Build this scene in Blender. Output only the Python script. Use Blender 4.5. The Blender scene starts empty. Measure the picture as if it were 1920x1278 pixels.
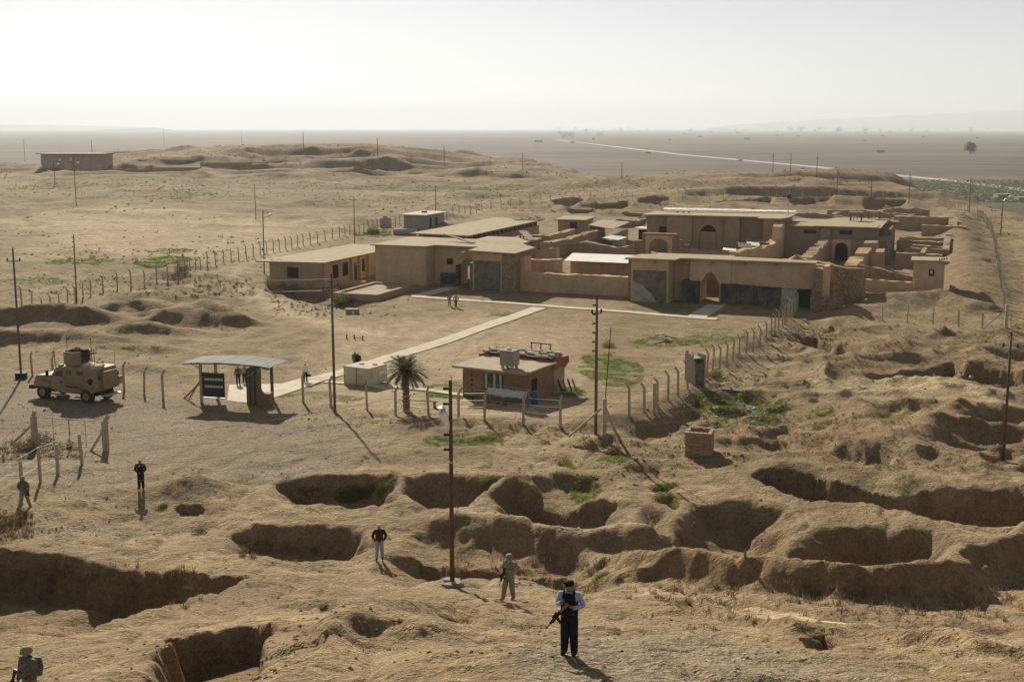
import bpy, bmesh, math, random
import numpy as np
from mathutils import Vector, Matrix

random.seed(7)
R = math.radians
SC = bpy.context.scene
COL = SC.collection

# ------------------------------------------------------------------ camera
FPX, CPX, CPY = 2300.0, 960.0, 639.0       # focal length and centre for a 1920 x 1278 frame
CAMZ = 23.3
PITCH = math.atan((CPY - 240.0) / FPX)
cam_d = bpy.data.cameras.new('camera'); cam = bpy.data.objects.new('camera', cam_d); COL.objects.link(cam)
cam.location = (0, 0, CAMZ); cam.rotation_euler = (math.pi / 2 - PITCH, 0, 0)
cam_d.sensor_width = 36; cam_d.lens = 36 * FPX / 1920; cam_d.clip_start = 0.5; cam_d.clip_end = 60000
SC.camera = cam

# ------------------------------------------------------------------ sky and sun
SUN_AZ, SUN_EL = R(-16.5), R(26.0)          # azimuth from +Y towards +X
W = bpy.data.worlds.new('World'); SC.world = W; W.use_nodes = True
wn = W.node_tree.nodes; wl = W.node_tree.links
sky = wn.new('ShaderNodeTexSky'); sky.sky_type = 'NISHITA'; sky.sun_disc = False
sky.sun_elevation = SUN_EL; sky.sun_rotation = SUN_AZ
sky.air_density = 1.0; sky.dust_density = 0.25; sky.ozone_density = 1.0; sky.altitude = 200
hs = wn.new('ShaderNodeHueSaturation'); hs.inputs['Saturation'].default_value = 0.25         # dust takes the blue out of the sky
wl.new(sky.outputs[0], hs.inputs['Color']); wl.new(hs.outputs[0], wn['Background'].inputs[0])
wn['Background'].inputs[1].default_value = 0.05
sun_d = bpy.data.lights.new('sun', 'SUN'); sun = bpy.data.objects.new('sun', sun_d); COL.objects.link(sun)
sun_d.energy = 5.0; sun_d.angle = R(0.6); sun_d.color = (1.0, 0.915, 0.77)
sd = Vector((math.sin(SUN_AZ) * math.cos(SUN_EL), math.cos(SUN_AZ) * math.cos(SUN_EL), math.sin(SUN_EL)))
sun.rotation_euler = sd.to_track_quat('Z', 'Y').to_euler(); sun.location = (0, 0, 200)
SC.view_settings.view_transform = 'Standard'; SC.view_settings.look = 'None'
SC.view_settings.exposure = 0.68; SC.view_settings.gamma = 1.0; SC.view_settings.use_curve_mapping = False
SC.cycles.volume_bounces = 0; SC.cycles.max_bounces = 5; SC.cycles.diffuse_bounces = 3

# ------------------------------------------------------------------ helpers
cT, sT = math.cos(PITCH), math.sin(PITCH)
def ray(px, py):
    x = (px - CPX) / FPX; y = -(py - CPY) / FPX
    return Vector((x, cT + y * sT, -sT + y * cT))
def atz(px, py, z=0.0):                     # where the line of sight meets the level z
    d = ray(px, py); t = (z - CAMZ) / d.z
    return Vector((d.x * t, d.y * t, z))
def atY(px, py, Y):
    d = ray(px, py); t = Y / d.y
    return Vector((d.x * t, Y, CAMZ + d.z * t))

def tag(o, label=None, cat=None, group=None, kind=None):
    if label: o['label'] = label
    if cat: o['category'] = cat
    if group: o['group'] = group
    if kind: o['kind'] = kind
    return o

def mk(name, verts, faces, mat=None, parent=None, smooth=False, mats=None):
    me = bpy.data.meshes.new(name)
    me.from_pydata([tuple(v) for v in verts], [], faces)
    if mats:
        for m in mats: me.materials.append(m)
    elif mat: me.materials.append(mat)
    if smooth: me.polygons.foreach_set('use_smooth', [True] * len(me.polygons))
    me.update()
    o = bpy.data.objects.new(name, me); COL.objects.link(o)
    if parent is not None: o.parent = parent
    return o

def empty(name, loc=(0, 0, 0), rz=0.0, label=None, cat=None, group=None):
    o = bpy.data.objects.new(name, None); COL.objects.link(o)
    o.location = loc; o.rotation_euler = (0, 0, rz); o.empty_display_size = 0.3
    return tag(o, label, cat, group)

class MB:
    def __init__(s): s.v = []; s.f = []
    def add(s, vs, fs):
        n = len(s.v); s.v += [Vector(a) for a in vs]; s.f += [tuple(i + n for i in f) for f in fs]; return s
    def box(s, x0, x1, y0, y1, z0, z1, M=None):
        vs = [Vector(p) for p in ((x0,y0,z0),(x1,y0,z0),(x1,y1,z0),(x0,y1,z0),(x0,y0,z1),(x1,y0,z1),(x1,y1,z1),(x0,y1,z1))]
        if M is not None: vs = [M @ p for p in vs]
        return s.add(vs, [(0,3,2,1),(4,5,6,7),(0,1,5,4),(1,2,6,5),(2,3,7,6),(3,0,4,7)])
    def bar(s, a, b, w, h=None):            # square bar from a to b
        a = Vector(a); b = Vector(b); h = h or w
        d = b - a; L = d.length
        q = d.to_track_quat('Z', 'Y').to_matrix().to_4x4(); q.translation = a
        return s.box(-w/2, w/2, -h/2, h/2, 0, L, q)
    def tube(s, pts, r, n=6, cap=True):
        pts = [Vector(p) for p in pts]; rs = r if isinstance(r, (list, tuple)) else [r] * len(pts)
        rings = []; base = len(s.v)
        for i, p in enumerate(pts):
            d = (pts[min(i+1, len(pts)-1)] - pts[max(i-1, 0)])
            if d.length < 1e-9: d = Vector((0, 0, 1))
            q = d.to_track_quat('Z', 'Y')
            for k in range(n):
                a = 2 * math.pi * k / n
                s.v.append(p + q @ Vector((math.cos(a) * rs[i], math.sin(a) * rs[i], 0)))
        for i in range(len(pts) - 1):
            for k in range(n):
                a = base + i*n + k; b = base + i*n + (k+1) % n
                s.f.append((a, b, b + n, a + n))
        if cap:
            s.f.append(tuple(base + k for k in range(n))[::-1]); s.f.append(tuple(base + (len(pts)-1)*n + k for k in range(n)))
        return s
    def prism(s, poly, z0, z1, M=None):     # polygon in xy extruded in z
        n = len(poly); vs = [Vector((p[0], p[1], z0)) for p in poly] + [Vector((p[0], p[1], z1)) for p in poly]
        if M is not None: vs = [M @ p for p in vs]
        return s.add(vs, [tuple(range(n))[::-1], tuple(range(n, 2*n))] + [(i, (i+1) % n, n + (i+1) % n, n + i) for i in range(n)])
    def lathe(s, prof, n=12, c=(0, 0, 0)):  # (r, z) profile
        base = len(s.v); c = Vector(c)
        for r, z in prof:
            for k in range(n):
                a = 2 * math.pi * k / n; s.v.append(c + Vector((r*math.cos(a), r*math.sin(a), z)))
        for i in range(len(prof) - 1):
            for k in range(n):
                a = base + i*n + k; b = base + i*n + (k+1) % n; s.f.append((a, b, b+n, a+n))
        s.f.append(tuple(base + k for k in range(n))[::-1]); s.f.append(tuple(base + (len(prof)-1)*n + k for k in range(n)))
        return s
    def build(s, name, mat, parent=None, smooth=False):
        return mk(name, s.v, s.f, mat, parent, smooth)

# ------------------------------------------------------------------ materials
def nodemat(name):
    m = bpy.data.materials.new(name); m.use_nodes = True
    nt = m.node_tree; b = nt.nodes['Principled BSDF']
    return m, nt, b
def N(nt, t, **kw):
    n = nt.nodes.new(t)
    for k, v in kw.items():
        if isinstance(k, str) and hasattr(n, k): setattr(n, k, v)
    return n
def noise(nt, scale, detail=4, rough=0.55, co=None, dist=0.0):
    n = nt.nodes.new('ShaderNodeTexNoise'); n.inputs['Scale'].default_value = scale
    n.inputs['Detail'].default_value = detail; n.inputs['Roughness'].default_value = rough; n.inputs['Distortion'].default_value = dist
    if co is not None: nt.links.new(co, n.inputs['Vector'])
    return n.outputs['Fac']
def ramp(nt, fac, stops):
    r = nt.nodes.new('ShaderNodeValToRGB'); e = r.color_ramp.elements
    while len(e) < len(stops): e.new(0.5)
    for el, (p, c) in zip(e, stops):
        el.position = p; el.color = (c[0], c[1], c[2], 1) if isinstance(c, (tuple, list)) else (c, c, c, 1)
    nt.links.new(fac, r.inputs[0]); return r.outputs[0]
def mix(nt, fac, a, b, mode='MIX'):
    n = nt.nodes.new('ShaderNodeMix'); n.data_type = 'RGBA'; n.blend_type = mode
    for sock, v in ((n.inputs[0], fac), (n.inputs[6], a), (n.inputs[7], b)):
        if isinstance(v, (int, float)): sock.default_value = v
        elif isinstance(v, tuple): sock.default_value = (v[0], v[1], v[2], 1)
        else: nt.links.new(v, sock)
    return n.outputs[2]
def mth(nt, op, a, b=0.0):
    n = nt.nodes.new('ShaderNodeMath'); n.operation = op
    for i, v in enumerate((a, b)):
        if isinstance(v, (int, float)): n.inputs[i].default_value = v
        else: nt.links.new(v, n.inputs[i])
    return n.outputs[0]
def bump(nt, bsdf, h, strength=0.4, dist=0.05):
    n = nt.nodes.new('ShaderNodeBump'); n.inputs['Strength'].default_value = strength; n.inputs['Distance'].default_value = dist
    nt.links.new(h, n.inputs['Height']); nt.links.new(n.outputs[0], bsdf.inputs['Normal'])
def coord(nt, kind='Object'):
    return nt.nodes.new('ShaderNodeTexCoord').outputs[kind]
def simple(name, c, rough=0.85, var=0.25, scale=2.0, bmp=0.0, bscale=20.0, metal=0.0, dirt=None, spec=0.3):
    m, nt, b = nodemat(name)
    co = coord(nt)
    f = noise(nt, scale, 5, 0.6, co)
    lo = tuple(x * (1 - var) for x in c); hi = tuple(min(1, x * (1 + var)) for x in c)
    colr = ramp(nt, f, [(0.3, lo), (0.7, hi)])
    if dirt:
        f2 = noise(nt, scale * 0.37, 6, 0.65, co, 0.5)
        colr = mix(nt, ramp(nt, f2, [(0.48, 0.0), (0.68, 0.85)]), colr, dirt)
    nt.links.new(colr, b.inputs['Base Color']); b.inputs['Roughness'].default_value = rough
    b.inputs['Metallic'].default_value = metal; b.inputs['Specular IOR Level'].default_value = spec
    if bmp: bump(nt, b, noise(nt, bscale, 4, 0.6, co), bmp, 0.03)
    return m

# ------------------------------------------------------------------ terrain
def hsh(ix, iy, seed):
    n = (ix.astype(np.int64) * 374761393 + iy.astype(np.int64) * 668265263 + seed * 1442695041) & 0x7fffffff
    n = ((n ^ (n >> 13)) * 1274126177) & 0x7fffffff
    return ((n ^ (n >> 16)) & 0xffff) / 32767.5 - 1.0
def vn(x, y, wl, seed):
    x = x / wl; y = y / wl; ix = np.floor(x); iy = np.floor(y); fx = x - ix; fy = y - iy
    fx = fx*fx*(3-2*fx); fy = fy*fy*(3-2*fy); ix = ix.astype(np.int64); iy = iy.astype(np.int64)
    a = hsh(ix, iy, seed); b = hsh(ix+1, iy, seed); c = hsh(ix, iy+1, seed); d = hsh(ix+1, iy+1, seed)
    return (a + (b-a)*fx) * (1-fy) + (c + (d-c)*fx) * fy
def sst(a, b, x):
    t = np.clip((x - a) / (b - a), 0, 1); return t*t*(3-2*t)
PY = [0, 8, 18, 25.8, 34, 43.2, 50, 55, 62, 70, 80, 95, 110, 130, 160, 300, 420, 1000]
PZ = [19.5, 17.2, 14.1, 11.5, 8.9, 6.05, 4.2, 3.2, 2.8, 2.6, 2.0, 1.1, 0.5, 0.1, 0.0, 0.0, 0.5, 0.5]
_fy = np.linspace(0, 1000, 4001); _fz = np.interp(_fy, PY, PZ)
_k = np.hanning(25); _fz = np.convolve(np.pad(_fz, 12, mode='edge'), _k / _k.sum(), mode='valid')
def base_z(x, y):
    z = np.interp(y, _fy, _fz)
    z = z + 0.02 * np.clip(-x - 30, 0, 80) * sst(110, 150, y)
    z = z - 0.06 * np.clip(-x - 4, 0, 30) * sst(60, 25, y) - 0.13 * np.clip(-x - 4, 0, 30) * sst(38, 24, y) - 0.02 * np.clip(x - 8, 0, 40) * sst(70, 35, y)
    return z
def base_at(px, py):
    d = ray(px, py); lo, hi = 6.0, 900.0
    ys = np.concatenate([np.arange(8, 120, 0.25), np.arange(120, 800, 2.0)])
    dz = CAMZ + d.z / d.y * ys - base_z(d.x / d.y * ys, ys)
    i = np.argmax(dz < 0)
    if dz[i] >= 0: i = len(ys) - 1
    lo, hi = ys[max(i-1, 0)], ys[i]
    for _ in range(30):
        m = (lo + hi) / 2
        if CAMZ + d.z / d.y * m - float(base_z(np.array([d.x/d.y*m]), np.array([m]))[0]) < 0: hi = m
        else: lo = m
    return (d.x / d.y * lo, lo)

def poly_sd(x, y, P):                        # signed distance, positive inside
    n = len(P); dmin = np.full(x.shape, 1e9); ins = np.zeros(x.shape, bool)
    for i in range(n):
        ax, ay = P[i]; bx, by = P[(i+1) % n]
        ex, ey = bx-ax, by-ay; L2 = ex*ex + ey*ey + 1e-9
        t = np.clip(((x-ax)*ex + (y-ay)*ey) / L2, 0, 1)
        dmin = np.minimum(dmin, np.hypot(x-ax-t*ex, y-ay-t*ey))
        c = ((ay > y) != (by > y)) & (x < (bx-ax) * (y-ay) / (by-ay+1e-12) + ax)
        ins ^= c
    return np.where(ins, dmin, -dmin)
def line_d(x, y, P, hs=None):
    dmin = np.full(x.shape, 1e9); hv = np.ones(x.shape)
    for i in range(len(P)-1):
        ax, ay = P[i]; bx, by = P[i+1]; ex, ey = bx-ax, by-ay; L2 = ex*ex+ey*ey+1e-9
        t = np.clip(((x-ax)*ex + (y-ay)*ey) / L2, 0, 1)
        d = np.hypot(x-ax-t*ex, y-ay-t*ey); m = d < dmin
        dmin = np.where(m, d, dmin)
        if hs is not None: hv = np.where(m, hs[i] + (hs[i+1]-hs[i]) * t, hv)
    return dmin, hv

NC, NR = 900, 1000
HX = 0.60
yy = np.exp(np.linspace(math.log(10.0), math.log(900.0), NR))
aa = np.linspace(-HX, HX, NC)
Yg, Ag = np.meshgrid(yy, aa, indexing='ij')
Xg = Ag * (Yg + 6.0)
Zg = base_z(Xg, Yg)
# world-space warp so that no outline is clean
WX = Xg + 0.5*vn(Xg, Yg, 5.0, 11) + 0.30*vn(Xg, Yg, 1.7, 12) + 0.16*vn(Xg, Yg, 0.6, 13)
WY = Yg + 0.5*vn(Xg, Yg, 5.0, 21) + 0.30*vn(Xg, Yg, 1.7, 22) + 0.16*vn(Xg, Yg, 0.6, 23)
MASK_RED = np.zeros_like(Zg); MASK_GREEN = np.zeros_like(Zg); MASK_GRAVEL = np.zeros_like(Zg); MASK_PALE = np.zeros_like(Zg)
QUIET = np.zeros_like(Zg)                    # 1 where the ground is trodden flat

def sub(P, m):
    xs = [p[0] for p in P]; ys = [p[1] for p in P]
    r0 = np.searchsorted(yy, max(min(ys) - m, 10.0)); r1 = np.searchsorted(yy, max(ys) + m) + 1
    a = [x / (y + 6) for x in (min(xs)-m, max(xs)+m) for y in (max(min(ys)-m, 10), max(ys)+m)]
    c0 = max(0, np.searchsorted(aa, min(a)) - 1); c1 = np.searchsorted(aa, max(a)) + 1
    return slice(r0, r1), slice(c0, c1)
def gp(pts): return [base_at(*p) for p in pts]
def pit(px_poly, depth, wall=0.7, near=None, rim=0.0, rimw=1.5, red=0.6, soft=2.2, dk=0.85):
    """a hollow dug inside an outline (pixels on the undisturbed ground); wall = run of its sides in metres"""
    P = gp(px_poly); s = sub(P, rimw*3 + 4)
    x, y = WX[s], WY[s]; sd_ = poly_sd(x, y, P)
    cy = (min(p[1] for p in P) + max(p[1] for p in P)) / 2; hy = (max(p[1] for p in P) - min(p[1] for p in P)) / 2 + 1e-6
    w = wall * soft * (1 + 0.45*vn(x, y, 3.1, 91))
    if near is not None: w = w + (near*max(1, soft*.6) - wall*soft) * sst(0.3, -0.5, (y - cy) / hy)
    w = np.minimum(np.maximum(w, 0.25), np.max(sd_)*0.9 + 0.2)
    e = 0.28*w if soft > 1.2 else 0.12*w
    k = np.clip((sd_ + e) / (w + e), 0, 1); k = k*k*(3-2*k) * 0.6 + k * 0.4
    Zg[s] -= depth * dk * k * (1 + 0.18*vn(x, y, 2.2, 92))
    if rim: Zg[s] += rim * np.exp(-((sd_ + e) / (rimw*1.4))**2)
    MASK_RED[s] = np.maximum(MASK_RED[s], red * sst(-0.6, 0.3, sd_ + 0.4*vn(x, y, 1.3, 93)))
def bump_g(px, py, rx, ry, h, ang=0.0, p=1.0):
    """a heap with its foot's middle at a pixel; radii in metres"""
    cx, cy = base_at(px, py); r = max(rx, ry)
    s = sub([(cx-r, cy-r), (cx+r, cy+r)], r*1.5)
    dx, dy = WX[s]-cx, WY[s]-cy; ca, sa = math.cos(ang), math.sin(ang)
    q = ((dx*ca + dy*sa)/rx)**2 + ((-dx*sa + dy*ca)/ry)**2
    Zg[s] += h * np.exp(-q**p)
def ridge(px_pts, h, w, hs=None, red=0.0):
    P = gp(px_pts); s = sub(P, w*3+2)
    d, hv = line_d(WX[s], WY[s], P, hs)
    g = np.exp(-(d/w)**2); Zg[s] += h * hv * g
    if red: MASK_RED[s] = np.maximum(MASK_RED[s], red*g)
def crest(px_pts, h, wn, wf, hs=None, red=0.5):
    """a bank with a sharp crest: steep towards smaller y, gentle behind"""
    P = gp(px_pts); s = sub(P, wf*3+2); x, y = WX[s], WY[s]
    d, hv = line_d(x, y, P, hs)
    o = np.argsort([p[0] for p in P]); ly = np.interp(x, [P[i][0] for i in o], [P[i][1] for i in o])
    w = np.where(y < ly, wn, wf); g = np.exp(-(d/w)**2) * (1 + .12*vn(x, y, 2.6, 96)); Zg[s] += h * hv * g
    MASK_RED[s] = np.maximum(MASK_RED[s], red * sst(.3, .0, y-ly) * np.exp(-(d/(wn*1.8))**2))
def pale_line(px_pts, w, v=.8):
    P = gp(px_pts); s = sub(P, w*3+2); d, _ = line_d(WX[s], WY[s], P); MASK_PALE[s] = np.maximum(MASK_PALE[s], v*np.exp(-(d/w)**2)); QUIET[s] = np.maximum(QUIET[s], np.exp(-(d/w)**2))
def mask_poly(M, px_poly, v=1.0, soft=1.0):
    P = gp(px_poly); s = sub(P, soft+2); sd_ = poly_sd(WX[s], WY[s], P)
    M[s] = np.maximum(M[s], v * sst(-soft, soft, sd_))
def mask_ell(M, px, py, rx, ry, v=1.0):
    """soft ellipse given in pixels on the ground"""
    a = base_at(px-rx, py); b = base_at(px+rx, py); c = base_at(px, py-ry); d = base_at(px, py+ry)
    cx, cy = base_at(px, py); RX = abs(b[0]-a[0])/2; RY = max(abs(c[1]-d[1])/2, 0.2)
    s = sub([(cx-RX*1.5, cy-RY*1.5), (cx+RX*1.5, cy+RY*1.5)], 2)
    q = np.hypot((WX[s]-cx)/RX, (WY[s]-cy)/RY) + 0.3*vn(WX[s], WY[s], 0.8, 77) + 0.45*vn(WX[s], WY[s], max(1.2, RX*.4), 78)
    M[s] = np.maximum(M[s], v * sst(1.1, 0.55, q))

# ---- the courtyard and tracks lie calm
mask_poly(QUIET, [(560,760),(1130,800),(1290,735),(1500,575),(1560,560),(1800,560),(1760,430),(1300,395),(800,420),(500,500),(620,600)], 1.0, 3.0)
mask_poly(QUIET, [(-200,700),(300,690),(620,740),(620,840),(330,880),(0,850),(-200,880)], 0.8, 3.0)
mask_poly(QUIET, [(100,400),(640,410),(480,480),(250,490),(60,470)], 0.6, 6.0)
# ---- foreground hollows (outlines read on the undisturbed ground)
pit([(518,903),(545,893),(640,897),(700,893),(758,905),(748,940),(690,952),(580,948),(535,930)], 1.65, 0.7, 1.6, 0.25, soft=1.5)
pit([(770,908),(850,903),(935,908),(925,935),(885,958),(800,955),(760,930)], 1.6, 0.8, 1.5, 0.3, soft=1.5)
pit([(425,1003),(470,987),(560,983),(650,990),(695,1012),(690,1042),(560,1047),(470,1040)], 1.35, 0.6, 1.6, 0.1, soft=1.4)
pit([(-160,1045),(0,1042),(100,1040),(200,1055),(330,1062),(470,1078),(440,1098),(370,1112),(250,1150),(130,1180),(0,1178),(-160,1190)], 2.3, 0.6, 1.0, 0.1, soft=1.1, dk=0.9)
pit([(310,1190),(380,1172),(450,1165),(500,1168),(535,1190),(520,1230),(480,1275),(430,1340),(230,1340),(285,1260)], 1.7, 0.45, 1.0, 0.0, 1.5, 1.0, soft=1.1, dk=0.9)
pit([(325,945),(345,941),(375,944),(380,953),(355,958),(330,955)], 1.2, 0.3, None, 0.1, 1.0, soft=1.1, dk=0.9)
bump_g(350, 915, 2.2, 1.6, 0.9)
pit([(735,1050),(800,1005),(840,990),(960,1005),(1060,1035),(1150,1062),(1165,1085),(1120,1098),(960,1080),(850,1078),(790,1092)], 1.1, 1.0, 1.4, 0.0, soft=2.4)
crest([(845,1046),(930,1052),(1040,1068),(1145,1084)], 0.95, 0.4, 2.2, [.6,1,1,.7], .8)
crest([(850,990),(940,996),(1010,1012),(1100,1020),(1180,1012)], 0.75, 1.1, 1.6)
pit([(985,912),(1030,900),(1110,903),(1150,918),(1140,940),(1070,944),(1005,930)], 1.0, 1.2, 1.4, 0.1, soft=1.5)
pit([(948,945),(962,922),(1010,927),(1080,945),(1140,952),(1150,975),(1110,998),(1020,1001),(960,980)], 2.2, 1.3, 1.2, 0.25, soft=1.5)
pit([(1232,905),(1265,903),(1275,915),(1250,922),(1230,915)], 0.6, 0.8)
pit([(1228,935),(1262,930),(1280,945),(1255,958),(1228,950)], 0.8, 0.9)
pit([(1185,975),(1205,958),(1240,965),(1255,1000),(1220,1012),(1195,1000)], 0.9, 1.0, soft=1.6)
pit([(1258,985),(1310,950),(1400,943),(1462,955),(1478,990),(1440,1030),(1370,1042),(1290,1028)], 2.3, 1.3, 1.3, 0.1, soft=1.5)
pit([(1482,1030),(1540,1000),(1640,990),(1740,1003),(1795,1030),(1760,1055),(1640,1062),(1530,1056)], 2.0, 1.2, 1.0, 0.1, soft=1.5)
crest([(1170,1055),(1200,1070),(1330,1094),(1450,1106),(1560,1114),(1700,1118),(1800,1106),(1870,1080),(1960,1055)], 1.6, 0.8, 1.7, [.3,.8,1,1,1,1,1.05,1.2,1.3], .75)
pit([(1190,1085),(1330,1112),(1560,1138),(1700,1145),(1900,1150),(2000,1140),(2050,1190),(1900,1192),(1700,1176),(1500,1150),(1340,1122),(1215,1098)], 0.45, 0.5, 3.5, 0.0, soft=1.0)
mask_poly(MASK_PALE, [(1210,1100),(1350,1115),(1500,1145),(1700,1170),(1900,1190),(1920,1225),(1700,1185),(1500,1160),(1300,1120)], 1.0, 0.8)
pit([(1500,1200),(1530,1194),(1570,1193),(1590,1197),(1594,1206),(1575,1215),(1530,1213)], 1.6, 0.3, None, 0.0, soft=1.1, dk=0.9)
crest([(1240,1150),(1300,1143),(1360,1160),(1450,1172),(1505,1190)], 0.38, 0.35, 1.0, [.6,1,.5,1,.6]); crest([(1600,1192),(1660,1194),(1750,1207),(1900,1228)], 0.42, 0.4, 1.0, [.1,.5,1,1])
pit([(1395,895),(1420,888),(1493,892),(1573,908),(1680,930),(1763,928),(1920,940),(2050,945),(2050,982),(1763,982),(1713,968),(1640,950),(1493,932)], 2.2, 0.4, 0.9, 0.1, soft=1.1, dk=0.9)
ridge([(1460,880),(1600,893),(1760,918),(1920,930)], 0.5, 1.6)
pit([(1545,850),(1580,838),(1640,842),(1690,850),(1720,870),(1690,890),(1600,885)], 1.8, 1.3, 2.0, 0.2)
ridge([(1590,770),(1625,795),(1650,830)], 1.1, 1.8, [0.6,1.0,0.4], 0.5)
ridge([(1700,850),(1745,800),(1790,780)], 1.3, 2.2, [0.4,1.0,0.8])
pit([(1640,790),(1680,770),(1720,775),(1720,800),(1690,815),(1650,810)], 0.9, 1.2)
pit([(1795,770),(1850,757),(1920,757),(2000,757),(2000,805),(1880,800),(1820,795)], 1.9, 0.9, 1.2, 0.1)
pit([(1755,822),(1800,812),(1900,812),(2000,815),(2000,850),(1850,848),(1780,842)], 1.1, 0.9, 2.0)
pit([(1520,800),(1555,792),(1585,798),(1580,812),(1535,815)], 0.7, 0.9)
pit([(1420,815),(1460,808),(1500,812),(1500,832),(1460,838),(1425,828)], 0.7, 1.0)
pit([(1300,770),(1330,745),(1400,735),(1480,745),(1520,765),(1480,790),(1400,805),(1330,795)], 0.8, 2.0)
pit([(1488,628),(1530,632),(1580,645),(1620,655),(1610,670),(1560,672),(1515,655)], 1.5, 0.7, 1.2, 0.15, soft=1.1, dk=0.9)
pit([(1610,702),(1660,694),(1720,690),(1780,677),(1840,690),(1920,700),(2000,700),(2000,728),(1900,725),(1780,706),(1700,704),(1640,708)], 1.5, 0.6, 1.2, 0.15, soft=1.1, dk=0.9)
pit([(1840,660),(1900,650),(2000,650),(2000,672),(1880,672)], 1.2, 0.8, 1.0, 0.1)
ridge([(1640,648),(1720,632),(1820,625),(1900,618)], 0.45, 0.9)
bump_g(1560, 700, 5, 3, 0.5); bump_g(1700, 650, 7, 4, 0.6)
# bank outside the courtyard fence, and in front of it
ridge([(1100,800),(1165,792),(1230,757),(1290,727),(1330,690),(1400,650),(1480,605)], 0.9, 2.0)
pit([(1120,850),(1180,812),(1250,775),(1300,745),(1330,760),(1290,800),(1210,835)], 0.9, 1.6)
ridge([(800,800),(900,797),(1000,803),(1090,812)], 0.5, 1.3)
bump_g(1140, 838, 2.2, 1.3, 0.9); bump_g(1200, 880, 3, 1.6, 0.5)
pit([(800,822),(860,818),(960,822),(955,838),(880,842),(805,836)], 0.5, 0.8)
# policeman's knoll and the soldier's spur
bump_g(1000, 1262, 4.0, 2.2, 0.55); bump_g(860, 1098, 1.7, 1.4, 0.35); bump_g(760, 1195, 2.6, 1.6, 0.5); bump_g(640, 1135, 1.8, 1.2, 0.3)
ridge([(560,1260),(620,1225),(700,1190),(740,1165)], 0.35, 0.9)
pit([(560,1240),(600,1215),(640,1205),(650,1215),(610,1245)], 0.4, 0.5)
pit([(700,1062),(725,1058),(735,1064),(715,1070)], 0.35, 0.25); pit([(525,1062),(550,1058),(553,1066),(530,1068)], 0.35, 0.25); pit([(560,1052),(582,1043),(588,1050),(570,1056)], 0.4, 0.3)
# left middle ground spoil heaps
crest([(740,1185),(800,1165),(870,1158),(930,1172)], 0.45, 0.8, 1.6, [.4,1,1,.5]); crest([(640,1222),(720,1205),(790,1210)], 0.3, .5, 1.2)
crest([(-80,612),(20,606),(100,600),(190,606),(250,612)], 2.0, 1.7, 3.5, [1,1,1,.8,.4], .6)
crest([(150,590),(210,584),(280,584),(340,592)], 1.5, 1.5, 3.0, [.5,1,1,.4], .6)
crest([(230,628),(290,624),(340,628)], 1.3, 1.5, 2.5, [.6,1,.5], .5); crest([(300,606),(360,612),(440,610)], 1.0, 1.4, 3, None, .5)
bump_g(388, 600, 4.2, 3.0, 2.3); bump_g(470, 596, 4, 3, .7); crest([(-80,640),(40,634),(140,640),(210,645)], 1.3, 1.6, 3, [1,1,.8,.4], .5)
pass
pass
pass
bump_g(300, 560, 7, 3, 0.8)
bump_g(270, 655, 5, 2, 0.5); bump_g(280, 695, 3.5, 1.5, 0.5); bump_g(330, 520, 5, 3, 0.8); bump_g(160, 475, 7, 4, 0.8)
bump_g(160, 400, 8, 4, 1.3); bump_g(600, 380, 12, 6, 1.6); bump_g(900, 372, 20, 6, 2.0); bump_g(600, 330, 25, 9, 2.0); bump_g(520, 337, 16, 6, 2.5)
# spoil banks behind and right of the palace
bump_g(1420, 379, 60, 6, 3.2, 0, 2.0); bump_g(1150, 385, 40, 7, 2.4, 0.1); bump_g(1600, 386, 20, 6, 2.0)
ridge([(1830,560),(1815,500),(1800,440),(1790,410)], 2.0, 4.5, [0.7,1.0,1.2,1.0], 0.7)
ridge([(1590,600),(1660,575),(1760,572),(1835,585)], 1.8, 3.5, [0.3,1,1,0.8], 0.3)
for q in ([(1030,388),(1100,384),(1110,394),(1040,399)], [(1115,392),(1180,387),(1190,396),(1120,400)], [(1195,386),(1262,382),(1265,391),(1200,394)], [(1340,388),(1450,384),(1450,392),(1345,394)], [(1480,386),(1560,383),(1565,390),(1490,393)], [(1620,386),(1700,383),(1705,392),(1625,394)], [(1060,402),(1120,400),(1130,408),(1070,411)]):
    pit(q, 2.3, 1.6, 2.0, .5, 3.0, .9, soft=1.0)
pit([(498,527),(600,546),(645,560),(705,570),(690,578),(640,578),(560,563),(505,546)], 1.2, .5, 3.0, 0, soft=1.0)
# masks
pale_line([(640,440),(520,470),(450,500),(440,520),(470,550),(560,590),(640,615),(720,630)], 2.6)
pale_line([(0,410),(60,430),(200,405),(330,392),(480,408),(640,425)], 3.5, .6); pale_line([(120,470),(250,450),(400,440),(520,428)], 2.5, .6)
pale_line([(850,412),(980,390),(1100,383)], 4.0, .5)
mask_poly(MASK_GRAVEL, [(-200,720),(120,718),(330,742),(520,748),(640,780),(700,850),(600,905),(420,890),(290,860),(200,930),(0,905),(-200,900)], 0.9, 2.5)
mask_poly(MASK_GRAVEL, [(980,1225),(1250,1195),(1420,1215),(1700,1262),(1760,1330),(900,1330)], 0.9, 0.7)
mask_ell(MASK_GRAVEL, 120, 985, 140, 22, 0.6)
mask_poly(MASK_PALE, [(640,610),(900,590),(1090,620),(1080,790),(700,770),(560,740)], 0.5, 4.0)
mask_poly(MASK_PALE, [(60,395),(300,385),(640,420),(480,500),(300,480),(60,490)], 0.5, 8.0)
mask_poly(MASK_PALE, [(1480,720),(1700,700),(1920,735),(1920,760),(1560,745)], 0.6, 2.0)
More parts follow.
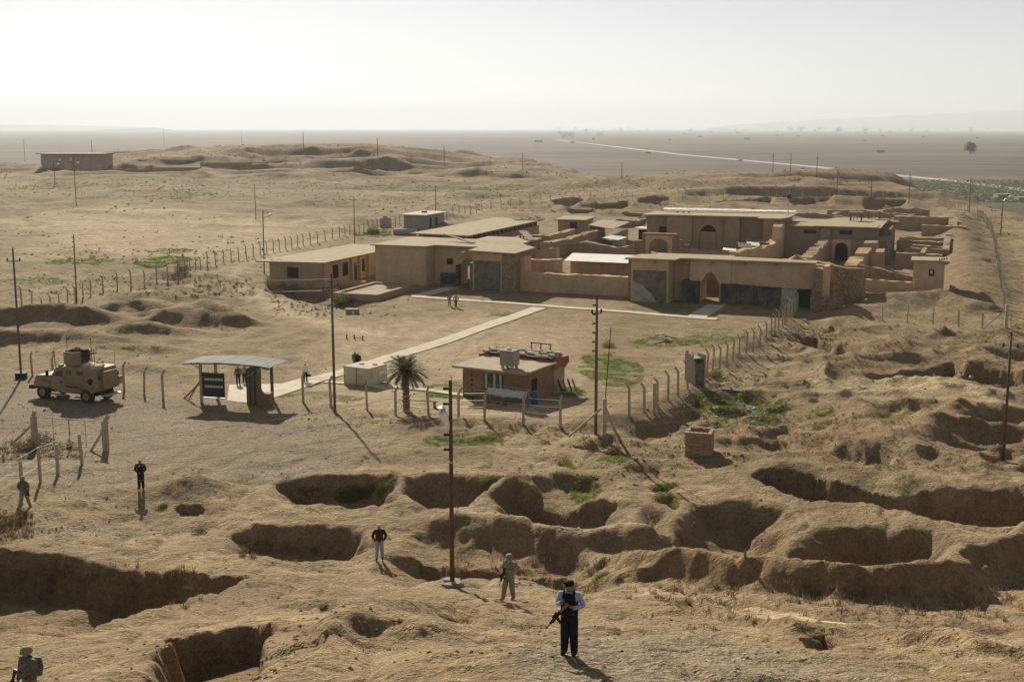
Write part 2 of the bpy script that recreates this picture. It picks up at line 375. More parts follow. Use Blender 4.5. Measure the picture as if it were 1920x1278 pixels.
GRASS = [  # px, py, rx, ry, density, height
 (690,938,55,10,1.0,.22),(520,1030,26,9,.8,.22),(1100,932,30,8,.7,.15),(1250,912,22,6,.6,.12),(1250,943,22,8,.6,.12),(1130,1085,16,9,.7,.15),
 (880,831,85,9,.9,.14),(1145,690,58,32,1.0,.12),(1070,735,25,8,.9,.18),(860,738,60,9,.9,.12),(840,722,55,6,.6,.1),(950,589,30,4,.7,.1),(1250,578,70,6,.5,.1),(1200,565,40,4,.3,.1),
 (1400,770,90,28,.7,.18),(1540,772,22,6,.7,.15),(1670,878,28,7,.7,.15),(1690,785,40,10,.5,.12),(1090,875,30,6,.6,.12),(1150,860,30,5,.7,.15),(1250,640,60,8,.6,.12),(1340,640,60,12,.6,.12),(1210,645,30,8,.6,.1),(1360,620,80,8,.3,.1),
 (310,490,45,10,.9,.2),(320,470,40,5,.6,.2),(150,492,60,5,.6,.2),(420,570,30,6,.6,.15),(230,625,30,6,.6,.12),(180,608,25,5,.6,.12),(570,740,60,6,.5,.1),(640,748,40,5,.5,.1),(240,650,60,5,.4,.12),
 (700,440,35,6,1.0,.3),(640,567,25,5,1.0,.3),(60,525,60,6,.5,.15),(150,350,120,6,.4,.3),(340,372,60,5,.5,.3),(760,350,90,6,.5,.3),(1000,352,120,6,.35,.3),(460,905,25,4,.4,.1),(320,953,25,6,.7,.2),(910,903,22,4,.6,.12),(1850,540,30,20,.2,.1)]
for g in GRASS: mask_ell(MASK_GREEN, g[0], g[1], g[2], g[3], min(1.0, g[4]*0.9))

mask_poly(MASK_RED, [(1300,770),(1480,760),(1560,770),(1960,765),(1960,900),(1500,880),(1380,850),(1290,830)], .5, 3.0); mask_poly(MASK_RED, [(1500,600),(1640,612),(1960,620),(1960,735),(1760,700),(1600,715),(1480,650)], .45, 4.0); mask_poly(MASK_RED, [(1130,850),(1300,820),(1350,870),(1200,900),(1120,880)], .3, 2.0)
ROUGH = np.zeros_like(Zg)
mask_poly(ROUGH, [(1490,600),(1640,615),(1960,630),(2050,900),(1900,900),(1560,860),(1400,860),(1280,800),(1340,720),(1480,640)], 1.0, 4.0)
mask_poly(ROUGH, [(-100,560),(250,545),(470,560),(470,640),(250,665),(-100,660)], .25, 4.0)
mask_poly(ROUGH, [(1150,890),(1400,850),(1700,900),(2000,930),(2000,1040),(1500,990),(1200,980)], .08, 3.0)
mask_poly(ROUGH, [(250,500),(480,490),(560,560),(420,575),(250,560)], .7, 5.0)
RUTS = np.zeros_like(Zg)
def rut(line, w=.28, v=.9, gap=1.7):
    P = gp(line)
    for off in (-gap/2, gap/2):
        Q = []
        for i, p_ in enumerate(P):
            a_ = P[max(i-1, 0)]; b_ = P[min(i+1, len(P)-1)]; dx, dy = b_[0]-a_[0], b_[1]-a_[1]; L = math.hypot(dx, dy) or 1
            Q.append((p_[0]-dy/L*off, p_[1]+dx/L*off))
        s_ = sub(Q, 3); d, _h = line_d(Xg[s_] + .15*vn(Xg[s_], Yg[s_], 3, 71), Yg[s_] + .15*vn(Xg[s_], Yg[s_], 3, 72), Q)
        g_ = np.exp(-(d/(w*1.5))**2) * (.6+.4*vn(Xg[s_], Yg[s_], 2.0, 73)); RUTS[s_] = np.maximum(RUTS[s_], v*g_); Zg[s_] -= .07*g_
rut([(230,915),(300,880),(360,850),(410,825),(425,800),(400,775),(330,760),(240,765)], .3)
rut([(290,905),(380,870),(470,835),(520,810),(500,785),(430,772)], .3)
rut([(480,880),(560,850),(640,835),(760,845),(860,860)], .35, .5)
rut([(240,770),(120,790),(0,800),(-100,805)], .35, .7)
rut([(1600,700),(1660,668),(1740,640),(1850,622),(1960,610)], .45, .9, 2.4)
rut([(1640,720),(1760,655),(1880,640),(1960,635)], .4, .7, 2.2)
rut([(1330,735),(1450,745),(1600,733),(1750,733),(1950,745)], .45, .7, 2.2)
rut([(640,440),(500,475),(440,510),(460,545),(560,590),(640,620)], .6, .4, 2.5)
rut([(20,400),(60,440),(120,470),(200,455),(330,445),(440,430),(520,425)], .8, .5, 2.6)
rut([(480,412),(640,420),(420,395),(200,372)], .8, .5, 2.6)

rut([(600,700),(700,660),(760,620),(720,590),(640,590)], .45, .5, 2.2); rut([(1060,760),(1100,700),(1080,640),(1000,620),(900,640)], .45, .45, 2.2)
rut([(1150,640),(1250,615),(1380,605),(1460,600)], .5, .5, 2.2); rut([(700,700),(820,690),(900,650),(980,600)], .45, .4, 2.2); rut([(560,640),(640,600),(720,575)], .5, .4, 2.4)

for g in ((300,348,330,10,.42),(120,372,160,7,.35),(760,352,240,10,.45),(560,372,150,6,.35),(1150,350,160,9,.4),(1420,348,200,9,.35),(200,500,220,14,.3),(430,530,90,14,.3),(330,560,120,10,.3)): mask_ell(MASK_GREEN, *g)

# far mounds of the tell, and the drop to the plain
def gauss(cx, cy, rx, ry, h, ang=0.0, p=1.0):
    ca, sa = math.cos(ang), math.sin(ang); dx, dy = WXF-cx, WYF-cy
    q = ((dx*ca+dy*sa)/rx)**2 + ((-dx*sa+dy*ca)/ry)**2
    return h * np.exp(-q**p)
WXF = Xg + 9*vn(Xg, Yg, 60, 31) + 4*vn(Xg, Yg, 22, 32); WYF = Yg + 12*vn(Xg, Yg, 60, 33) + 5*vn(Xg, Yg, 22, 34)
Zg += gauss(-120, 620, 95, 60, 9.8, 0, 1.3) + gauss(-20, 600, 75, 40, 6.5, 0, 1.5) + gauss(-160, 600, 60, 45, 2.5)
Zg += gauss(95, 470, 62, 42, 6.0, 0.15, 1.4)
far = sst(240, 330, Yg)
pm = sst(-.1, .35, vn(Xg, Yg, 55, 46)); Zg += far * sst(560, 420, Yg) * pm * 1.5 * (1-np.abs(vn(Xg*.5, Yg*1.4, 15, 47)))**3
Zg += far * (1.1*vn(Xg*.6, Yg, 45, 41) + 0.9*vn(Xg*.5, Yg, 16, 42) + 0.5*vn(Xg*.6, Yg, 7, 43))
mnd = sst(480, 540, Yg) * sst(60, 0, Xg)
rg = 1 - np.abs(vn(Xg*.55, Yg*1.3, 30, 44)); Zg += mnd * (1.6 * rg**3 + 2.3*(1-np.abs(vn(Xg*.35, Yg, 13, 45)))**3 + .4*vn(Xg, Yg, 6, 145))
edge = np.minimum(np.minimum(150 + 0.02*(Yg-400) + 8*vn(Xg, Yg, 40, 51) - Xg + np.clip(300-Yg, 0, 300)*-0.1, 565 + 8*vn(Xg, Yg, 50, 52) + sst(40, -30, Xg)*150 - Yg), 9999)
PLAIN = -13.0
Zg = Zg * sst(-25, 12, edge) + (PLAIN - 1.5) * (1 - sst(-25, 12, edge))

rr1 = 1-np.abs(vn(Xg, Yg*1.3, 6.5, 48)); rr2 = 1-np.abs(vn(Xg, Yg*1.2, 3.0, 49))
Zg += ROUGH * (0.85*rr1**3 - .35 + 0.38*rr2**3 - .15)
Zg += MASK_RED * sst(130, 60, Yg) * (0.05*vn(Xg, Yg, .8, 94) + 0.04*vn(Xg, Yg, .35, 95))
# medium and fine relief; trodden areas stay calm
nq = (1 - 0.85*QUIET) * sst(700, 300, Yg)
Zg += nq * (0.30*vn(Xg, Yg, 9.0, 61) + 0.17*vn(Xg, Yg, 3.6, 62) + 0.12*vn(Xg, Yg, 1.5, 63)) * sst(8, 30, Yg)
Zg += (1 - 0.6*QUIET) * sst(200, 70, Yg) * (0.060*vn(Xg, Yg, 0.7, 64) + 0.034*vn(Xg, Yg, 0.3, 65))
rl = 1 - np.abs(vn(Xg*1.1, Yg*0.7, 2.3, 66)); Zg -= nq * sst(160, 60, Yg) * 0.16 * rl**6     # rills

LY0, LY1 = math.log(10.0), math.log(900.0)
def ground(x, y):
    fr = (math.log(max(y, 10.01)) - LY0) / (LY1 - LY0) * (NR - 1); fc = (x / (y + 6.0) + HX) / (2*HX) * (NC - 1)
    fr = min(max(fr, 0), NR - 1.001); fc = min(max(fc, 0), NC - 1.001)
    i, j = int(fr), int(fc); a, b = fr - i, fc - j
    return float((Zg[i, j]*(1-b) + Zg[i, j+1]*b)*(1-a) + (Zg[i+1, j]*(1-b) + Zg[i+1, j+1]*b)*a)
def G(px, py, ymin=12.0):                     # first point of the finished ground under a line of sight
    d = ray(px, py); y = ymin; st = 0.15; prev = y
    while y < 890:
        if CAMZ + d.z/d.y*y < ground(d.x/d.y*y, y):
            lo, hi = prev, y
            for _ in range(20):
                m = (lo+hi)/2
                if CAMZ + d.z/d.y*m < ground(d.x/d.y*m, m): hi = m
                else: lo = m
            return Vector((d.x/d.y*hi, hi, ground(d.x/d.y*hi, hi)))
        prev = y; y += max(st, y*0.004)
    return atz(px, py, 0)
def onY(px, Y):                               # ground point in the column of a pixel, at a distance
    p = atY(px, 700, Y); return Vector((p.x, Y, ground(p.x, Y)))
def drop(p): return Vector((p[0], p[1], ground(p[0], p[1])))

# ------------------------------------------------------------------ ground mesh and material
def ground_material():
    m, nt, b = nodemat('dry_earth')
    geo = nt.nodes.new('ShaderNodeNewGeometry'); co = geo.outputs['Position']
    at = nt.nodes.new('ShaderNodeAttribute'); at.attribute_name = 'mask'
    sep = nt.nodes.new('ShaderNodeSeparateColor'); nt.links.new(at.outputs['Color'], sep.inputs[0])
    n1 = noise(nt, 0.10, 3, 0.6, co, 0.6); n2 = noise(nt, 0.9, 5, 0.68, co); n3 = noise(nt, 7.0, 3, 0.75, co)
    c = ramp(nt, n1, [(0.28, (0.235, 0.165, 0.085)), (0.46, (0.375, 0.275, 0.150)), (0.70, (0.455, 0.345, 0.20))])
    n4 = noise(nt, 0.33, 4, 0.7, co, 0.8); c = mix(nt, ramp(nt, n4, [(0.36, 0.7), (0.53, 0.0)]), c, (0.165, 0.118, 0.06))
    c = mix(nt, ramp(nt, n2, [(0.36, 0.65), (0.60, 0.0)]), c, (0.20, 0.138, 0.074))
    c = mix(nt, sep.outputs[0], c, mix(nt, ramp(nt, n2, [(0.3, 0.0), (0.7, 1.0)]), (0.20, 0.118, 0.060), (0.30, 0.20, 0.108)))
    pale = at.outputs['Alpha']
    c = mix(nt, mth(nt, 'MULTIPLY', pale, ramp(nt, n2, [(0.3, 0.5), (0.6, 1.0)])), c, (0.66, 0.51, 0.315))
    c = mix(nt, ramp(nt, noise(nt, 0.21, 5, 0.72, co, 1.2), [(0.40, 0.5), (0.54, 0.0)]), c, (0.215, 0.16, 0.095))
    vor = nt.nodes.new('ShaderNodeTexVoronoi'); vor.inputs['Scale'].default_value = 11.0; nt.links.new(co, vor.inputs['Vector'])
    grv = ramp(nt, vor.outputs['Color'], [(0.15, (0.12, 0.095, 0.068)), (0.85, (0.38, 0.31, 0.225))])
    c = mix(nt, mth(nt, 'MULTIPLY', sep.outputs[2], ramp(nt, n2, [(0.25, 0.35), (0.65, 0.9)])), c, grv)
    gr = mix(nt, ramp(nt, n3, [(0.35, 0.0), (0.65, 1.0)]), (0.075, 0.095, 0.022), (0.17, 0.17, 0.055))
    c = mix(nt, mth(nt, 'MULTIPLY', sep.outputs[1], ramp(nt, n2, [(0.30, 0.25), (0.52, 1.0)])), c, gr)
    v2 = nt.nodes.new('ShaderNodeTexVoronoi'); v2.inputs['Scale'].default_value = 2.6; nt.links.new(co, v2.inputs['Vector'])
    c = mix(nt, ramp(nt, v2.outputs['Distance'], [(0.05, 0.75), (0.10, 0.0)]), c, (0.11, 0.08, 0.05))
    c = mix(nt, 0.75, c, mix(nt, 1.0, c, ramp(nt, n3, [(0.30, 0.45), (0.64, 1.15)]), 'MULTIPLY'))
    a2 = nt.nodes.new('ShaderNodeAttribute'); a2.attribute_name = 'ruts'; c = mix(nt, mth(nt, 'MULTIPLY', a2.outputs['Fac'], 0.8), c, (0.185, 0.135, 0.075))
    nt.links.new(c, b.inputs['Base Color']); b.inputs['Roughness'].default_value = 0.95; b.inputs['Specular IOR Level'].default_value = 0.08
    h = mth(nt, 'ADD', mth(nt, 'MULTIPLY', noise(nt, 2.6, 4, 0.72, co), 1.0), mth(nt, 'MULTIPLY', n3, 0.22))
    bump(nt, b, h, 1.0, 0.34)
    return m
M_GROUND = ground_material()
def build_ground():
    nv = NR*NC; co = np.stack([Xg, Yg, Zg], -1).reshape(-1, 3).astype(np.float32)
    i = np.arange(NR-1)[:, None]*NC + np.arange(NC-1)[None, :]
    q = np.stack([i, i+1, i+1+NC, i+NC], -1).reshape(-1, 4).astype(np.int32)
    me = bpy.data.meshes.new('ground'); me.vertices.add(nv); me.vertices.foreach_set('co', co.ravel())
    nf = len(q); me.loops.add(nf*4); me.loops.foreach_set('vertex_index', q.ravel())
    me.polygons.add(nf); me.polygons.foreach_set('loop_start', np.arange(nf, dtype=np.int32)*4)
    me.polygons.foreach_set('use_smooth', np.ones(nf, bool))
    me.update(calc_edges=True)
    ca = me.attributes.new('mask', 'FLOAT_COLOR', 'POINT')
    ca.data.foreach_set('color', np.clip(np.stack([MASK_RED, MASK_GREEN, MASK_GRAVEL, MASK_PALE], -1), 0, 1).reshape(-1).astype(np.float32))
    ca2 = me.attributes.new('ruts', 'FLOAT', 'POINT'); ca2.data.foreach_set('value', np.clip(RUTS, 0, 1).reshape(-1).astype(np.float32))
    me.materials.append(M_GROUND)
    o = bpy.data.objects.new('ground', me); COL.objects.link(o); o['kind'] = 'structure'
build_ground()

def plain_material():
    m, nt, b = nodemat('plain_fields')
    geo = nt.nodes.new('ShaderNodeNewGeometry'); co = geo.outputs['Position']
    mp = nt.nodes.new('ShaderNodeMapping'); mp.inputs['Scale'].default_value = (0.35, 1, 1); mp.inputs['Rotation'].default_value = (0, 0, 0.2); nt.links.new(co, mp.inputs[0])
    v = nt.nodes.new('ShaderNodeTexVoronoi'); v.inputs['Scale'].default_value = 0.006; nt.links.new(mp.outputs[0], v.inputs['Vector'])
    c = ramp(nt, v.outputs['Color'], [(0.1, (0.10, 0.078, 0.058)), (0.5, (0.135, 0.108, 0.082)), (0.9, (0.115, 0.10, 0.068))])
    c = mix(nt, ramp(nt, noise(nt, 0.02, 6, 0.65, mp.outputs[0]), [(0.38, 0.8), (0.58, 0.0)]), c, (0.06, 0.06, 0.036))
    c = mix(nt, ramp(nt, noise(nt, 0.004, 4, 0.6, mp.outputs[0]), [(0.5, 0.0), (0.7, 0.7)]), c, (0.17, 0.14, 0.10))
    nt.links.new(c, b.inputs['Base Color']); b.inputs['Roughness'].default_value = 0.95; b.inputs['Specular IOR Level'].default_value = 0.05
    return m
mk('plain', [(-14000, 330, PLAIN), (14000, 330, PLAIN), (14000, 24000, PLAIN), (-14000, 24000, PLAIN)], [(0, 1, 2, 3)], plain_material())['kind'] = 'structure'

# ------------------------------------------------------------------ haze
def haze():
    o = MB().box(-14500, 14500, -60, 24500, PLAIN - 3, 360).build('haze', None)
    m = bpy.data.materials.new('haze_air'); m.use_nodes = True; nt = m.node_tree; nt.nodes.clear()
    out = nt.nodes.new('ShaderNodeOutputMaterial'); v = nt.nodes.new('ShaderNodeVolumePrincipled')
    v.inputs['Color'].default_value = (0.76, 0.80, 0.85, 1); v.inputs['Density'].default_value = 0.0001; v.inputs['Anisotropy'].default_value = 0.2
    nt.links.new(v.outputs[0], out.inputs['Volume']); o.data.materials.append(m)
    o['kind'] = 'stuff'; o['label'] = 'pale dusty haze filling the air over the site'
haze()
# ------------------------------------------------------------------ building materials
def plaster(name, c, stain, bscale=30, vert=True):
    m, nt, b = nodemat(name); co = coord(nt)
    f = noise(nt, 0.7, 6, 0.65, co)
    colr = ramp(nt, f, [(0.3, tuple(x*0.78 for x in c)), (0.7, tuple(x*1.12 for x in c))])
    mp = nt.nodes.new('ShaderNodeMapping'); mp.inputs['Scale'].default_value = (0.7, 0.7, 0.3); nt.links.new(co, mp.inputs[0])
    colr = mix(nt, ramp(nt, noise(nt, 1.3, 5, 0.7, mp.outputs[0]), [(0.50, 0.0), (0.72, 0.55)]), colr, stain)
    colr = mix(nt, ramp(nt, noise(nt, 9.0, 4, 0.7, co), [(0.32, 0.45), (0.56, 0.0)]), colr, tuple(x*0.5 for x in c))
    nt.links.new(colr, b.inputs['Base Color']); b.inputs['Roughness'].default_value = 0.93; b.inputs['Specular IOR Level'].default_value = 0.1
    bump(nt, b, noise(nt, 5.0, 6, 0.7, co), 0.5, 0.08)
    return m
M_PLASTER = plaster('tan_mud_plaster', (0.56, 0.395, 0.24), (0.38, 0.265, 0.165))
M_MUD = plaster('mud_brick_render', (0.38, 0.265, 0.165), (0.25, 0.175, 0.11))
M_HALL = plaster('shade_darkened_plaster', (0.34, 0.255, 0.17), (0.25, 0.185, 0.125))  # palace plaster darkened; the halls' deeper shade is put into the colour
M_ROOF = plaster('earth_roof', (0.37, 0.295, 0.195), (0.24, 0.185, 0.12))
M_CONC = plaster('grey_concrete', (0.36, 0.33, 0.28), (0.22, 0.20, 0.165))
M_PATH = plaster('pale_concrete_paving', (0.56, 0.49, 0.37), (0.42, 0.36, 0.27))
M_WHITEWALL = plaster('grey_render_wall', (0.36, 0.33, 0.28), (0.27, 0.245, 0.20))
M_STUC = plaster('faded_tan_wall', (0.42, 0.34, 0.25), (0.33, 0.26, 0.19))
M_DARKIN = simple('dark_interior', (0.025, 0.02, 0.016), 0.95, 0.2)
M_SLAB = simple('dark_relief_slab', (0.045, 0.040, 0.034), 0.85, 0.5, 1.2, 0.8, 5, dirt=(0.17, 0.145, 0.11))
M_SLABP = simple('pale_relief_slab', (0.34, 0.30, 0.24), 0.85, 0.3, 1.2, 0.5, 6)
M_GREYSLAB = simple('weathered_grey_slab', (0.16, 0.135, 0.10), 0.88, 0.4, 1.5, 0.8, 5, dirt=(0.085, 0.072, 0.055))
M_WOOD = simple('weathered_timber', (0.20, 0.14, 0.085), 0.9, 0.3, 8, 0.4, 30)
M_RUST = simple('rusty_steel', (0.16, 0.085, 0.05), 0.85, 0.4, 5, 0.2, 40)
M_POLE = simple('rust_brown_pole', (0.105, 0.060, 0.038), 0.75, 0.35, 3, 0.2, 30)
M_POLEFAR = simple('weathered_pole', (0.12, 0.085, 0.06), 0.8, 0.3, 3)
M_BLACK = simple('black_rubber', (0.02, 0.02, 0.02), 0.8, 0.3, 6)
M_GALV = simple('galvanised_steel', (0.42, 0.42, 0.40), 0.5, 0.2, 4, metal=0.6)
M_WHITE = simple('white_paint', (0.74, 0.74, 0.72), 0.6, 0.08, 3)
M_POST = simple('concrete_post', (0.38, 0.315, 0.225), 0.92, 0.25, 3, 0.4, 30)
M_WIRE = simple('fence_wire', (0.30, 0.27, 0.23), 0.6, 0.1, 3, metal=0.5)
def corrugated(name, c, freq=12.0, axis='X', rust=(0.22, 0.13, 0.08)):
    m, nt, b = nodemat(name); co = coord(nt)
    w = nt.nodes.new('ShaderNodeTexWave'); w.bands_direction = axis; w.inputs['Scale'].default_value = freq; nt.links.new(co, w.inputs[0])
    f = noise(nt, 1.5, 6, 0.65, co)
    colr = ramp(nt, f, [(0.35, tuple(x*0.8 for x in c)), (0.65, c)])
    colr = mix(nt, ramp(nt, noise(nt, 0.8, 6, 0.7, co), [(0.55, 0.0), (0.75, 0.7)]), colr, rust)
    nt.links.new(colr, b.inputs['Base Color']); b.inputs['Roughness'].default_value = 0.55; b.inputs['Metallic'].default_value = 0.2
    bump(nt, b, w.outputs['Fac'], 0.6, 0.05)
    return m
M_CORR = corrugated('pale_corrugated_sheet', (0.34, 0.31, 0.26))
def masonry(name, c, mortar, sx=0.45, sy=0.14, bstr=0.8, irregular=False, rotx=True):
    m, nt, b = nodemat(name); co = coord(nt)
    if irregular:
        v = nt.nodes.new('ShaderNodeTexVoronoi'); v.feature = 'DISTANCE_TO_EDGE'; v.inputs['Scale'].default_value = 1/sx; nt.links.new(co, v.inputs['Vector'])
        v2 = nt.nodes.new('ShaderNodeTexVoronoi'); v2.inputs['Scale'].default_value = 1/sx; nt.links.new(co, v2.inputs['Vector'])
        cc = ramp(nt, v2.outputs['Color'], [(0.1, tuple(x*0.6 for x in c)), (0.9, tuple(x*1.25 for x in c))])
        e = ramp(nt, v.outputs['Distance'], [(0.02, 0.0), (0.12, 1.0)])
        nt.links.new(mix(nt, e, mortar, cc), b.inputs['Base Color']); bump(nt, b, e, bstr, 0.1)
    else:
        sp = nt.nodes.new('ShaderNodeSeparateXYZ'); nt.links.new(co, sp.inputs[0])
        cb = nt.nodes.new('ShaderNodeCombineXYZ'); nt.links.new(mth(nt, 'ADD', sp.outputs[0], sp.outputs[1]), cb.inputs[0]); nt.links.new(sp.outputs[2], cb.inputs[1])
        br = nt.nodes.new('ShaderNodeTexBrick'); nt.links.new(cb.outputs[0], br.inputs['Vector'])
        br.inputs['Color1'].default_value = (*[x*0.72 for x in c], 1); br.inputs['Color2'].default_value = (*[x*1.2 for x in c], 1); br.inputs['Mortar'].default_value = (*mortar, 1)
        br.inputs['Scale'].default_value = 1.0; br.inputs['Brick Width'].default_value = sx; br.inputs['Row Height'].default_value = sy; br.inputs['Mortar Size'].default_value = 0.02; br.inputs['Bias'].default_value = 0.0
        colr = mix(nt, ramp(nt, noise(nt, 1.2, 5, 0.6, co), [(0.4, 0.0), (0.7, 0.6)]), br.outputs['Color'], tuple(x*0.7 for x in c))
        nt.links.new(colr, b.inputs['Base Color']); bump(nt, b, mth(nt, 'SUBTRACT', 1.0, br.outputs['Fac']), bstr, 0.03)
    b.inputs['Roughness'].default_value = 0.95; b.inputs['Specular IOR Level'].default_value = 0.08
    return m
M_STONE = masonry('rough_rubble_masonry', (0.34, 0.245, 0.15), (0.21, 0.15, 0.095), 0.26, irregular=True)
M_BRICKW = masonry('mud_brick_wall', (0.34, 0.235, 0.145), (0.17, 0.12, 0.08), 0.5, 0.22)
M_HUTBRICK = masonry('tan_brick_wall', (0.31, 0.165, 0.09), (0.27, 0.21, 0.15), 0.26, 0.085, 0.4)

# ------------------------------------------------------------------ the palace, on its own axes
PU, PV = Vector((math.cos(R(20)), -math.sin(R(20)), 0)), Vector((math.sin(R(20)), math.cos(R(20)), 0))
PO = Vector((0.38, 175.19, 0)); PROT = -R(20)
def uvw(u, v, z=0.0): return PO + PU*u + PV*v + Vector((0, 0, z))
class Bld:
    """a building on the palace grid; parts are given in grid metres"""
    def __init__(s, name, u, v, label, cat, z=0.0, group=None):
        s.u, s.v, s.z = u, v, z; s.root = empty(name, uvw(u, v, z), PROT, label, cat, group)
    def box(s, part, u0, u1, v0, v1, z0, z1, mat, parent=None):
        return MB().box(u0-s.u, u1-s.u, v0-s.v, v1-s.v, z0-s.z, z1-s.z).build(part, mat, parent or s.root)
    def poly(s, part, pts, z0, z1, mat, parent=None):
        return MB().prism([(a-s.u, b-s.v) for a, b in pts], z0-s.z, z1-s.z).build(part, mat, parent or s.root)
    def plate(s, part, pts, th, mat, parent=None):          # sloping slab through (u, v, z) points
        n = len(pts); vs = [(a-s.u, b-s.v, c-s.z) for a, b, c in pts] + [(a-s.u, b-s.v, c-s.z+th) for a, b, c in pts]
        return mk(part, vs, [tuple(range(n))[::-1], tuple(range(n, 2*n))] + [(i, (i+1) % n, n+(i+1) % n, n+i) for i in range(n)], mat, parent or s.root)
    def arch(s, part, u0, u1, v0, v1, z1, uc, w, spring, rise, mat, z0=-0.3, pointed=False, parent=None):
        mb = MB(); U, V, Z = s.u, s.v, s.z
        mb.box(u0-U, uc-w/2-U, v0-V, v1-V, z0-Z, z1-Z); mb.box(uc+w/2-U, u1-U, v0-V, v1-V, z0-Z, z1-Z)
        n = 12; pr = None
        for k in range(n+1):
            t = k/n*2-1
            zz = spring + (rise*(1-abs(t)**1.7) if pointed else rise*math.sqrt(max(0, 1-t*t)))
            cur = (uc + t*w/2 - U, zz - Z)
            if pr:
                mb.add([(pr[0],v0-V,pr[1]),(cur[0],v0-V,cur[1]),(cur[0],v0-V,z1-Z),(pr[0],v0-V,z1-Z),(pr[0],v1-V,pr[1]),(cur[0],v1-V,cur[1]),(cur[0],v1-V,z1-Z),(pr[0],v1-V,z1-Z)],
                       [(0,1,2,3),(7,6,5,4),(0,4,5,1),(3,2,6,7)])
            pr = cur
        return mb.build(part, mat, parent or s.root)

wall_count = 0
def ruin_wall(pts, th, label, mat=None, group='mud brick room walls of the ruined palace', jag=0.25, name='mudbrick_ruin', z0=-0.4, step=0.7, seed=None, cap=None):
    """a broken wall along (u, v, top) points, its top uneven; z follows the ground below"""
    rnd = random.Random(seed if seed is not None else hash(label) % 9999 if False else len(label)*37 + int(pts[0][0]*11))
    u, v = pts[0][0], pts[0][1]
    L = []
    for (a, b) in zip(pts[:-1], pts[1:]):
        d = math.hypot(b[0]-a[0], b[1]-a[1]); n = max(1, int(d/step))
        for k in range(n): t = k/n; L.append([a[i]+(b[i]-a[i])*t for i in range(3)])
    L.append(list(pts[-1])); V = []; F = []; jz = 0
    for i, p in enumerate(L):
        q = L[min(i+1, len(L)-1)]; r = L[max(i-1, 0)]; dx, dy = q[0]-r[0], q[1]-r[1]; d = math.hypot(dx, dy) or 1; nx, ny = -dy/d*th/2, dx/d*th/2
        jz = 0.6*jz + rnd.uniform(-jag, jag)*0.7; jw = 1 + rnd.uniform(-.12, .12)
        for sx in (1, -1):
            for zz in (z0, p[2]*0.55, p[2]+jz):
                kk = 1.0 if zz < p[2] else 0.88
                V.append((p[0]-u+nx*sx*jw*kk, p[1]-v+ny*sx*jw*kk, zz + (rnd.uniform(-.08, .08) if zz > 0.5 else 0)))
    for i in range(len(L)-1):
        a, b = i*6, i*6+6
        F += [(a, b, b+1, a+1), (a+1, b+1, b+2, a+2), (a+2, b+2, b+5, a+5), (a+4, a+5, b+5, b+4), (a+3, a+4, b+4, b+3)]
    e = (len(L)-1)*6
    F += [(0, 1, 2, 5, 4, 3), (e+3, e+4, e+5, e+2, e+1, e)]
    o = mk(name, V, F, mat or M_MUD); o.location = uvw(u, v); o.rotation_euler = (0, 0, PROT)
    return tag(o, label, 'wall', group)

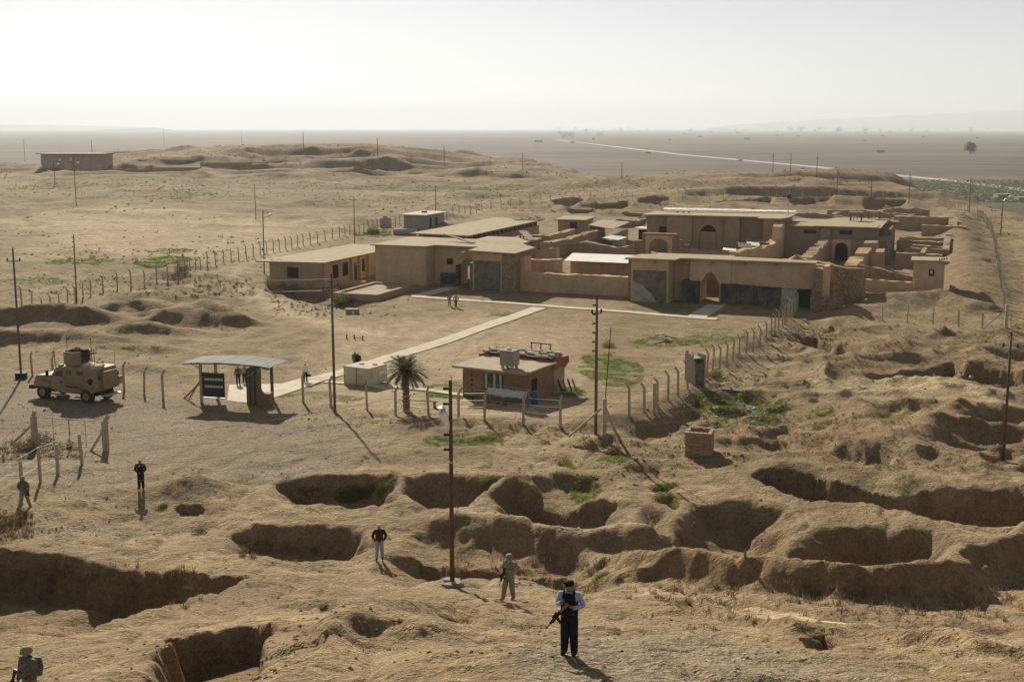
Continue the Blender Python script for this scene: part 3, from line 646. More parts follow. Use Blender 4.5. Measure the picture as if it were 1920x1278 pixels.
def palace():
    # ---- throne room front, right of the low wall
    b = Bld('palace_facade', 30, 0, 'long tan palace front with pointed arch doorway and dark carved slabs below', 'building')
    b.box('pier', 18.0, 23.2, -3.2, 1.5, -0.3, 5.75, M_PLASTER)
    b.box('relief_slab', 18.3, 22.9, -3.32, -3.19, 0.0, 4.3, M_GREYSLAB)
    mb = MB().prism([(18.35-30, 0.0), (21.6-30, 0.0), (21.2-30, 0.9), (20.2-30, 1.7), (19.6-30, 2.3), (18.35-30, 2.9)], 0, 0.05)
    M = Matrix.Rotation(math.pi/2, 4, 'X'); mb.v = [M @ p + Vector((0, -3.31, 0)) for p in mb.v]
    tag(mb.build('slab_patch', M_SLABP, b.root), 'pale plaster patch on the carved slab')
    b.box('side_buttress', 17.55, 18.0, -3.0, 2.0, -0.3, 5.7, M_STONE)
    b.box('recess_wall', 23.2, 25.6, 0.4, 1.5, -0.3, 5.75, M_PLASTER)
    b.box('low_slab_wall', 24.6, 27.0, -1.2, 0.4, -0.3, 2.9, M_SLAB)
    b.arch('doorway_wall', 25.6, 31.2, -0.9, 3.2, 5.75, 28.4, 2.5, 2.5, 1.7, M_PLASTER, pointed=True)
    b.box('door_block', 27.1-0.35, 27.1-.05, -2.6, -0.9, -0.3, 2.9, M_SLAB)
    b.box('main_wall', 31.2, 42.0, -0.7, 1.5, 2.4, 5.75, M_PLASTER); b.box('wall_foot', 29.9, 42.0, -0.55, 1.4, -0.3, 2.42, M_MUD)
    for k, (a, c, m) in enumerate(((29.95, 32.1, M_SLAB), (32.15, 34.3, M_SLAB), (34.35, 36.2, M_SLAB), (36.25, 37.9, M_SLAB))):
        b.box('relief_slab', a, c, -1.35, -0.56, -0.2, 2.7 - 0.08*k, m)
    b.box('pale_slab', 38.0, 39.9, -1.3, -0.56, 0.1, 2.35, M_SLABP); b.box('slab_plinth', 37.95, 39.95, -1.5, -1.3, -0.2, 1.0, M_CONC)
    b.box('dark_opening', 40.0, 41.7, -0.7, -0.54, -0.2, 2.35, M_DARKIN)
    b.plate('roof_edge', [(17.2, -3.7, 5.76), (24.2, -3.7, 5.76), (24.4, -1.4, 5.76), (42.4, -1.5, 5.76), (42.2, 1.0, 5.76), (28, 3.4, 5.76), (18, 2.2, 5.76)], 0.22, M_ROOF)
    b.box('roof_slab', 19, 30, 3.4, 9.0, 5.3, 5.5, M_ROOF)
    for u in (21.2, 25.4, 28.7, 33, 37): b.box('beam_end', u-.18, u+.18, -1.9 if u > 24 else -3.55, -0.7 if u > 24 else -3.2, 5.3, 5.6, M_ROOF)
    b.box('rear_wall', 18.5, 42, 11.5, 13.0, -0.3, 4.3, M_MUD); b.box('side_wall', 18.2, 19.4, 2, 11.5, -0.3, 4.8, M_MUD); b.box('cross_wall', 33, 34.2, 1.5, 11.5, -0.3, 4.6, M_MUD)
    # right corner tower of rubble
    t = Bld('stone_tower', 42.6, 0, 'rough rubble stone corner tower at right end of palace front', 'tower')
    t.box('tower_body', 42.05, 43.3, -1.9, 2.6, -0.3, 5.0, M_STONE); t.box('plaster_edge', 43.3, 43.95, -1.8, 1.0, -0.3, 5.6, M_PLASTER); t.box('buttress', 42.0, 46.0, -3.4, -1.95, -0.4, 1.7, M_STONE)
    # ---- left gate: block, recessed arch, pier, stone end
    b = Bld('palace_gate', -12, 6, 'tan palace gate block with round arch and grey carved pier', 'building')
    b.box('left_block', -23.3, -14.9, 2.3, 16.0, -0.4, 5.8, M_PLASTER)
    b.arch('arch_wall', -14.9, -6.5, 5.6, 8.5, 5.75, -9.3, 2.7, 2.7, 1.35, M_PLASTER)
    b.box('low_relief', -13.9, -10.9, 5.25, 5.6, -0.2, 1.7, M_SLAB); b.box('gate_relief', -10.9, -10.6, 4.2, 5.6, -0.2, 3.1, M_SLAB); b.box('gate_relief', -8.0, -7.7, 4.2, 5.6, -0.2, 3.1, M_SLAB)
    b.box('grating', -12.9, -11.9, 5.52, 5.6, 3.0, 3.9, M_DARKIN)
    b.box('pier', -6.5, -1.9, 0.0, 8.0, -0.3, 5.7, M_PLASTER); b.box('relief_slab', -6.2, -2.2, -0.14, 0.0, 0.0, 4.4, M_GREYSLAB); b.box('pier_return', -7.0, -6.5, 0.1, 5.6, -0.2, 4.0, M_GREYSLAB)
    b.box('stone_end', -1.9, 0.3, -0.1, 4.2, -0.3, 5.45, M_STONE); b.box('plaster_return', 0.3, 0.9, 1.6, 4.6, -0.3, 4.9, M_PLASTER)
    b.plate('roof', [(-23.8, 1.8, 5.82), (-14.6, 1.8, 5.82), (-14.4, 4.5, 5.8), (-7.4, 4.6, 5.72), (-7.0, -0.5, 5.72), (0.2, -0.5, 5.5), (0.1, 8.8, 5.5), (-6, 15.5, 5.8), (-23.8, 16.4, 5.82)], 0.18, M_ROOF)
    b.plate('tilted_slab', [(-16.2, 12, 6.9), (-14.6, 12, 6.6), (-10, 10.2, 5.95), (-10.3, 8.9, 5.95)], 0.12, M_ROOF)
    for k in range(3): b.box('roof_beam', -8+k*2.4, -7.7+k*2.4, -0.9, 0.2, 5.35, 5.6, M_ROOF)
    # ---- annex at far left
    b = Bld('palace_annex', -32, 0, 'low flat roofed tan annex with corner window left of gate', 'building')
    zb = -0.9
    b.box('front_wall', -37.2, -28.4, -5.2, -4.4, zb, 3.55, M_MUD); b.box('side_wall', -29.2, -28.4, -4.4, 14, zb, 3.55, M_PLASTER); b.box('left_wall', -37.2, -36.4, -4.4, 22, zb, 3.55, M_MUD); b.box('rear_wall', -37.2, -24, 22, 22.6, zb, 3.55, M_MUD)
    w = b.box('window', -34.2, -32.3, -5.24, -5.19, 1.3, 2.9, M_DARKIN); b.box('window_sill', -34.4, -32.1, -5.4, -5.2, 1.12, 1.28, M_CONC, w)
    d = b.box('door', -28.41, -28.36, 4.6, 6.0, zb, 2.6, M_DARKIN); b.box('door_lintel', -28.36, -27.6, 4.3, 6.3, 2.35, 2.5, M_CONC, d)
    for v0 in (-1.8, 1.4, 7.0): b.box('window', -28.41, -28.35, v0, v0+1.7, 1.0, 3.0, M_DARKIN)
    for v0 in (3.7, 6.4, 9.3): b.box('pilaster', -28.4, -27.9, v0, v0+.5, zb, 3.5, M_PLASTER)
    b.plate('roof', [(-39, -6.2, 3.56), (-28, -5.0, 3.56), (-27.8, 12, 3.6), (-23.6, 23, 3.6), (-38, 23, 3.56)], 0.2, M_ROOF)
    b.box('planter_side', -27.9, -23.5, -1.0, -0.4, -0.5, 0.7, M_PLASTER)
    p = Bld('planter', -18, -9, 'long low tan planter wall filled with earth beside annex', 'planter')
    p.box('front_wall', -21.5, -14.6, -14.8, -14.2, -0.5, 0.85, M_MUD); p.box('right_wall', -15.2, -14.6, -14.2, -2.0, -0.5, 0.85, M_MUD); p.box('left_wall', -21.5, -20.9, -14.2, -2.0, -0.5, 0.85, M_MUD); p.box('rear_wall', -20.9, -15.2, -2.6, -2.0, -0.5, 0.85, M_MUD)
    p.box('earth_fill', -20.9, -15.2, -14.2, -2.6, -0.4, 0.6, M_ROOF)
    # ---- low front wall between the gates and things behind it
    ruin_wall([(0.9, 2.3, 2.75), (9, 2.2, 2.7), (17.5, 1.9, 2.75)], 1.3, 'low plastered tan wall linking the gate and the long front', M_PLASTER, None, 0.05)
    ruin_wall([(-3.5, 12.5, 3.6), (1.0, 12.7, 3.5), (3.0, 12.8, 3.7)], 1.2, 'tan wall stub just behind low front wall', M_PLASTER, None, 0.12)
    ruin_wall([(-9.5, 27, 4.0), (-4.5, 27.2, 3.3), (-2.2, 27, 3.9)], 1.2, 'broken wall with lit upright edge behind the stone tower', M_PLASTER, None, 0.3)
    s = Bld('corrugated_shed', 10, 18, 'low shed with pale corrugated roof behind front wall', 'shed')
    s.box('rear_wall', 3.2, 17.2, 22, 22.5, -0.3, 3.2, M_MUD); s.box('front_wall', 3.4, 17.2, 16.0, 16.4, -0.3, 3.0, M_MUD); s.box('left_wall', 3.4, 3.9, 16.4, 22, -0.3, 3.1, M_PLASTER); s.plate('roof', [(2.6, 15.0, 3.1), (17.6, 14.8, 3.1), (17.6, 23, 3.5), (1.6, 23, 3.5)], 0.08, M_CORR)
    for q, (uu, vv) in enumerate(((12.5, 17.6), (13.2, 18.8), (14.4, 20.2), (13.9, 19.4))):
        o = MB().prism([(0, 0), (.4, .05), (.45, .3), (.1, .35)], 0, .2).build('stone', M_DARKIN); o.location = uvw(uu, vv, 3.36+.02*q); tag(o, 'dark stone on the corrugated shed roof, ' + ('nearest the front edge', 'second from the front edge', 'farthest from the front edge', 'between the farthest and the second')[q], 'stone', 'stones on the shed roof')
    # ---- long roofed gallery and roofs behind the gate
    b = Bld('long_gallery', -27, 57, 'long gallery with wide flat earth roof and row of slot openings', 'building')
    b.box('left_wall', -32.2, -31.4, 38, 78, -0.3, 4.3, M_MUD); b.box('front_wall', -31.4, -23.4, 38, 38.8, -0.3, 4.3, M_GREYSLAB); b.box('right_wall', -23.4, -22.8, 38, 78, -0.3, 3.3, M_MUD); b.box('far_wall', -31.4, -23.4, 77.2, 78, -0.3, 4.3, M_MUD)
    for k in range(17): b.box('clerestory_post', -23.3, -22.9, 38.3+k*2.4, 38.7+k*2.4, 3.3, 4.35, M_MUD)
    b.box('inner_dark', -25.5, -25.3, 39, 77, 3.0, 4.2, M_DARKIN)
    b.plate('roof', [(-33.4, 37, 4.45), (-21.9, 36.6, 4.35), (-21.9, 78.6, 4.35), (-33.0, 78.6, 4.45)], 0.2, M_ROOF)
    for k in range(4):
        o = b.plate('loose_slab', [(-27+k*1.3, 73+k, 4.9+.15*k), (-25.3+k*1.3, 73.4+k, 4.7), (-25.2+k*1.3, 75+k, 4.7), (-27+k*1.3, 75+k, 4.75)], 0.1, M_ROOF)
    b = Bld('roofed_room', -11, 25, 'small room with flat earth roof and tilted slab on top', 'building')
    b.box('room_wall', -15, -6.8, 21.2, 30, -0.3, 4.6, M_STONE); b.plate('roof', [(-15.6, 20.3, 4.9), (-6.0, 20.3, 4.9), (-6.2, 30.8, 4.9), (-16, 30.8, 4.9)], 0.2, M_ROOF); b.plate('tilted_slab', [(-10, 29.5, 6.2), (-8.6, 29.8, 6.2), (-5.6, 25.5, 5.15), (-6.5, 24.6, 5.15)], 0.12, M_ROOF)
    b.box('prop', -9.6, -9.4, 29, 29.2, 5.0, 6.1, M_WOOD); b.box('prop', -8.8, -8.6, 28.4, 28.6, 5.0, 5.9, M_WOOD)
    # ---- huts
    b = Bld('brick_hut', -20.8, 97, 'small mud hut with flat roof behind the gallery', 'hut')
    b.box('hut_wall', -23.8, -17.8, 94, 101, -0.3, 3.3, M_MUD); b.plate('roof', [(-24.6, 93.2, 3.32), (-17.2, 93.2, 3.32), (-17.2, 101.8, 3.5), (-24.6, 101.8, 3.5)], 0.2, M_ROOF); b.box('window', -21, -19.4, 93.95, 94.0, 1.5, 2.8, M_DARKIN)
    b = Bld('open_shed', -8.5, 80, 'shed with tilted pale roof and white panels beneath it', 'shed')
    b.plate('roof', [(-12, 77.6, 3.6), (-5.6, 73.4, 3.2), (-5.6, 87, 3.7), (-12.2, 88, 3.9)], 0.15, M_ROOF); b.box('white_panel', -5.9, -5.7, 74, 80, -0.2, 2.2, M_WHITEWALL); b.box('white_panel', -5.9, -5.7, 80.2, 86, -0.2, 2.4, M_CONC); b.box('rear_wall', -11.8, -11.4, 77, 87, -0.2, 3.5, M_MUD)
    b.plate('low_roof', [(-5.2, 64, 2.3), (-1.8, 63.4, 2.0), (-1.8, 70.5, 2.0), (-5.2, 71, 2.3)], 0.1, M_GALV); b.box('low_panel', -2.0, -1.9, 64, 70, -0.2, 1.9, M_WHITEWALL)
    b.plate('side_roof', [(-3.8, 83, 2.9), (4.0, 80.5, 2.7), (5.0, 82.0, 2.7), (-3, 86, 2.9)], 0.1, M_CORR); b.box('dark_back', -3, 3.5, 84, 84.4, -.2, 2.5, M_DARKIN)
    # ---- big hall
    b = Bld('great_hall', 16, 70, 'tall tan hall with blind arched portal and flat roof', 'building')
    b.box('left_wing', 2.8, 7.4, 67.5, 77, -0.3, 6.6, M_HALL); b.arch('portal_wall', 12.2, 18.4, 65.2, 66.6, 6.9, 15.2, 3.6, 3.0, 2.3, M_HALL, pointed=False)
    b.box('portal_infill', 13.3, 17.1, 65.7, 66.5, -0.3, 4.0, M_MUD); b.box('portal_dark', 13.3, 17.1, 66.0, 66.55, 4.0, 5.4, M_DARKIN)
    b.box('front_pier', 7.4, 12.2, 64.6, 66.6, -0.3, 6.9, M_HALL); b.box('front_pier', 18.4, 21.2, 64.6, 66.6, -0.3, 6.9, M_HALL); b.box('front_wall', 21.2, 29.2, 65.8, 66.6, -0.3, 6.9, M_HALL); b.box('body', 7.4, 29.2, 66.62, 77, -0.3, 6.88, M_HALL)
    w = b.box('window', 5.2, 7.0, 67.44, 67.5, 2.6, 4.6, M_DARKIN)
    b.plate('roof', [(2.0, 66.6, 6.65), (7.0, 64.0, 6.95), (24.9, 64.0, 6.95), (24.9, 60.8, 6.95), (29.3, 60.8, 6.95), (30.2, 65, 6.95), (30.2, 77.8, 6.95), (2.0, 77.8, 6.65)], 0.22, M_ROOF)
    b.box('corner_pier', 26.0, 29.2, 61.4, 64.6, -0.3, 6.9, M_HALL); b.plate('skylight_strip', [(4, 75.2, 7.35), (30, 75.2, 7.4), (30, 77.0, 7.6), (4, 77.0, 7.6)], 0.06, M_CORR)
    b.box('ledge', 19, 25.8, 65.2, 65.7, 2.7, 2.95, M_CONC)
    for k in range(3): b.box('roof_stone', 8+k*1.1, 8.4+k*1.1, 70, 70.3, 7.17, 7.4, M_DARKIN)
    b = Bld('side_hall', 38, 72, 'tan hall with two slot windows and cracked flat roof', 'building')
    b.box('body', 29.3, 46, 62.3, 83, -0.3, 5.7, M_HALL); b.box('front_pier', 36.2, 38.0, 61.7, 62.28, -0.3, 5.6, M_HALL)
    for u0 in (33.2, 39.5): b.box('slot_window', u0, u0+2.2, 62.22, 62.3, 4.5, 5.2, M_DARKIN)
    b.plate('roof', [(30.2, 61.4, 5.72), (46.6, 61.2, 5.72), (46.8, 84, 5.8), (37, 84, 5.8), (33, 70, 5.8), (30.2, 70, 5.8)], 0.2, M_ROOF)
    b.plate('roof_crack_slab', [(35.0, 61.0, 5.93), (45.9, 61.0, 5.93), (46.2, 66, 5.93), (40, 65, 5.93)], 0.08, M_ROOF)
    for (u0, v0, k) in ((40.0, 76, 1.5), (42.9, 82, 1.4)):
        f = Bld('roof_lantern', u0, v0, ('open frame lantern at middle of side hall roof', 'open frame lantern with flat top at rear of side hall roof')[u0 > 41], 'roof frame', 5.98)
        for a in (0, 2.0):
            for c in (0, 1.6): f.box('leg', u0+a, u0+a+.2, v0+c, v0+c+.2, 5.98, 5.98+k, M_WOOD)
        for a in (0.7, 1.3): f.box('bar', u0+a, u0+a+.1, v0+.05, v0+.15, 5.98, 5.98+k, M_WOOD)
        f.box('top', u0-.2, u0+2.4, v0-.2, v0+2.0, 5.98+k, 5.98+k+.15, M_ROOF if u0 > 41 else M_WOOD)
    b = Bld('ruined_pier', 47.3, 72, 'broken brick pier leaning against right end of side hall', 'wall')
    b.box('brick_face', 46.2, 48.2, 58.6, 68, -0.3, 4.2, M_STONE); b.box('upper_face', 46.2, 48.0, 68.1, 84, -0.3, 5.2, M_STONE); b.box('cap', 46.8, 48.6, 80, 84.5, 5.2, 5.7, M_STONE)
    # ---- ruined gate with arch and walls around the court
    b = Bld('ruined_arch', 8.2, 56, 'broken brick gateway with open round arch inside the court', 'arch')
    b.arch('arch_wall', 4.9, 11.3, 55.4, 56.8, 4.3, 8.1, 3.6, 1.7, 1.7, M_BRICKW); b.box('left_shoulder', 3.4, 4.9, 55.5, 56.7, -.3, 2.9, M_BRICKW); b.box('right_shoulder', 11.3, 12.2, 55.5, 56.7, -.3, 3.2, M_BRICKW); b.arch('arch_ring', 5.6, 10.6, 55.15, 55.4, 3.9, 8.1, 3.6, 1.7, 1.7, M_PLASTER)
    b.box('stub', 12.2, 13.6, 55.4, 56.8, -0.3, 2.4, M_BRICKW)
    ruin_wall([(-9.5, 56.3, 1.6), (-6, 56.2, 2.4), (0, 56, 1.5), (3.6, 56, 2.1)], 1.4, 'low crumbling wall left of the ruined arch', jag=.12)
    ruin_wall([(13.6, 56, 1.7), (17, 56, 1.5), (21.5, 56, 1.3)], 1.3, 'low crumbling wall right of the ruined arch', jag=.1)
    ruin_wall([(-10.4, 44, 3.0), (-10, 60, 2.6), (-9.6, 79, 2.9)], 1.6, 'long wall with worn pale top running back beside open shed', M_MUD, jag=.25)
    ruin_wall([(-14.5, 58, 3.0), (-14.6, 75, 3.0)], 1.4, 'tall mud wall running back next to the gallery', jag=.1)
    ruin_wall([(-20.5, 62, 2.6), (-14.8, 62, 2.8)], 1.2, 'short cross wall between the gallery and tall mud wall', jag=.1)
    ruin_wall([(-20, 42, 2.6), (-19.8, 60, 2.9)], 1.3, 'mud wall along the shaded passage by the gallery', jag=.12)
    ruin_wall([(24.5, 40, 2.9), (28.6, 52, 3.3), (29.0, 60, 3.6)], 2.2, 'broken wall with slabs on top before side hall', M_PLASTER, jag=.3)
    ruin_wall([(29.2, 56.5, 6.0), (29.1, 60.0, 6.3)], 1.7, 'tall rounded wall stump against the hall corner', M_PLASTER, jag=.2)
    for k, (uu, vv, a) in enumerate(((24.0, 38.5, .1), (26.2, 49, .2), (27.4, 51.5, -.1), (25.6, 44, .3))):
        o = MB().box(-1.1, 1.1, -1.0, 1.0, 0, .12).build('roof_sheet', (M_CORR, M_WHITE, M_ROOF, M_ROOF)[k]); o.location = uvw(uu, vv, 3.35 + .1*k); o.rotation_euler = (a, .1, PROT+a)
        tag(o, ('pale tilted sheet at foot of slab covered wall', 'white sheet at left edge on slab covered wall', 'earthen slab at top of slab covered wall', 'earthen slab halfway along slab covered wall')[k], 'sheet', 'loose sheets on the broken wall')
    # rooms on the right
    b = Bld('arched_room_wall', 41, 59.5, 'mud wall with tall arched doorway and rounded top', 'wall')
    b.arch('door_wall', 36.8, 44.0, 58.9, 60.1, 3.7, 40.2, 2.3, 2.2, 1.1, M_MUD); b.arch('door_ring', 38.6, 41.8, 58.7, 58.9, 3.9, 40.2, 2.3, 2.2, 1.1, M_PLASTER); b.box('door_dark', 38.8, 41.6, 60.15, 60.3, -.3, 3.5, M_DARKIN)
    ruin_wall([(37.2, 58.9, 3.5), (37.0, 46, 3.3), (37.0, 30, 3.1)], 1.8, 'left wall of arched room with rough stepped top', M_MUD, jag=.3)
    ruin_wall([(45.4, 58, 3.9), (45.4, 54, 3.8)], 2.4, 'square topped wall stump right of arched doorway', jag=.04)
    ruin_wall([(44.9, 50, 3.4), (44.9, 41, 3.3)], 2.0, 'thick flat topped wall block before the square stump', jag=.05)
    ruin_wall([(44.6, 37, 3.2), (44.4, 27, 2.6)], 2.2, 'stepped wall block with pale broken top near stone wall', M_PLASTER, jag=.3)
    ruin_wall([(47.5, 49, 3.4), (47.6, 44, 3.3)], 1.5, 'narrow wall with lit right edge beside the stump', jag=.05)
    ruin_wall([(37, 27.5, 2.3), (43.6, 27.2, 2.2)], 1.3, 'low mud wall closing the arched room on this side', jag=.12)
    ruin_wall([(19.5, 15.5, 4.6), (28, 15.8, 4.3), (36.5, 15.6, 4.4)], 1.6, 'rough wall top peeping over the long palace front', M_MUD, jag=.25)
    ruin_wall([(36.5, 17, 4.4), (37.6, 17.5, 5.0), (38.6, 17, 4.5), (43, 17, 4.0)], 1.5, 'rounded broken wall behind right end of palace front', M_MUD, jag=.2)
    ruin_wall([(49.8, 53, 2.5), (57.2, 52.6, 2.4)], 1.4, 'plain rectangular mud wall behind the small tower', jag=.04)
    ruin_wall([(50.5, 66, 2.1), (57.2, 66, 2.0)], 1.3, 'first low room wall behind the plain mud wall', jag=.12)
    ruin_wall([(49.5, 72.5, 2.2), (57.3, 72.5, 2.0)], 1.2, 'second low room wall behind the plain mud wall', jag=.15)
    ruin_wall([(48.6, 80, 2.2), (58.2, 80, 2.2)], 1.2, 'third low room wall behind the plain mud wall', jag=.15)
    ruin_wall([(48.6, 90, 2.1), (58, 90, 2.1)], 1.2, 'fourth low room wall behind the plain mud wall', jag=.15)
    ruin_wall([(57.6, 66, 2.1), (57.6, 92, 2.2)], 1.2, 'low wall closing the four room walls on the right', jag=.15)
    ruin_wall([(54, 52, 2.6), (54.2, 62, 2.6)], .8, 'thin wall ridge behind the small tower roof', jag=.08)
    ruin_wall([(45.5, 129, 3.6), (58.2, 129, 3.5)], 2.0, 'long high mud wall at the back right of palace', jag=.06)
    ruin_wall([(58.2, 129, 3.5), (58.4, 118, 2.6)], 1.8, 'short return of the long high mud wall', jag=.1)
    ruin_wall([(52, 115, 2.7), (61, 115, 2.6)], 2.0, 'mud wall in front of the long high wall', jag=.08)
    ruin_wall([(57, 98, 2.2), (61.5, 98.5, 2.0)], 1.6, 'short mud wall at right edge of rooms', jag=.1)
    # walls at the rear
    rear = [((27, 166), (40, 166), 'left'), ((39, 158), (49, 158), 'right'), ((16, 150), (30, 150), 'middle'), ((-4, 120), (5, 121), 'front left'), ((-14, 128), (-4, 128), 'far left'), ((5, 135), (14, 137), 'centre left'), ((31, 138), (45, 138), 'front right'), ((14, 122), (29, 122), 'front middle'), ((-20, 112), (-12, 113), 'near hut'), ((-2, 104), (4, 103), 'beside open shed'), ((20, 108), (28, 108), 'behind great hall'), ((32, 100), (45, 101), 'behind side hall'), ((-26, 140), (-12, 142), 'outermost left'), ((40, 180), (52, 178), 'outermost right')]
    for i, (a, c, w) in enumerate(rear):
        ruin_wall([(a[0], a[1], 2.0+.25*(i % 4)), ((a[0]+c[0])/2, (a[1]+c[1])/2, 2.3), (c[0], c[1], 2.0+.2*(i % 3))], 1.6, 'low reddish ruin wall at palace rear, ' + w, M_MUD, 'ruin walls at the palace rear', .3, seed=i)
        if i % 2 == 0: ruin_wall([(c[0], c[1]+1, 2.0), (c[0]+.3, c[1]+11, 2.0)], 1.5, 'ruin wall running away from the %s rear wall' % w, M_MUD, 'ruin walls at the palace rear', .3, seed=i+40)
    # ---- front right walls and small tower
    b = Bld('small_tower', 56, 17, 'small square tan tower with flat roof and one window', 'tower')
    b.box('body', 53.9, 58.0, 15.0, 19.2, -0.3, 5.0, M_PLASTER); b.box('roof', 53.5, 58.6, 14.5, 19.7, 5.0, 5.2, M_ROOF); w = b.box('window', 56.0, 56.7, 14.94, 15.0, 3.0, 3.9, M_DARKIN); b.box('grille', 56.2, 56.5, 14.9, 14.935, 3.3, 3.8, M_GALV, w)
    for k in range(4): b.box('roof_stone', 57.2+k*.3, 57.4+k*.3, 15+k*.7, 15.3+k*.7, 5.2, 5.4, M_DARKIN)
    ruin_wall([(43.5, 14.6, 2.3), (49, 14.5, 2.2), (54, 14.4, 2.1)], .9, 'long plastered tan wall before the small tower', M_PLASTER, None, .03)
    ruin_wall([(43.4, 11.6, .8), (52, 11.6, .8), (59.0, 11.7, .9)], .8, 'low stone parapet along the foot of plastered wall', M_STONE, None, .08)
    ruin_wall([(59.2, 11.8, 1.0), (59.2, 18, 1.5)], .8, 'stone end wall at the right corner below the tower', M_STONE, None, .1)
    ruin_wall([(44.0, 5.0, 5.0), (46.6, 5.2, 4.7), (47.4, 8, 4.4)], 1.4, 'rough stone wall with flat top right of stone tower', M_STONE, None, .08)
    ruin_wall([(46.5, 17, 3.9), (49, 19, 3.4), (51, 18.5, 2.9), (54.2, 17.5, 2.7)], 1.3, 'sloping rubble wall running down to the small tower', M_STONE, None, .15)
    ruin_wall([(52.0, 29, 1.3), (55.0, 29, 1.3)], .7, 'tiny box of low walls left of the tower', M_PLASTER, None, .05)
    ruin_wall([(60.5, 22, 1.2), (64, 21, .7)], .9, 'low broken wall right of the small tower', M_STONE, None, .1)
    # ---- white outbuilding beyond the fence corner, tank and pipe
    b = Bld('outbuilding', -58.3, 98, 'small pale grey outbuilding with flat overhanging roof', 'building')
    b.box('body', -61.0, -55.8, 93.4, 105, -0.4, 3.5, M_WHITEWALL); b.box('roof', -61.8, -55.0, 92.4, 106, 3.5, 3.75, M_PATH); b.box('base', -61.6, -54.2, 92.0, 107, -0.5, 0.12, M_CONC)
    b.box('door', -55.79, -55.72, 96.4, 97.4, 0.1, 2.7, M_DARKIN); b.box('window', -55.79, -55.72, 99.6, 100.8, 0.8, 2.7, M_DARKIN); b.box('roof_stone', -59, -58, 99, 100, 3.75, 4.1, M_DARKIN)
    b = Bld('water_tank', -67.5, 97, 'grey round water tank standing beside the outbuilding', 'tank')
    mb = MB().lathe([(1.25, 0), (1.3, .1), (1.3, 2.3), (1.2, 2.45), (.3, 2.6)], 16); mb.build('tank_body', M_CONC, b.root, True); b.box('hatch', -67.9, -67.1, 96.7, 97.3, 2.55, 2.85, M_RUST)
    o = MB().tube([(0, 0, 0), (5, .4, 0)], .75, 12).build('concrete_pipe', M_CONC, None, True); o.location = uvw(-58.5, 83, .55); o.rotation_euler = (0, 0, PROT); tag(o, 'fallen grey concrete pipe lying before the outbuilding', 'pipe')
palace()

def far_building():
    p = G(136, 321, 300); s = p.y/FPX
    r = empty('flat_roofed_fort', p, -0.06, 'long plain tan building with thin flat roof on the far mound', 'building')
    W2 = 59*s; H = 31*s
    MB().box(-W2, W2*0.99, 0, 12, -2, H).build('wall', M_STUC, r)
    MB().box(-W2*1.12, W2*1.05, -1.2, 13, H, H+.35).build('roof', M_RUST, r)
    MB().box(-W2*0.42, -W2*0.34, -.12, 0, H*.6, H*.75).build('window', M_WHITE, r); MB().box(-W2*0.06, 0, -.12, 0, H*.62, H*.8).build('window', M_WHITE, r)
    MB().box(-W2*0.24, -W2*.02, -.2, 0, -1, H*.52).build('door', M_PLASTER, r); MB().box(W2*.55, W2*.57, -.2, 0, -1, H).build('buttress', M_STUC, r); MB().box(-W2*.44, -W2*.42, -.2, 0, -1, H).build('buttress', M_STUC, r)
    for k, (px, py, w, d) in enumerate(((260, 322, 30, 1.6), (360, 318, 34, 1.4), (330, 303, 40, 1.2), (440, 310, 30, 1.8))):
        q = G(px, py, 300); o = MB().box(-w/2, w/2, 0, 1, -1, .7*d).build('excavated_ruin', M_MUD); o.location = q; o.rotation_euler = (0, 0, (-.05, .1, .05, .2)[k])
        tag(o, 'long low excavated wall on the far mound, ' + ('next to the fort', 'middle one in front', 'uppermost one', 'rightmost one')[k], 'wall', 'excavated walls on the far mound')
far_building()
# ------------------------------------------------------------------ paths
def strip_path(name, line, width, lanes=1, slab=3.0, lift=0.09, gap=0.035, label=None):
    """paving laid along pixel points of the finished ground, one slab at a time"""
    P = [G(*p) for p in line]; root = empty(name, P[0]); root['kind'] = 'structure'
    n = 0
    for a, b in zip(P[:-1], P[1:]):
        d = (b-a).to_2d(); L = d.length; d.normalize(); nn = Vector((-d.y, d.x)); k = max(1, round(L/slab))
        for i in range(k):
            for j in range(lanes):
                w0 = -width/2 + width*j/lanes + (gap if j else 0); w1 = -width/2 + width*(j+1)/lanes
                t0 = L*i/k + gap; t1 = L*(i+1)/k; dz = lift + random.uniform(-.012, .012)
                c = [a.to_2d() + d*t + nn*w for t, w in ((t0, w0), (t1, w0), (t1, w1), (t0, w1))]
                if n == 0: pass
                vs = [(q.x-P[0].x, q.y-P[0].y, ground(q.x, q.y)-P[0].z-.1) for q in c] + [(q.x-P[0].x, q.y-P[0].y, ground(q.x, q.y)-P[0].z+dz) for q in c]
                mk('paving_slab', vs, [(0, 3, 2, 1), (4, 5, 6, 7), (0, 1, 5, 4), (1, 2, 6, 5), (2, 3, 7, 6), (3, 0, 4, 7)], M_PATH, root); n += 1
    return root
strip_path('path', [(560, 722), (640, 699), (760, 662), (880, 623), (1012, 577)], 2.1, 3, 4.0)
strip_path('path', [(772, 556), (900, 565), (1012, 573), (1160, 584), (1300, 596), (1345, 599)], 1.5, 1, 4.0)
strip_path('path', [(782, 556), (845, 540)], 2.2, 1, 4.0)
strip_path('path', [(1304, 596), (1345, 572)], 2.4, 1, 4.0)
strip_path('path', [(610, 716), (725, 724), (800, 732), (872, 742)], 1.0, 1, 3.0)
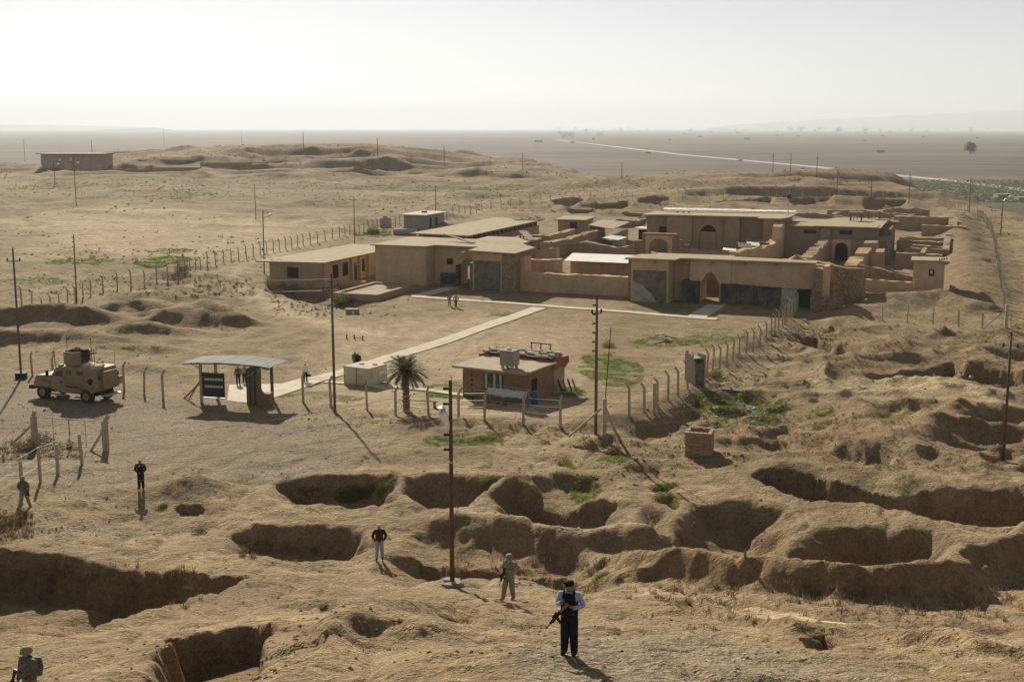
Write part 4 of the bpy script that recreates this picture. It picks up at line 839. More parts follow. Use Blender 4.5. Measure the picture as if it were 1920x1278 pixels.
def apron():
    P = [G(*p) for p in ((426, 752), (470, 757), (512, 747), (560, 731), (604, 715), (575, 707), (528, 720), (430, 722))]
    o = P[0].copy(); n = len(P); v = [(p.x-o.x, p.y-o.y, p.z-o.z+.07) for p in P]; v += [(a_, b_, c_-.4) for a_, b_, c_ in v]
    r = mk('pavement', v, [(0, 1, 2, 7), (2, 3, 6, 7), (3, 4, 5, 6)] + [(i, n+i, n+(i+1) % n, (i+1) % n) for i in range(n)], M_PATH); r.location = o; r['kind'] = 'structure'
apron()

# ------------------------------------------------------------------ fences
def post_proto(h=2.4, bend=True):
    mb = MB(); t = 0.075
    mb.box(-t, t, -t, t, -0.5, h*0.86)
    if bend: mb.bar((0, 0, h*0.84), (0.30, 0, h*1.0), 0.12)
    else: mb.box(-t*.9, t*.9, -t*.9, t*.9, h*.86, h)
    me = bpy.data.meshes.new('post'); me.from_pydata([tuple(v) for v in mb.v], [], mb.f); me.materials.append(M_POST); me.update(); return me
ME_POST, ME_POSTS = post_proto(), post_proto(2.0, False)
def fence(line, spacing, label, side=1, me=None, strands=4, name='wire_fence', jitter=0.05, hs=1.0, ymin=12, pts=None):
    P = [G(p[0], p[1], ymin) for p in line] if pts is None else [drop(p) for p in pts]
    root = empty(name, P[0], 0, label, 'fence'); me = me or ME_POST; S = []
    carry = 0.0
    for a, b in zip(P[:-1], P[1:]):
        d = (b-a).to_2d(); L = d.length; d.normalize(); t = carry
        while t < L:
            S.append((a.to_2d() + d*t, math.atan2(d.y, d.x))); t += spacing
        carry = t - L
    tops = []
    for q, an in S:
        o = bpy.data.objects.new('post', me); COL.objects.link(o); o.parent = root; s = hs*random.uniform(.94, 1.05)
        g = Vector((q.x, q.y, ground(q.x, q.y)))
        o.location = g - P[0]; o.rotation_euler = (random.uniform(-jitter, jitter), random.uniform(-jitter, jitter), an + side*math.pi/2 + random.uniform(-.15, .15)); o.scale = (1, 1, s)
        tops.append(g - P[0])
    for k in range(strands):
        mb = MB()
        for a, b in zip(tops[:-1], tops[1:]):
            z = 0.5 + k*1.6/max(1, strands-1); mb.tube([a + Vector((0, 0, z)), (a+b)/2 + Vector((0, 0, z-.05)), b + Vector((0, 0, z))], 0.011, 3, False)
        if mb.v: mb.build('wire_strand', M_WIRE, root)
    return root
fence([(-60, 590), (40, 575), (173, 553), (289, 530), (339, 508), (382, 503), (485, 478), (573, 459), (640, 445), (722, 426)], 3.05, 'long row of bent concrete fence posts left of the palace', 1)
fence([(838, 410), (905, 395), (980, 385), (1100, 377), (1280, 377)], 4.2, 'far fence line climbing behind the outbuilding to the rear', 1, ymin=200)
fence([(1280, 377), (1500, 373), (1690, 379), (1768, 384)], 4.2, 'straight rear fence above the dark spoil bank', 1, ymin=200)
fence([(1768, 384), (1832, 402), (1862, 445), (1871, 500), (1880, 560), (1887, 612)], 2.6, 'dense fence running along right side of the palace', -1, ymin=100, jitter=.1)
fence([(1887, 613), (1838, 616), (1788, 611), (1735, 607), (1685, 603), (1638, 600)], 3.0, 'short fence of slim posts before the right mound', 1, ME_POSTS, jitter=.03)
fence([(1499, 574), (1468, 612), (1438, 642), (1385, 672), (1338, 692), (1289, 730), (1228, 763), (1160, 793)], 2.6, 'fence of bent posts on the right edge of courtyard', -1)
fence([(1051, 803), (978, 795), (905, 789), (834, 783), (762, 779), (694, 769), (628, 764), (563, 754)], 3.1, 'front fence of the courtyard before the guard hut', -1)
fence([(306, 748), (244, 731), (150, 718), (63, 705), (3, 702)], 3.4, 'fence posts behind the armoured truck', -1, jitter=.04)
fence([(154, 872), (105, 890), (42, 925), (-40, 970)], 2.6, 'short row of leaning straight posts at lower left corner', 1, ME_POSTS, 4, jitter=.04)
fence([(726, 430), (752, 418)], 3, 'short fence end beside the round water tank', 1, ymin=200)

def braced_post(px, py, h, lab, braces, thin=None):
    p = G(px, py); r = empty('corner_post', p, 0, lab, 'post')
    MB().box(-.13, .13, -.13, .13, -.4, h).build('post', M_POST, r)
    for (dx, dy) in braces: MB().bar((dx, dy, -.3), (dx*.08, dy*.08, h*.72), .13).build('brace', M_POST, r)
    if thin: MB().tube([(0, 0, h*.7), thin], .035, 6).build('mast', M_BLACK, r)
    return r
braced_post(1133, 812, 2.4, 'braced concrete corner post carrying a thin black mast', ((-2.4, .2), (.9, 1.4)), (.35, 0, 7.2))
braced_post(1885, 614, 2.7, 'braced corner post where the right fences meet', ((-2.2, 1.0),))
braced_post(1226, 772, 0.1+2.2, 'doubled fence post on the courtyard edge', ((.5, 1.2),))

# ------------------------------------------------------------------ poles
POLETOPS = {}
def pole(key, base, top_py, label, r0=.11, arm=None, ins=0, mat=None, lamp=None, ymin=12, band=False, name='utility_pole', n=8, plinth=False, Y=None, group=None):
    p = G(base[0], base[1], ymin) if Y is None else onY(base[0], Y)
    t = atY(base[0], top_py[1], p.y); h = t.z - p.z; lean = (atY(top_py[0], top_py[1], p.y).x - p.x)
    e = empty(name, p, 0, label, 'pole', group); lean = max(-.12, min(.12, lean*.3))
    mat = mat or M_POLE
    MB().tube([(0, 0, -.6), (lean*.5, 0, h*.5), (lean, 0, h)], [r0, r0*.92, r0*.72], n).build('shaft', mat, e, True)
    if plinth: [setattr(MB().prism([(-.2, -.14), (.15, -.2), (.22, .12), (-.05, .2), (-.24, .05)], -.2, .08+.05*(k % 3)).build('footing_stone', M_CONC if k % 3 else M_MUD, e), 'location', (.24*math.cos(k*1.1), .24*math.sin(k*1.1), 0)) for k in range(6)]
    if band: MB().lathe([(r0*1.05, 0), (r0*1.08, .08)], 8, (lean*.6, 0, h*.6)).build('band', M_GALV, e)
    if arm:
        zz, w, ax = arm; a = MB().bar((lean-w*math.cos(ax), -w*math.sin(ax), h-zz), (lean+w*math.cos(ax), w*math.sin(ax), h-zz), .09).build('crossarm', M_GALV if mat is M_POLE else mat, e)
        for s in (-1, 1): MB().lathe([(.05, 0), (.09, .06), (.05, .12), (.09, .18), (.03, .24)], 8, (lean+s*w*.92*math.cos(ax), s*w*.92*math.sin(ax), h-zz+.04)).build('insulator', M_BLACK, a)
        MB().lathe([(.05, 0), (.09, .08), (.05, .16), (.08, .22), (.03, .28)], 8, (lean, 0, h)).build('insulator', M_BLACK, a)
    for k in range(ins):
        zz = h - .35 - k*.62; MB().tube([(lean-.28, 0, zz), (lean, 0, zz)], [.07, .04], 6).build('insulator', M_BLACK, e)
    if lamp:
        (lx, ly, lz, sc) = lamp; MB().tube([(lean, 0, h+lz), (lean+lx*.5, ly*.5, h+lz+.35*sc), (lean+lx, ly, h+lz+.45*sc)], .04, 6).build('lamp_arm', M_GALV, e)
        MB().tube([(lean+lx-.1*math.copysign(1, lx), ly, h+lz+.42*sc), (lean+lx*1.25, ly, h+lz+.52*sc), (lean+lx*1.7, ly, h+lz+.60*sc)], [.06*sc, .15*sc, .10*sc], 8).build('lamp_head', M_WHITE, e, True)
    POLETOPS[key] = (p, h, lean); return e
e = pole('near', (848, 1095), (843, 712), 'tall rust brown pole in the foreground with white lamp head', .095, None, 5, M_POLE, None, band=True, n=12, plinth=True)
p0, h0, l0 = POLETOPS['near']
lz = atY(840, 800, p0.y).z - p0.z
lm = MB().tube([(0, 0, 0), (-.06, -.05, .25), (-.16, -.1, .52), (-.24, -.12, .74), (-.25, -.12, .92), (-.20, -.12, .99)], [.05, .10, .15, .2, .18, .06], 12).build('lamp_head', M_WHITE, e, True); lm.location = (-.08, 0, lz-.12)
MB().tube([(0, 0, lz+.3), (-.2, -.05, lz+.5)], .03, 6).build('lamp_bracket', M_GALV, e)
pole('mid', (628, 770), (620, 520), 'tall pole with crossarm left of the cream tank', .11, (1.0, .75, .2), 3, M_POLEFAR)
pole('gatepole', (1117, 815), (1117, 562), 'tall pole with row of insulators right of guard hut', .11, (.9, .35, .3), 6, M_POLEFAR)
pole('right', (1881, 862), (1893, 630), 'pole with short crossarm at right edge of picture', .10, (.75, .45, -.5), 0, M_POLE)
e = pole('leftpole', (40, 710), (26, 470), 'tall pole with crossarm behind the front of the truck', .11, (.95, .6, .1), 0, M_POLEFAR)
MB().box(-.45, .45, -.3, .3, 0, .55).build('transformer_box', M_BLACK, e); MB().box(-.47, .47, -.32, .32, .55, .6).build('box_lid', M_CONC, e)
pole('l2', (144, 568), (142, 440), 'bare dark pole standing in the left fence line', .10, None, 3, M_POLE, ymin=60)
pole('l3', (502, 487), (497, 395), 'lamp post rising behind the annex roof', .10, None, 0, M_POLE, (.9, 0, -1.4, 1.4), ymin=100, Y=196)
pole('l4', (665, 458), (664, 372), 'dark pole at back of the annex roof', .10, (.5, .35, 0), 0, M_POLE, ymin=100)
pole('l5', (480, 412), (476, 345), 'pole standing alone on the pale left flat', .10, None, 0, M_POLEFAR, ymin=100)
pole('l6', (143, 386), (138, 295), 'far left pole with small white lamp before the fort', .12, None, 0, M_POLEFAR, (.9, 0, -2.4, 1.6), ymin=150)
pole('l7', (103, 346), (100, 303), 'farther pole with lamp standing before the fort', .14, (1.6, .8, 0), 0, M_POLEFAR, (1.2, 0, -2, 2.0), ymin=200)
pole('l8', (817, 395), (816, 350), 'pole just behind the grey outbuilding', .12, (1.0, .5, 0), 0, M_POLEFAR, ymin=200)
for i, (bx, by, tx, ty, lab) in enumerate(((47, 302, 44, 262, 'far pole with arm left of the fort roof'), (173, 292, 171, 263, 'far double pole behind right end of the fort'), (308, 274, 307, 242, 'far pole on left shoulder of the mound'), (453, 268, 452, 241, 'far pole at top of the mound'), (569, 275, 568, 248, 'far pole on right shoulder of the mound'), (708, 290, 707, 259, 'far pole on the long slope right of the mound'), (833, 304, 832, 273, 'far pole at end of the mound slope'), (980, 318, 979, 286, 'far pole above the dark mound tip'), (1166, 335, 1165, 304, 'lone far pole between the mound and the right ridge'))):
    pole('f%d' % i, (bx, by), (tx, ty), lab, .17, (1.0, .7, .3) if i in (0, 2) else None, 0, M_POLEFAR, ymin=400, n=6, group='poles along the far mound')
for i, (bx, by, tx, ty, lab) in enumerate(((1449, 323, 1450, 289, 'far pole, leftmost on the right ridge'), (1482, 321, 1484, 287, 'far pole, second on the right ridge'), (1531, 333, 1533, 294, 'pole third on the right ridge with stay wire'), (1569, 362, 1571, 318, 'pole on the near slope of the right ridge'), (1633, 374, 1635, 335, 'short pole just above the dark spoil bank'), (1704, 381, 1706, 328, 'pole at right end of the rear fence'), (1817, 399, 1817, 333, 'tall pole beside the dense right fence'))):
    pole('r%d' % i, (bx, by), (tx, ty), lab, .14, (.8, .5, .2) if i in (0, 2, 5) else None, 0, M_POLEFAR, ymin=250, n=6, group='poles on the right ridge')
pole('rl', (1876, 442), (1882, 368), 'pole with white lamp on right slope', .13, None, 0, M_POLEFAR, (1.2, 0, -1.2, 2.2), ymin=150)
# floodlight on the hall roof
fl = empty('floodlight_mast', uvw(29.6, 67.5, 7.1), 0, 'thin mast with round floodlight on the great hall roof', 'floodlight')
MB().tube([(0, 0, 0), (0, 0, 3.6)], .07, 6).build('mast', M_GALV, fl); MB().tube([(0, -.25, 3.7), (0, .15, 3.8)], [.42, .3], 10).build('lamp_head', M_BLACK, fl)

def wire(a, b, sag, name, label, r=.009):
    a = Vector(a); b = Vector(b); pts = [a.lerp(b, k/14) - Vector((0, 0, sag*4*(k/14)*(1-k/14))) for k in range(15)]
    o = MB().tube([p - a for p in pts], r, 3, False).build(name, M_WIRE); o.location = a; tag(o, label, 'cable')
def top(key, dz=0, dx=0): p, h, l = POLETOPS[key]; return p + Vector((l+dx, 0, h-dz))
for k, (dz, lab) in enumerate(((.35, 'uppermost'), (.97, 'second'), (1.6, 'third'), (2.2, 'lowest'))):
    wire(top('near', dz, -.28), top('right', .3 + .25*k), 1.2, 'power_cable', lab + ' cable from the foreground pole to the right edge pole')
    wire(top('near', dz, -.28), Vector((-34, 52, 9.5-.6*k)), 1.0, 'power_cable', lab + ' cable from the foreground pole to the left edge')
for k, lab in enumerate(('upper', 'lower left', 'lower right')):
    dz = (.1, 1.0, 1.0)[k]; dx = (0, -.65, .65)[k]
    wire(top('mid', dz, dx), top('leftpole', dz, dx*.8), 1.0, 'power_cable', lab + ' cable between the two left crossarm poles')
    wire(top('mid', dz, dx), uvw(-6+k, -.4, 5.2), 1.2, 'power_cable', lab + ' cable from crossarm pole to the palace gate')
wire(top('gatepole', 1.5), G(1150, 655), .1, 'stay_cable', 'slanting stay cable of the pole right of guard hut')

# ------------------------------------------------------------------ armoured truck
def mat_truck():
    m, nt, b = nodemat('sand_armour_paint'); co = coord(nt)
    c = ramp(nt, noise(nt, 2.0, 6, 0.65, co), [(0.35, (0.20, 0.145, 0.08)), (0.65, (0.285, 0.215, 0.125))])
    c = mix(nt, ramp(nt, noise(nt, 0.9, 6, 0.7, co, 0.7), [(0.5, 0), (0.72, .5)]), c, (0.36, 0.29, 0.19))
    nt.links.new(c, b.inputs['Base Color']); b.inputs['Roughness'].default_value = 0.7; b.inputs['Specular IOR Level'].default_value = 0.25
    return m
M_TRUCK = mat_truck()
M_GLASS = simple('dark_armour_glass', (0.03, 0.035, 0.035), 0.12, 0.1, 1, spec=0.6)
M_CANVAS = simple('black_canvas', (0.022, 0.022, 0.025), 0.9, 0.3, 5, 0.6, 12)
M_DUSTY = simple('dusty_gear', (0.40, 0.34, 0.25), 0.9, 0.4, 3, 0.5, 9, dirt=(.15, .13, .09))
def prof(mb, pts, y0, y1, inset=0.0):         # outline in (x, z) run across y, top narrower by inset
    n = len(pts); zs = [p[1] for p in pts]; zl, zh = min(zs), max(zs)
    f = lambda z: inset * max(0, (z-zl)/(zh-zl))
    vs = [(x, y0+f(z), z) for x, z in pts] + [(x, y1-f(z), z) for x, z in pts]
    return mb.add(vs, [tuple(range(n)), tuple(range(2*n-1, n-1, -1))] + [(i, n+i, n+(i+1) % n, (i+1) % n) for i in range(n)])
def truck():
    a = atz(83, 752, .6); b = atz(171, 762, .6); c = (a+b)/2; ang = math.atan2(a.y-b.y, a.x-b.x)
    left = Vector((-math.sin(ang), math.cos(ang), 0)); c = c - left*1.0 if left.y < 0 else c + left*1.0
    r = empty('armoured_truck', (c.x, c.y, ground(c.x, c.y)+.02), ang, 'sand coloured armoured troop truck with turret and dusty roof gear on the gravel', 'truck'); r.scale = (1.09, 1.09, 1.09)
    WB = 4.3; fx, rx = WB/2, -WB/2; hw = 1.22
    body = prof(MB(), [(-3.25, 1.05), (-2.4, .75), (.55, .72), (1.35, .95), (1.35, 1.75), (.75, 2.62), (-.5, 2.72), (-3.15, 2.72), (-3.35, 1.6)], -hw, hw, .16).build('hull', M_TRUCK, r)
    prof(MB(), [(1.36, .95), (3.05, .95), (3.12, 1.45), (2.95, 1.78), (1.36, 1.92)], -1.02, 1.02, .14).build('hood', M_TRUCK, r)
    prof(MB(), [(3.12, .72), (3.55, .72), (3.55, 1.0), (3.12, 1.05)], -1.15, 1.15).build('bumper', M_CANVAS, r)
    MB().box(3.13, 3.2, -.7, .7, 1.05, 1.5).build('grille', M_CANVAS, r)
    for s in (-1, 1):
        prof(MB(), [(fx-.85, 1.0), (fx+.85, 1.0), (fx+.75, 1.3), (fx+.4, 1.42), (fx-.4, 1.42), (fx-.75, 1.3)], s*1.02 if s > 0 else -1.24, 1.24 if s > 0 else -1.02).build('front_fender', M_TRUCK, r)
        MB().tube([(3.16, s*.85, 1.3), (3.23, s*.85, 1.3)], .11, 10).build('headlight', M_WHITE, r)
        # windows proud of the sloping side
        sl = .16/(2.72-.72)
        def yo(z): return s*(hw - sl*(z-.72) + .012)
        for (x0, x1, z0, z1, nm) in ((.12, .92, 1.9, 2.38, 'door_window'), (-.75, -.2, 2.14, 2.45, 'side_window'), (-1.9, -1.25, 2.14, 2.45, 'side_window')):
            q = [(x0, z0), (x1, z0), (x1-.28 if nm == 'door_window' else x1, z1), (x0, z1)]
            vs = [(x, yo(z), z) for x, z in q] + [(x, yo(z)-s*.05, z) for x, z in q]
            fr = [(x+(.07 if k in (1, 2) else -.07), z+(.07 if k > 1 else -.07)) for k, (x, z) in enumerate(q)]
            vf = [(x, yo(z)-s*.006, z) for x, z in fr] + [(x, yo(z)-s*.06, z) for x, z in fr]
            F6 = [(0, 1, 2, 3), (7, 6, 5, 4), (0, 4, 5, 1), (1, 5, 6, 2), (2, 6, 7, 3), (3, 7, 4, 0)]
            g = mk(nm, vs, F6, M_GLASS, r); mk('window_frame', vf, F6, M_TRUCK, g)
        d = mk('door', [(x, yo(z)-.004*s, z) for x, z in ((0.0, 1.0), (1.15, 1.05), (1.15, 1.75), (.8, 2.45), (0.0, 2.5))] + [(x, yo(z)-s*.06, z) for x, z in ((0.0, 1.0), (1.15, 1.05), (1.15, 1.75), (.8, 2.45), (0.0, 2.5))], [(0, 1, 2, 3, 4), (9, 8, 7, 6, 5)] + [(i, 5+i, 5+(i+1) % 5, (i+1) % 5) for i in range(5)], M_TRUCK, r)
        MB().box(.1, .3, min(s*hw, s*(hw+.05)), max(s*hw, s*(hw+.05)), 1.5, 1.58).build('handle', M_CANVAS, d)
        MB().bar((.9, s*1.2, 2.1), (1.25, s*1.55, 2.2), .04).build('mirror_arm', M_CANVAS, r); MB().box(1.2, 1.28, s*1.55-.12, s*1.55+.12, 1.95, 2.4).build('mirror', M_CANVAS, r)
        MB().box(-1.75, -.35, s*1.24-.14, s*1.24+.14, 1.0, 1.45).build('stowage_box', M_TRUCK, r); MB().box(-1.7, -.4, s*1.39-.02, s*1.39+.02, 1.2, 1.32).build('box_louvre', M_CANVAS, r)
        MB().box(-.1, 1.2, s*1.28-.14, s*1.28+.14, .5, .58).build('step', M_GALV, r)
        MB().box(rx-.75, rx+.75, s*1.2-.1, s*1.2+.1, 1.24, 1.4).build('rear_fender', M_TRUCK, r)
        MB().tube([(-3.2, s*1.0, 2.1), (-3.42, s*1.0, 2.1)], .1, 8).build('tail_light', M_CANVAS, r)
        MB().tube([(-2.6, s*1.06, 1.75), (-2.6, s*1.24, 1.75)], .22, 12).build('round_port', M_CANVAS, r)
        for x in (fx, rx):
            w = MB().tube([(x, s*.82, .56), (x, s*.86, .56), (x, s*1.2, .56), (x, s*1.24, .56)], [.48, .57, .57, .48], 20).build('wheel', M_BLACK, r)
            MB().tube([(x, s*1.2, .56), (x, s*1.255, .56)], [.31, .29], 14).build('rim', M_TRUCK, w); MB().tube([(x, s*1.25, .56), (x, s*1.30, .56)], [.12, .09], 8).build('hub', M_TRUCK, w)
    # windscreen lies on the slope between hood and roof
    q = [(1.365, 1.97), (.80, 2.56)]
    for y0, y1 in ((-.95, -.06), (.06, .95)):
        mk('windscreen', [(q[0][0]-.0+.03, y0, q[0][1]-.15), (q[0][0]+.03, y1, q[0][1]-.15), (q[1][0]+.04, y1, q[1][1]), (q[1][0]+.04, y0, q[1][1]), (q[0][0]-.06, y0, q[0][1]-.15), (q[0][0]-.06, y1, q[0][1]-.15), (q[1][0]-.06, y1, q[1][1]), (q[1][0]-.06, y0, q[1][1])], [(0, 1, 2, 3), (7, 6, 5, 4), (0, 4, 5, 1), (1, 5, 6, 2), (2, 6, 7, 3), (3, 7, 4, 0)], M_GLASS, r)
    MB().box(-3.52, -3.28, -.75, .75, 1.15, 2.5).build('rear_door', M_TRUCK, r); MB().box(-3.7, -3.5, -1.15, -.75, 1.3, 1.9).build('jerry_can', M_DUSTY, r); MB().box(-3.75, -3.3, -.8, .8, .62, .72).build('rear_step', M_GALV, r)
    MB().box(-2.6, 2.6, -.5, .5, .5, .78).build('chassis', M_CANVAS, r); MB().tube([(fx, -1, .56), (fx, 1, .56)], .09, 8).build('axle', M_CANVAS, r); MB().tube([(rx, -1, .56), (rx, 1, .56)], .09, 8).build('axle', M_CANVAS, r)
    # turret
    t = MB().lathe([(.85, 2.72), (.85, 2.9)], 16, (-.35, 0, 0)).build('turret', M_TRUCK, r)
    cx = -.35
    for (x0, y0, x1, y1) in ((.75, -.6, .75, .6), (.75, .6, .3, .95), (.3, .95, -.5, .95), (.3, -.95, .75, -.6), (-.5, -.95, .3, -.95), (-.85, -.5, -.5, -.95), (-.5, .95, -.85, .5)):
        A, B = Vector((cx+x0, y0, 2.86)), Vector((cx+x1, y1, 2.86)); MB().add([A, B, B+Vector((0, 0, .95)), A+Vector((0, 0, .95)), A+Vector((-.05*x0, -.05*y0, 0)), B+Vector((-.05*x1, -.05*y1, 0)), B+Vector((-.05*x1, -.05*y1, .95)), A+Vector((-.05*x0, -.05*y0, .95))], [(0, 1, 2, 3), (7, 6, 5, 4), (3, 2, 6, 7), (1, 5, 6, 2), (0, 3, 7, 4)]).build('shield_plate', M_TRUCK, t)
    MB().box(cx+.0, cx+.35, -1.0, -.95, 3.3, 3.52).build('shield_window', M_GLASS, t)
    pts = []; rnd = random.Random(3); mb = MB()
    for i in range(9):
        for j in range(7):
            x = cx-.5+i*.13; y = -.62+j*.2; mb.v.append(Vector((x, y, 3.78+.30*math.exp(-((i-4)/3)**2-((j-3)/2.5)**2)+rnd.uniform(-.05, .05))))
    mb.f = [(i*7+j, (i+1)*7+j, (i+1)*7+j+1, i*7+j+1) for i in range(8) for j in range(6)]
    n = len(mb.v); rim = [i*7 for i in range(9)] + [56+j for j in range(1, 7)] + [i*7+6 for i in range(7, -1, -1)] + [j for j in range(5, 0, -1)]
    for k in rim: mb.v.append(mb.v[k] - Vector((0, 0, .22+rnd.uniform(-.12, .12))))
    mb.f += [(rim[k], n+k, n+(k+1) % len(rim), rim[(k+1) % len(rim)]) for k in range(len(rim))]
    mb.build('canvas_cover', M_CANVAS, t, True)
    MB().tube([(cx-.7, -.3, 3.5), (cx-1.5, -.5, 3.62)], .05, 6).build('gun', M_CANVAS, t); MB().tube([(cx-.6, .5, 3.2), (cx-1.0, .2, 3.7)], .03, 6).build('gun_mount', M_CANVAS, t)
    # load on the roof
    rnd = random.Random(5)
    for k in range(11):
        x = -1.55 - rnd.random()*1.5; y = rnd.uniform(-.85, .85); w, l, hh = rnd.uniform(.2, .45), rnd.uniform(.2, .5), rnd.uniform(.1, .26)
        mb = MB().box(-w, w, -l*.7, l*.7, 0, hh); mb.v = [Vector((q.x*(1-.25*(q.z > .05))+rnd.uniform(-.05, .05), q.y*(1-.2*(q.z > .05))+rnd.uniform(-.05, .05), q.z+rnd.uniform(-.03, .03))) for q in mb.v]
        o = mb.build('roof_pack', M_DUSTY, r); o.location = (x, y, 2.73); o.rotation_euler = (0, 0, rnd.random()*3)
    for (x, y, h) in ((1.5, -1.0, 2.7), (-.9, -1.0, 2.0), (.9, 1.0, 1.4), (-2.9, .9, 1.6)): MB().tube([(x, y, 2.0 if x > 1 else 2.6), (x+.04, y, 2.0+h if x > 1 else 2.6+h)], .022, 5).build('antenna', M_CANVAS, r)
    MB().tube([(-3.2, -.9, 2.6), (-3.25, -.9, 3.6), (-3.25, -.88, 4.15), (-2.6, -.8, 4.4), (-1.4, -.6, 4.45), (-.3, -.5, 4.3), (.3, -.4, 4.1)], .02, 5).build('whip_antenna', M_GALV, r)
    for s in (-1, 1): MB().tube([(-1.4, s*1.02, 2.72), (-1.4, s*1.02, 2.95), (-3.1, s*1.02, 2.95), (-3.1, s*1.02, 2.72)], .025, 5).build('roof_rail', M_TRUCK, r)
    for k, (x, y) in enumerate(((.5, -.8), (.55, .0), (.5, .8))): MB().box(x-.12, x+.12, y-.18, y+.18, 2.6, 2.86-.03*k).build('roof_box', M_TRUCK, r)
truck()

# ------------------------------------------------------------------ gate at left
M_GATE = simple('dull_grey_tube', (0.25, 0.245, 0.235), 0.6, 0.2, 4)
def gate():
    a = G(66, 836); b = G(199, 846); d = b-a; L = d.to_2d().length; an = math.atan2(d.y, d.x)
    for p, lab, s in ((a, 'left concrete gate post with long brace', -1), (b, 'right concrete gate post with short brace', 1)):
        r = empty('gate_post', p, an, lab, 'post'); mb = MB().box(-.17, .17, -.15, .15, -.5, 2.1); mb.v = [Vector((v.x*(1-.1*(v.z > 1)), v.y, v.z)) for v in mb.v]; mb.build('post', M_POST, r)
        MB().bar((0, 0, 2.0), (.34 if s > 0 else .14, 0, 2.5), .2).build('bent_top', M_POST, r); MB().bar((-2.3 if s < 0 else -1.25, -.2 if s > 0 else .1, -.3), (-.1, 0, 1.5), .13).build('brace', M_POST, r)
    r = empty('metal_gate', a + Vector((0, 0, .12)), an, 'silver tube gate closed between two concrete posts', 'gate')
    for z in (.1, 1.05, 1.95): MB().tube([(.25, 0, z), (L-.25, 0, z + (b.z-a.z)*.9)], .024 if z < 1.9 else .03, 6).build('rail', M_GATE, r)
    for k in range(5): x = .25 + (L-.5)*k/4; MB().tube([(x, 0, .05+(b.z-a.z)*k/4), (x, 0, 1.97+(b.z-a.z)*.9*k/4)], .022 if k != 2 else .045, 6).build('upright', M_GATE, r)
    MB().box(L/2-.2, L/2+.1, -.12, .1, -.1, .28).build('latch_block', M_RUST, r)
    mb = MB()
    for k in range(26): x = .3 + (L-.6)*k/25; mb.tube([(x, 0, 1.95+(b.z-a.z)*.9*k/25), (x+.03, 0, 2.2+(b.z-a.z)*.9*k/25)], .012, 4)
    tag(mb.build('spikes', M_GATE, r), kind='stuff')
    MB()
gate()

# ------------------------------------------------------------------ entrance shelter
M_GREEN = simple('dark_green_board', (0.018, 0.032, 0.02), 0.6, 0.25, 2)
M_SHEET = plaster('pale_roof_sheet', (0.27, 0.27, 0.25), (0.19, 0.175, 0.15))
def shelter():
    a = G(374, 757); b = G(489, 756); c = (a+b)/2; an = -R(14)
    z = min(a.z, b.z); r = empty('entrance_shelter', (c.x, c.y, z), an, 'open roadside shelter with pale curved sheet roof and dark green board', 'shelter')
    H = 3.25; W2 = 2.55
    for sx in (-1, 1):
        for sy, nm in ((0, 'post'), (2.6, 'post')):
            MB().box(sx*W2-.1, sx*W2+.1, sy-.1, sy+.1, -.3, H-.1).build(nm, M_POST if sx < 0 else M_WOOD, r)
    for k in range(9):
        x0 = -3.95 + k*7.9/9; x1 = x0 + 7.9/9 - .02
        f = lambda x, y: H + .25 - .014*x*x - .02*y
        vs = []
        for (x, y) in ((x0, -.7), (x1, -.7), (x1, 3.0), (x0, 3.0)): vs.append((x, y, f(x, y)))
        vs += [(x, y, zz+.03+.012*(k % 2)) for x, y, zz in vs]
        mk('roof_sheet', vs, [(0, 3, 2, 1), (4, 5, 6, 7), (0, 1, 5, 4), (1, 2, 6, 5), (2, 3, 7, 6), (3, 0, 4, 7)], M_SHEET, r)
    for y in (-.6, 2.6): MB().tube([(x, y, H+.20-.014*x*x-.02*y-.03) for x in (-3.8, -2.5, 0, 2.5, 3.8)], .045, 6).build('roof_beam', M_RUST, r)
    for s in (-1, 1):
        for q in (.5, 1.0): MB().bar((s*W2, 0, H-.5), (s*(W2+q), -.1, H+.12), .06).build('roof_strut', M_GALV, r)
        MB().bar((s*(W2+2.3 if s < 0 else W2+1.3), 1.2 if s < 0 else -.3, -.1), (s*W2, 0, 1.7), .11).build('brace', M_WOOD, r)
    MB().bar((-W2-1.4, .3, 0), (-W2, 0, 1.9), .08).build('brace', M_RUST, r)
    bd = MB().box(-2.35, -.35, -.2, -.12, .55, 2.55).build('notice_board', M_GREEN, r); tag(bd, 'dark green board with two rows of white round marks')
    for row, zz in enumerate((2.02, 1.42)):
        for k in range(7): MB().tube([(-2.0+k*.235, -.225, zz), (-2.0+k*.235, -.202, zz)], .10, 12).build('round_mark', M_WHITE, bd); MB().tube([(-2.0+k*.235, -.232, zz), (-2.0+k*.235, -.226, zz)], .045, 8).build('mark_centre', M_GREEN, bd)
    MB().box(-2.35, -.35, -.26, -.1, .42, .5).build('board_ledge', M_WHITE, r)
    for k in range(5): MB().box(-2.2+k*.42, -2.15+k*.42, -.2, -.15, 2.55, 2.68).build('board_pin', M_GALV, r)
    pn = MB().box(1.55, 1.63, -.1, 2.5, .0, 3.0).build('side_panel', M_GREEN, r)
    for k in range(6): MB().box(1.64, 2.5, -.12+.02*k, -.08+.02*k, .1, 2.9).build if False else MB().box(1.66+k*.14, 1.78+k*.14, -.1, -.04, .05, 2.9-.12*(k % 3)).build('plank', (M_WOOD, M_GREEN, M_RUST)[k % 3], r)
    MB().tube([(1.7, -.25, 2.4), (2.4, -.2, 2.85)], .035, 6).build('pipe', M_GALV, r)
    MB().box(2.65, 3.6, -.2, .5, -.1, 1.05).build('timber_box', M_WOOD, r)
shelter()

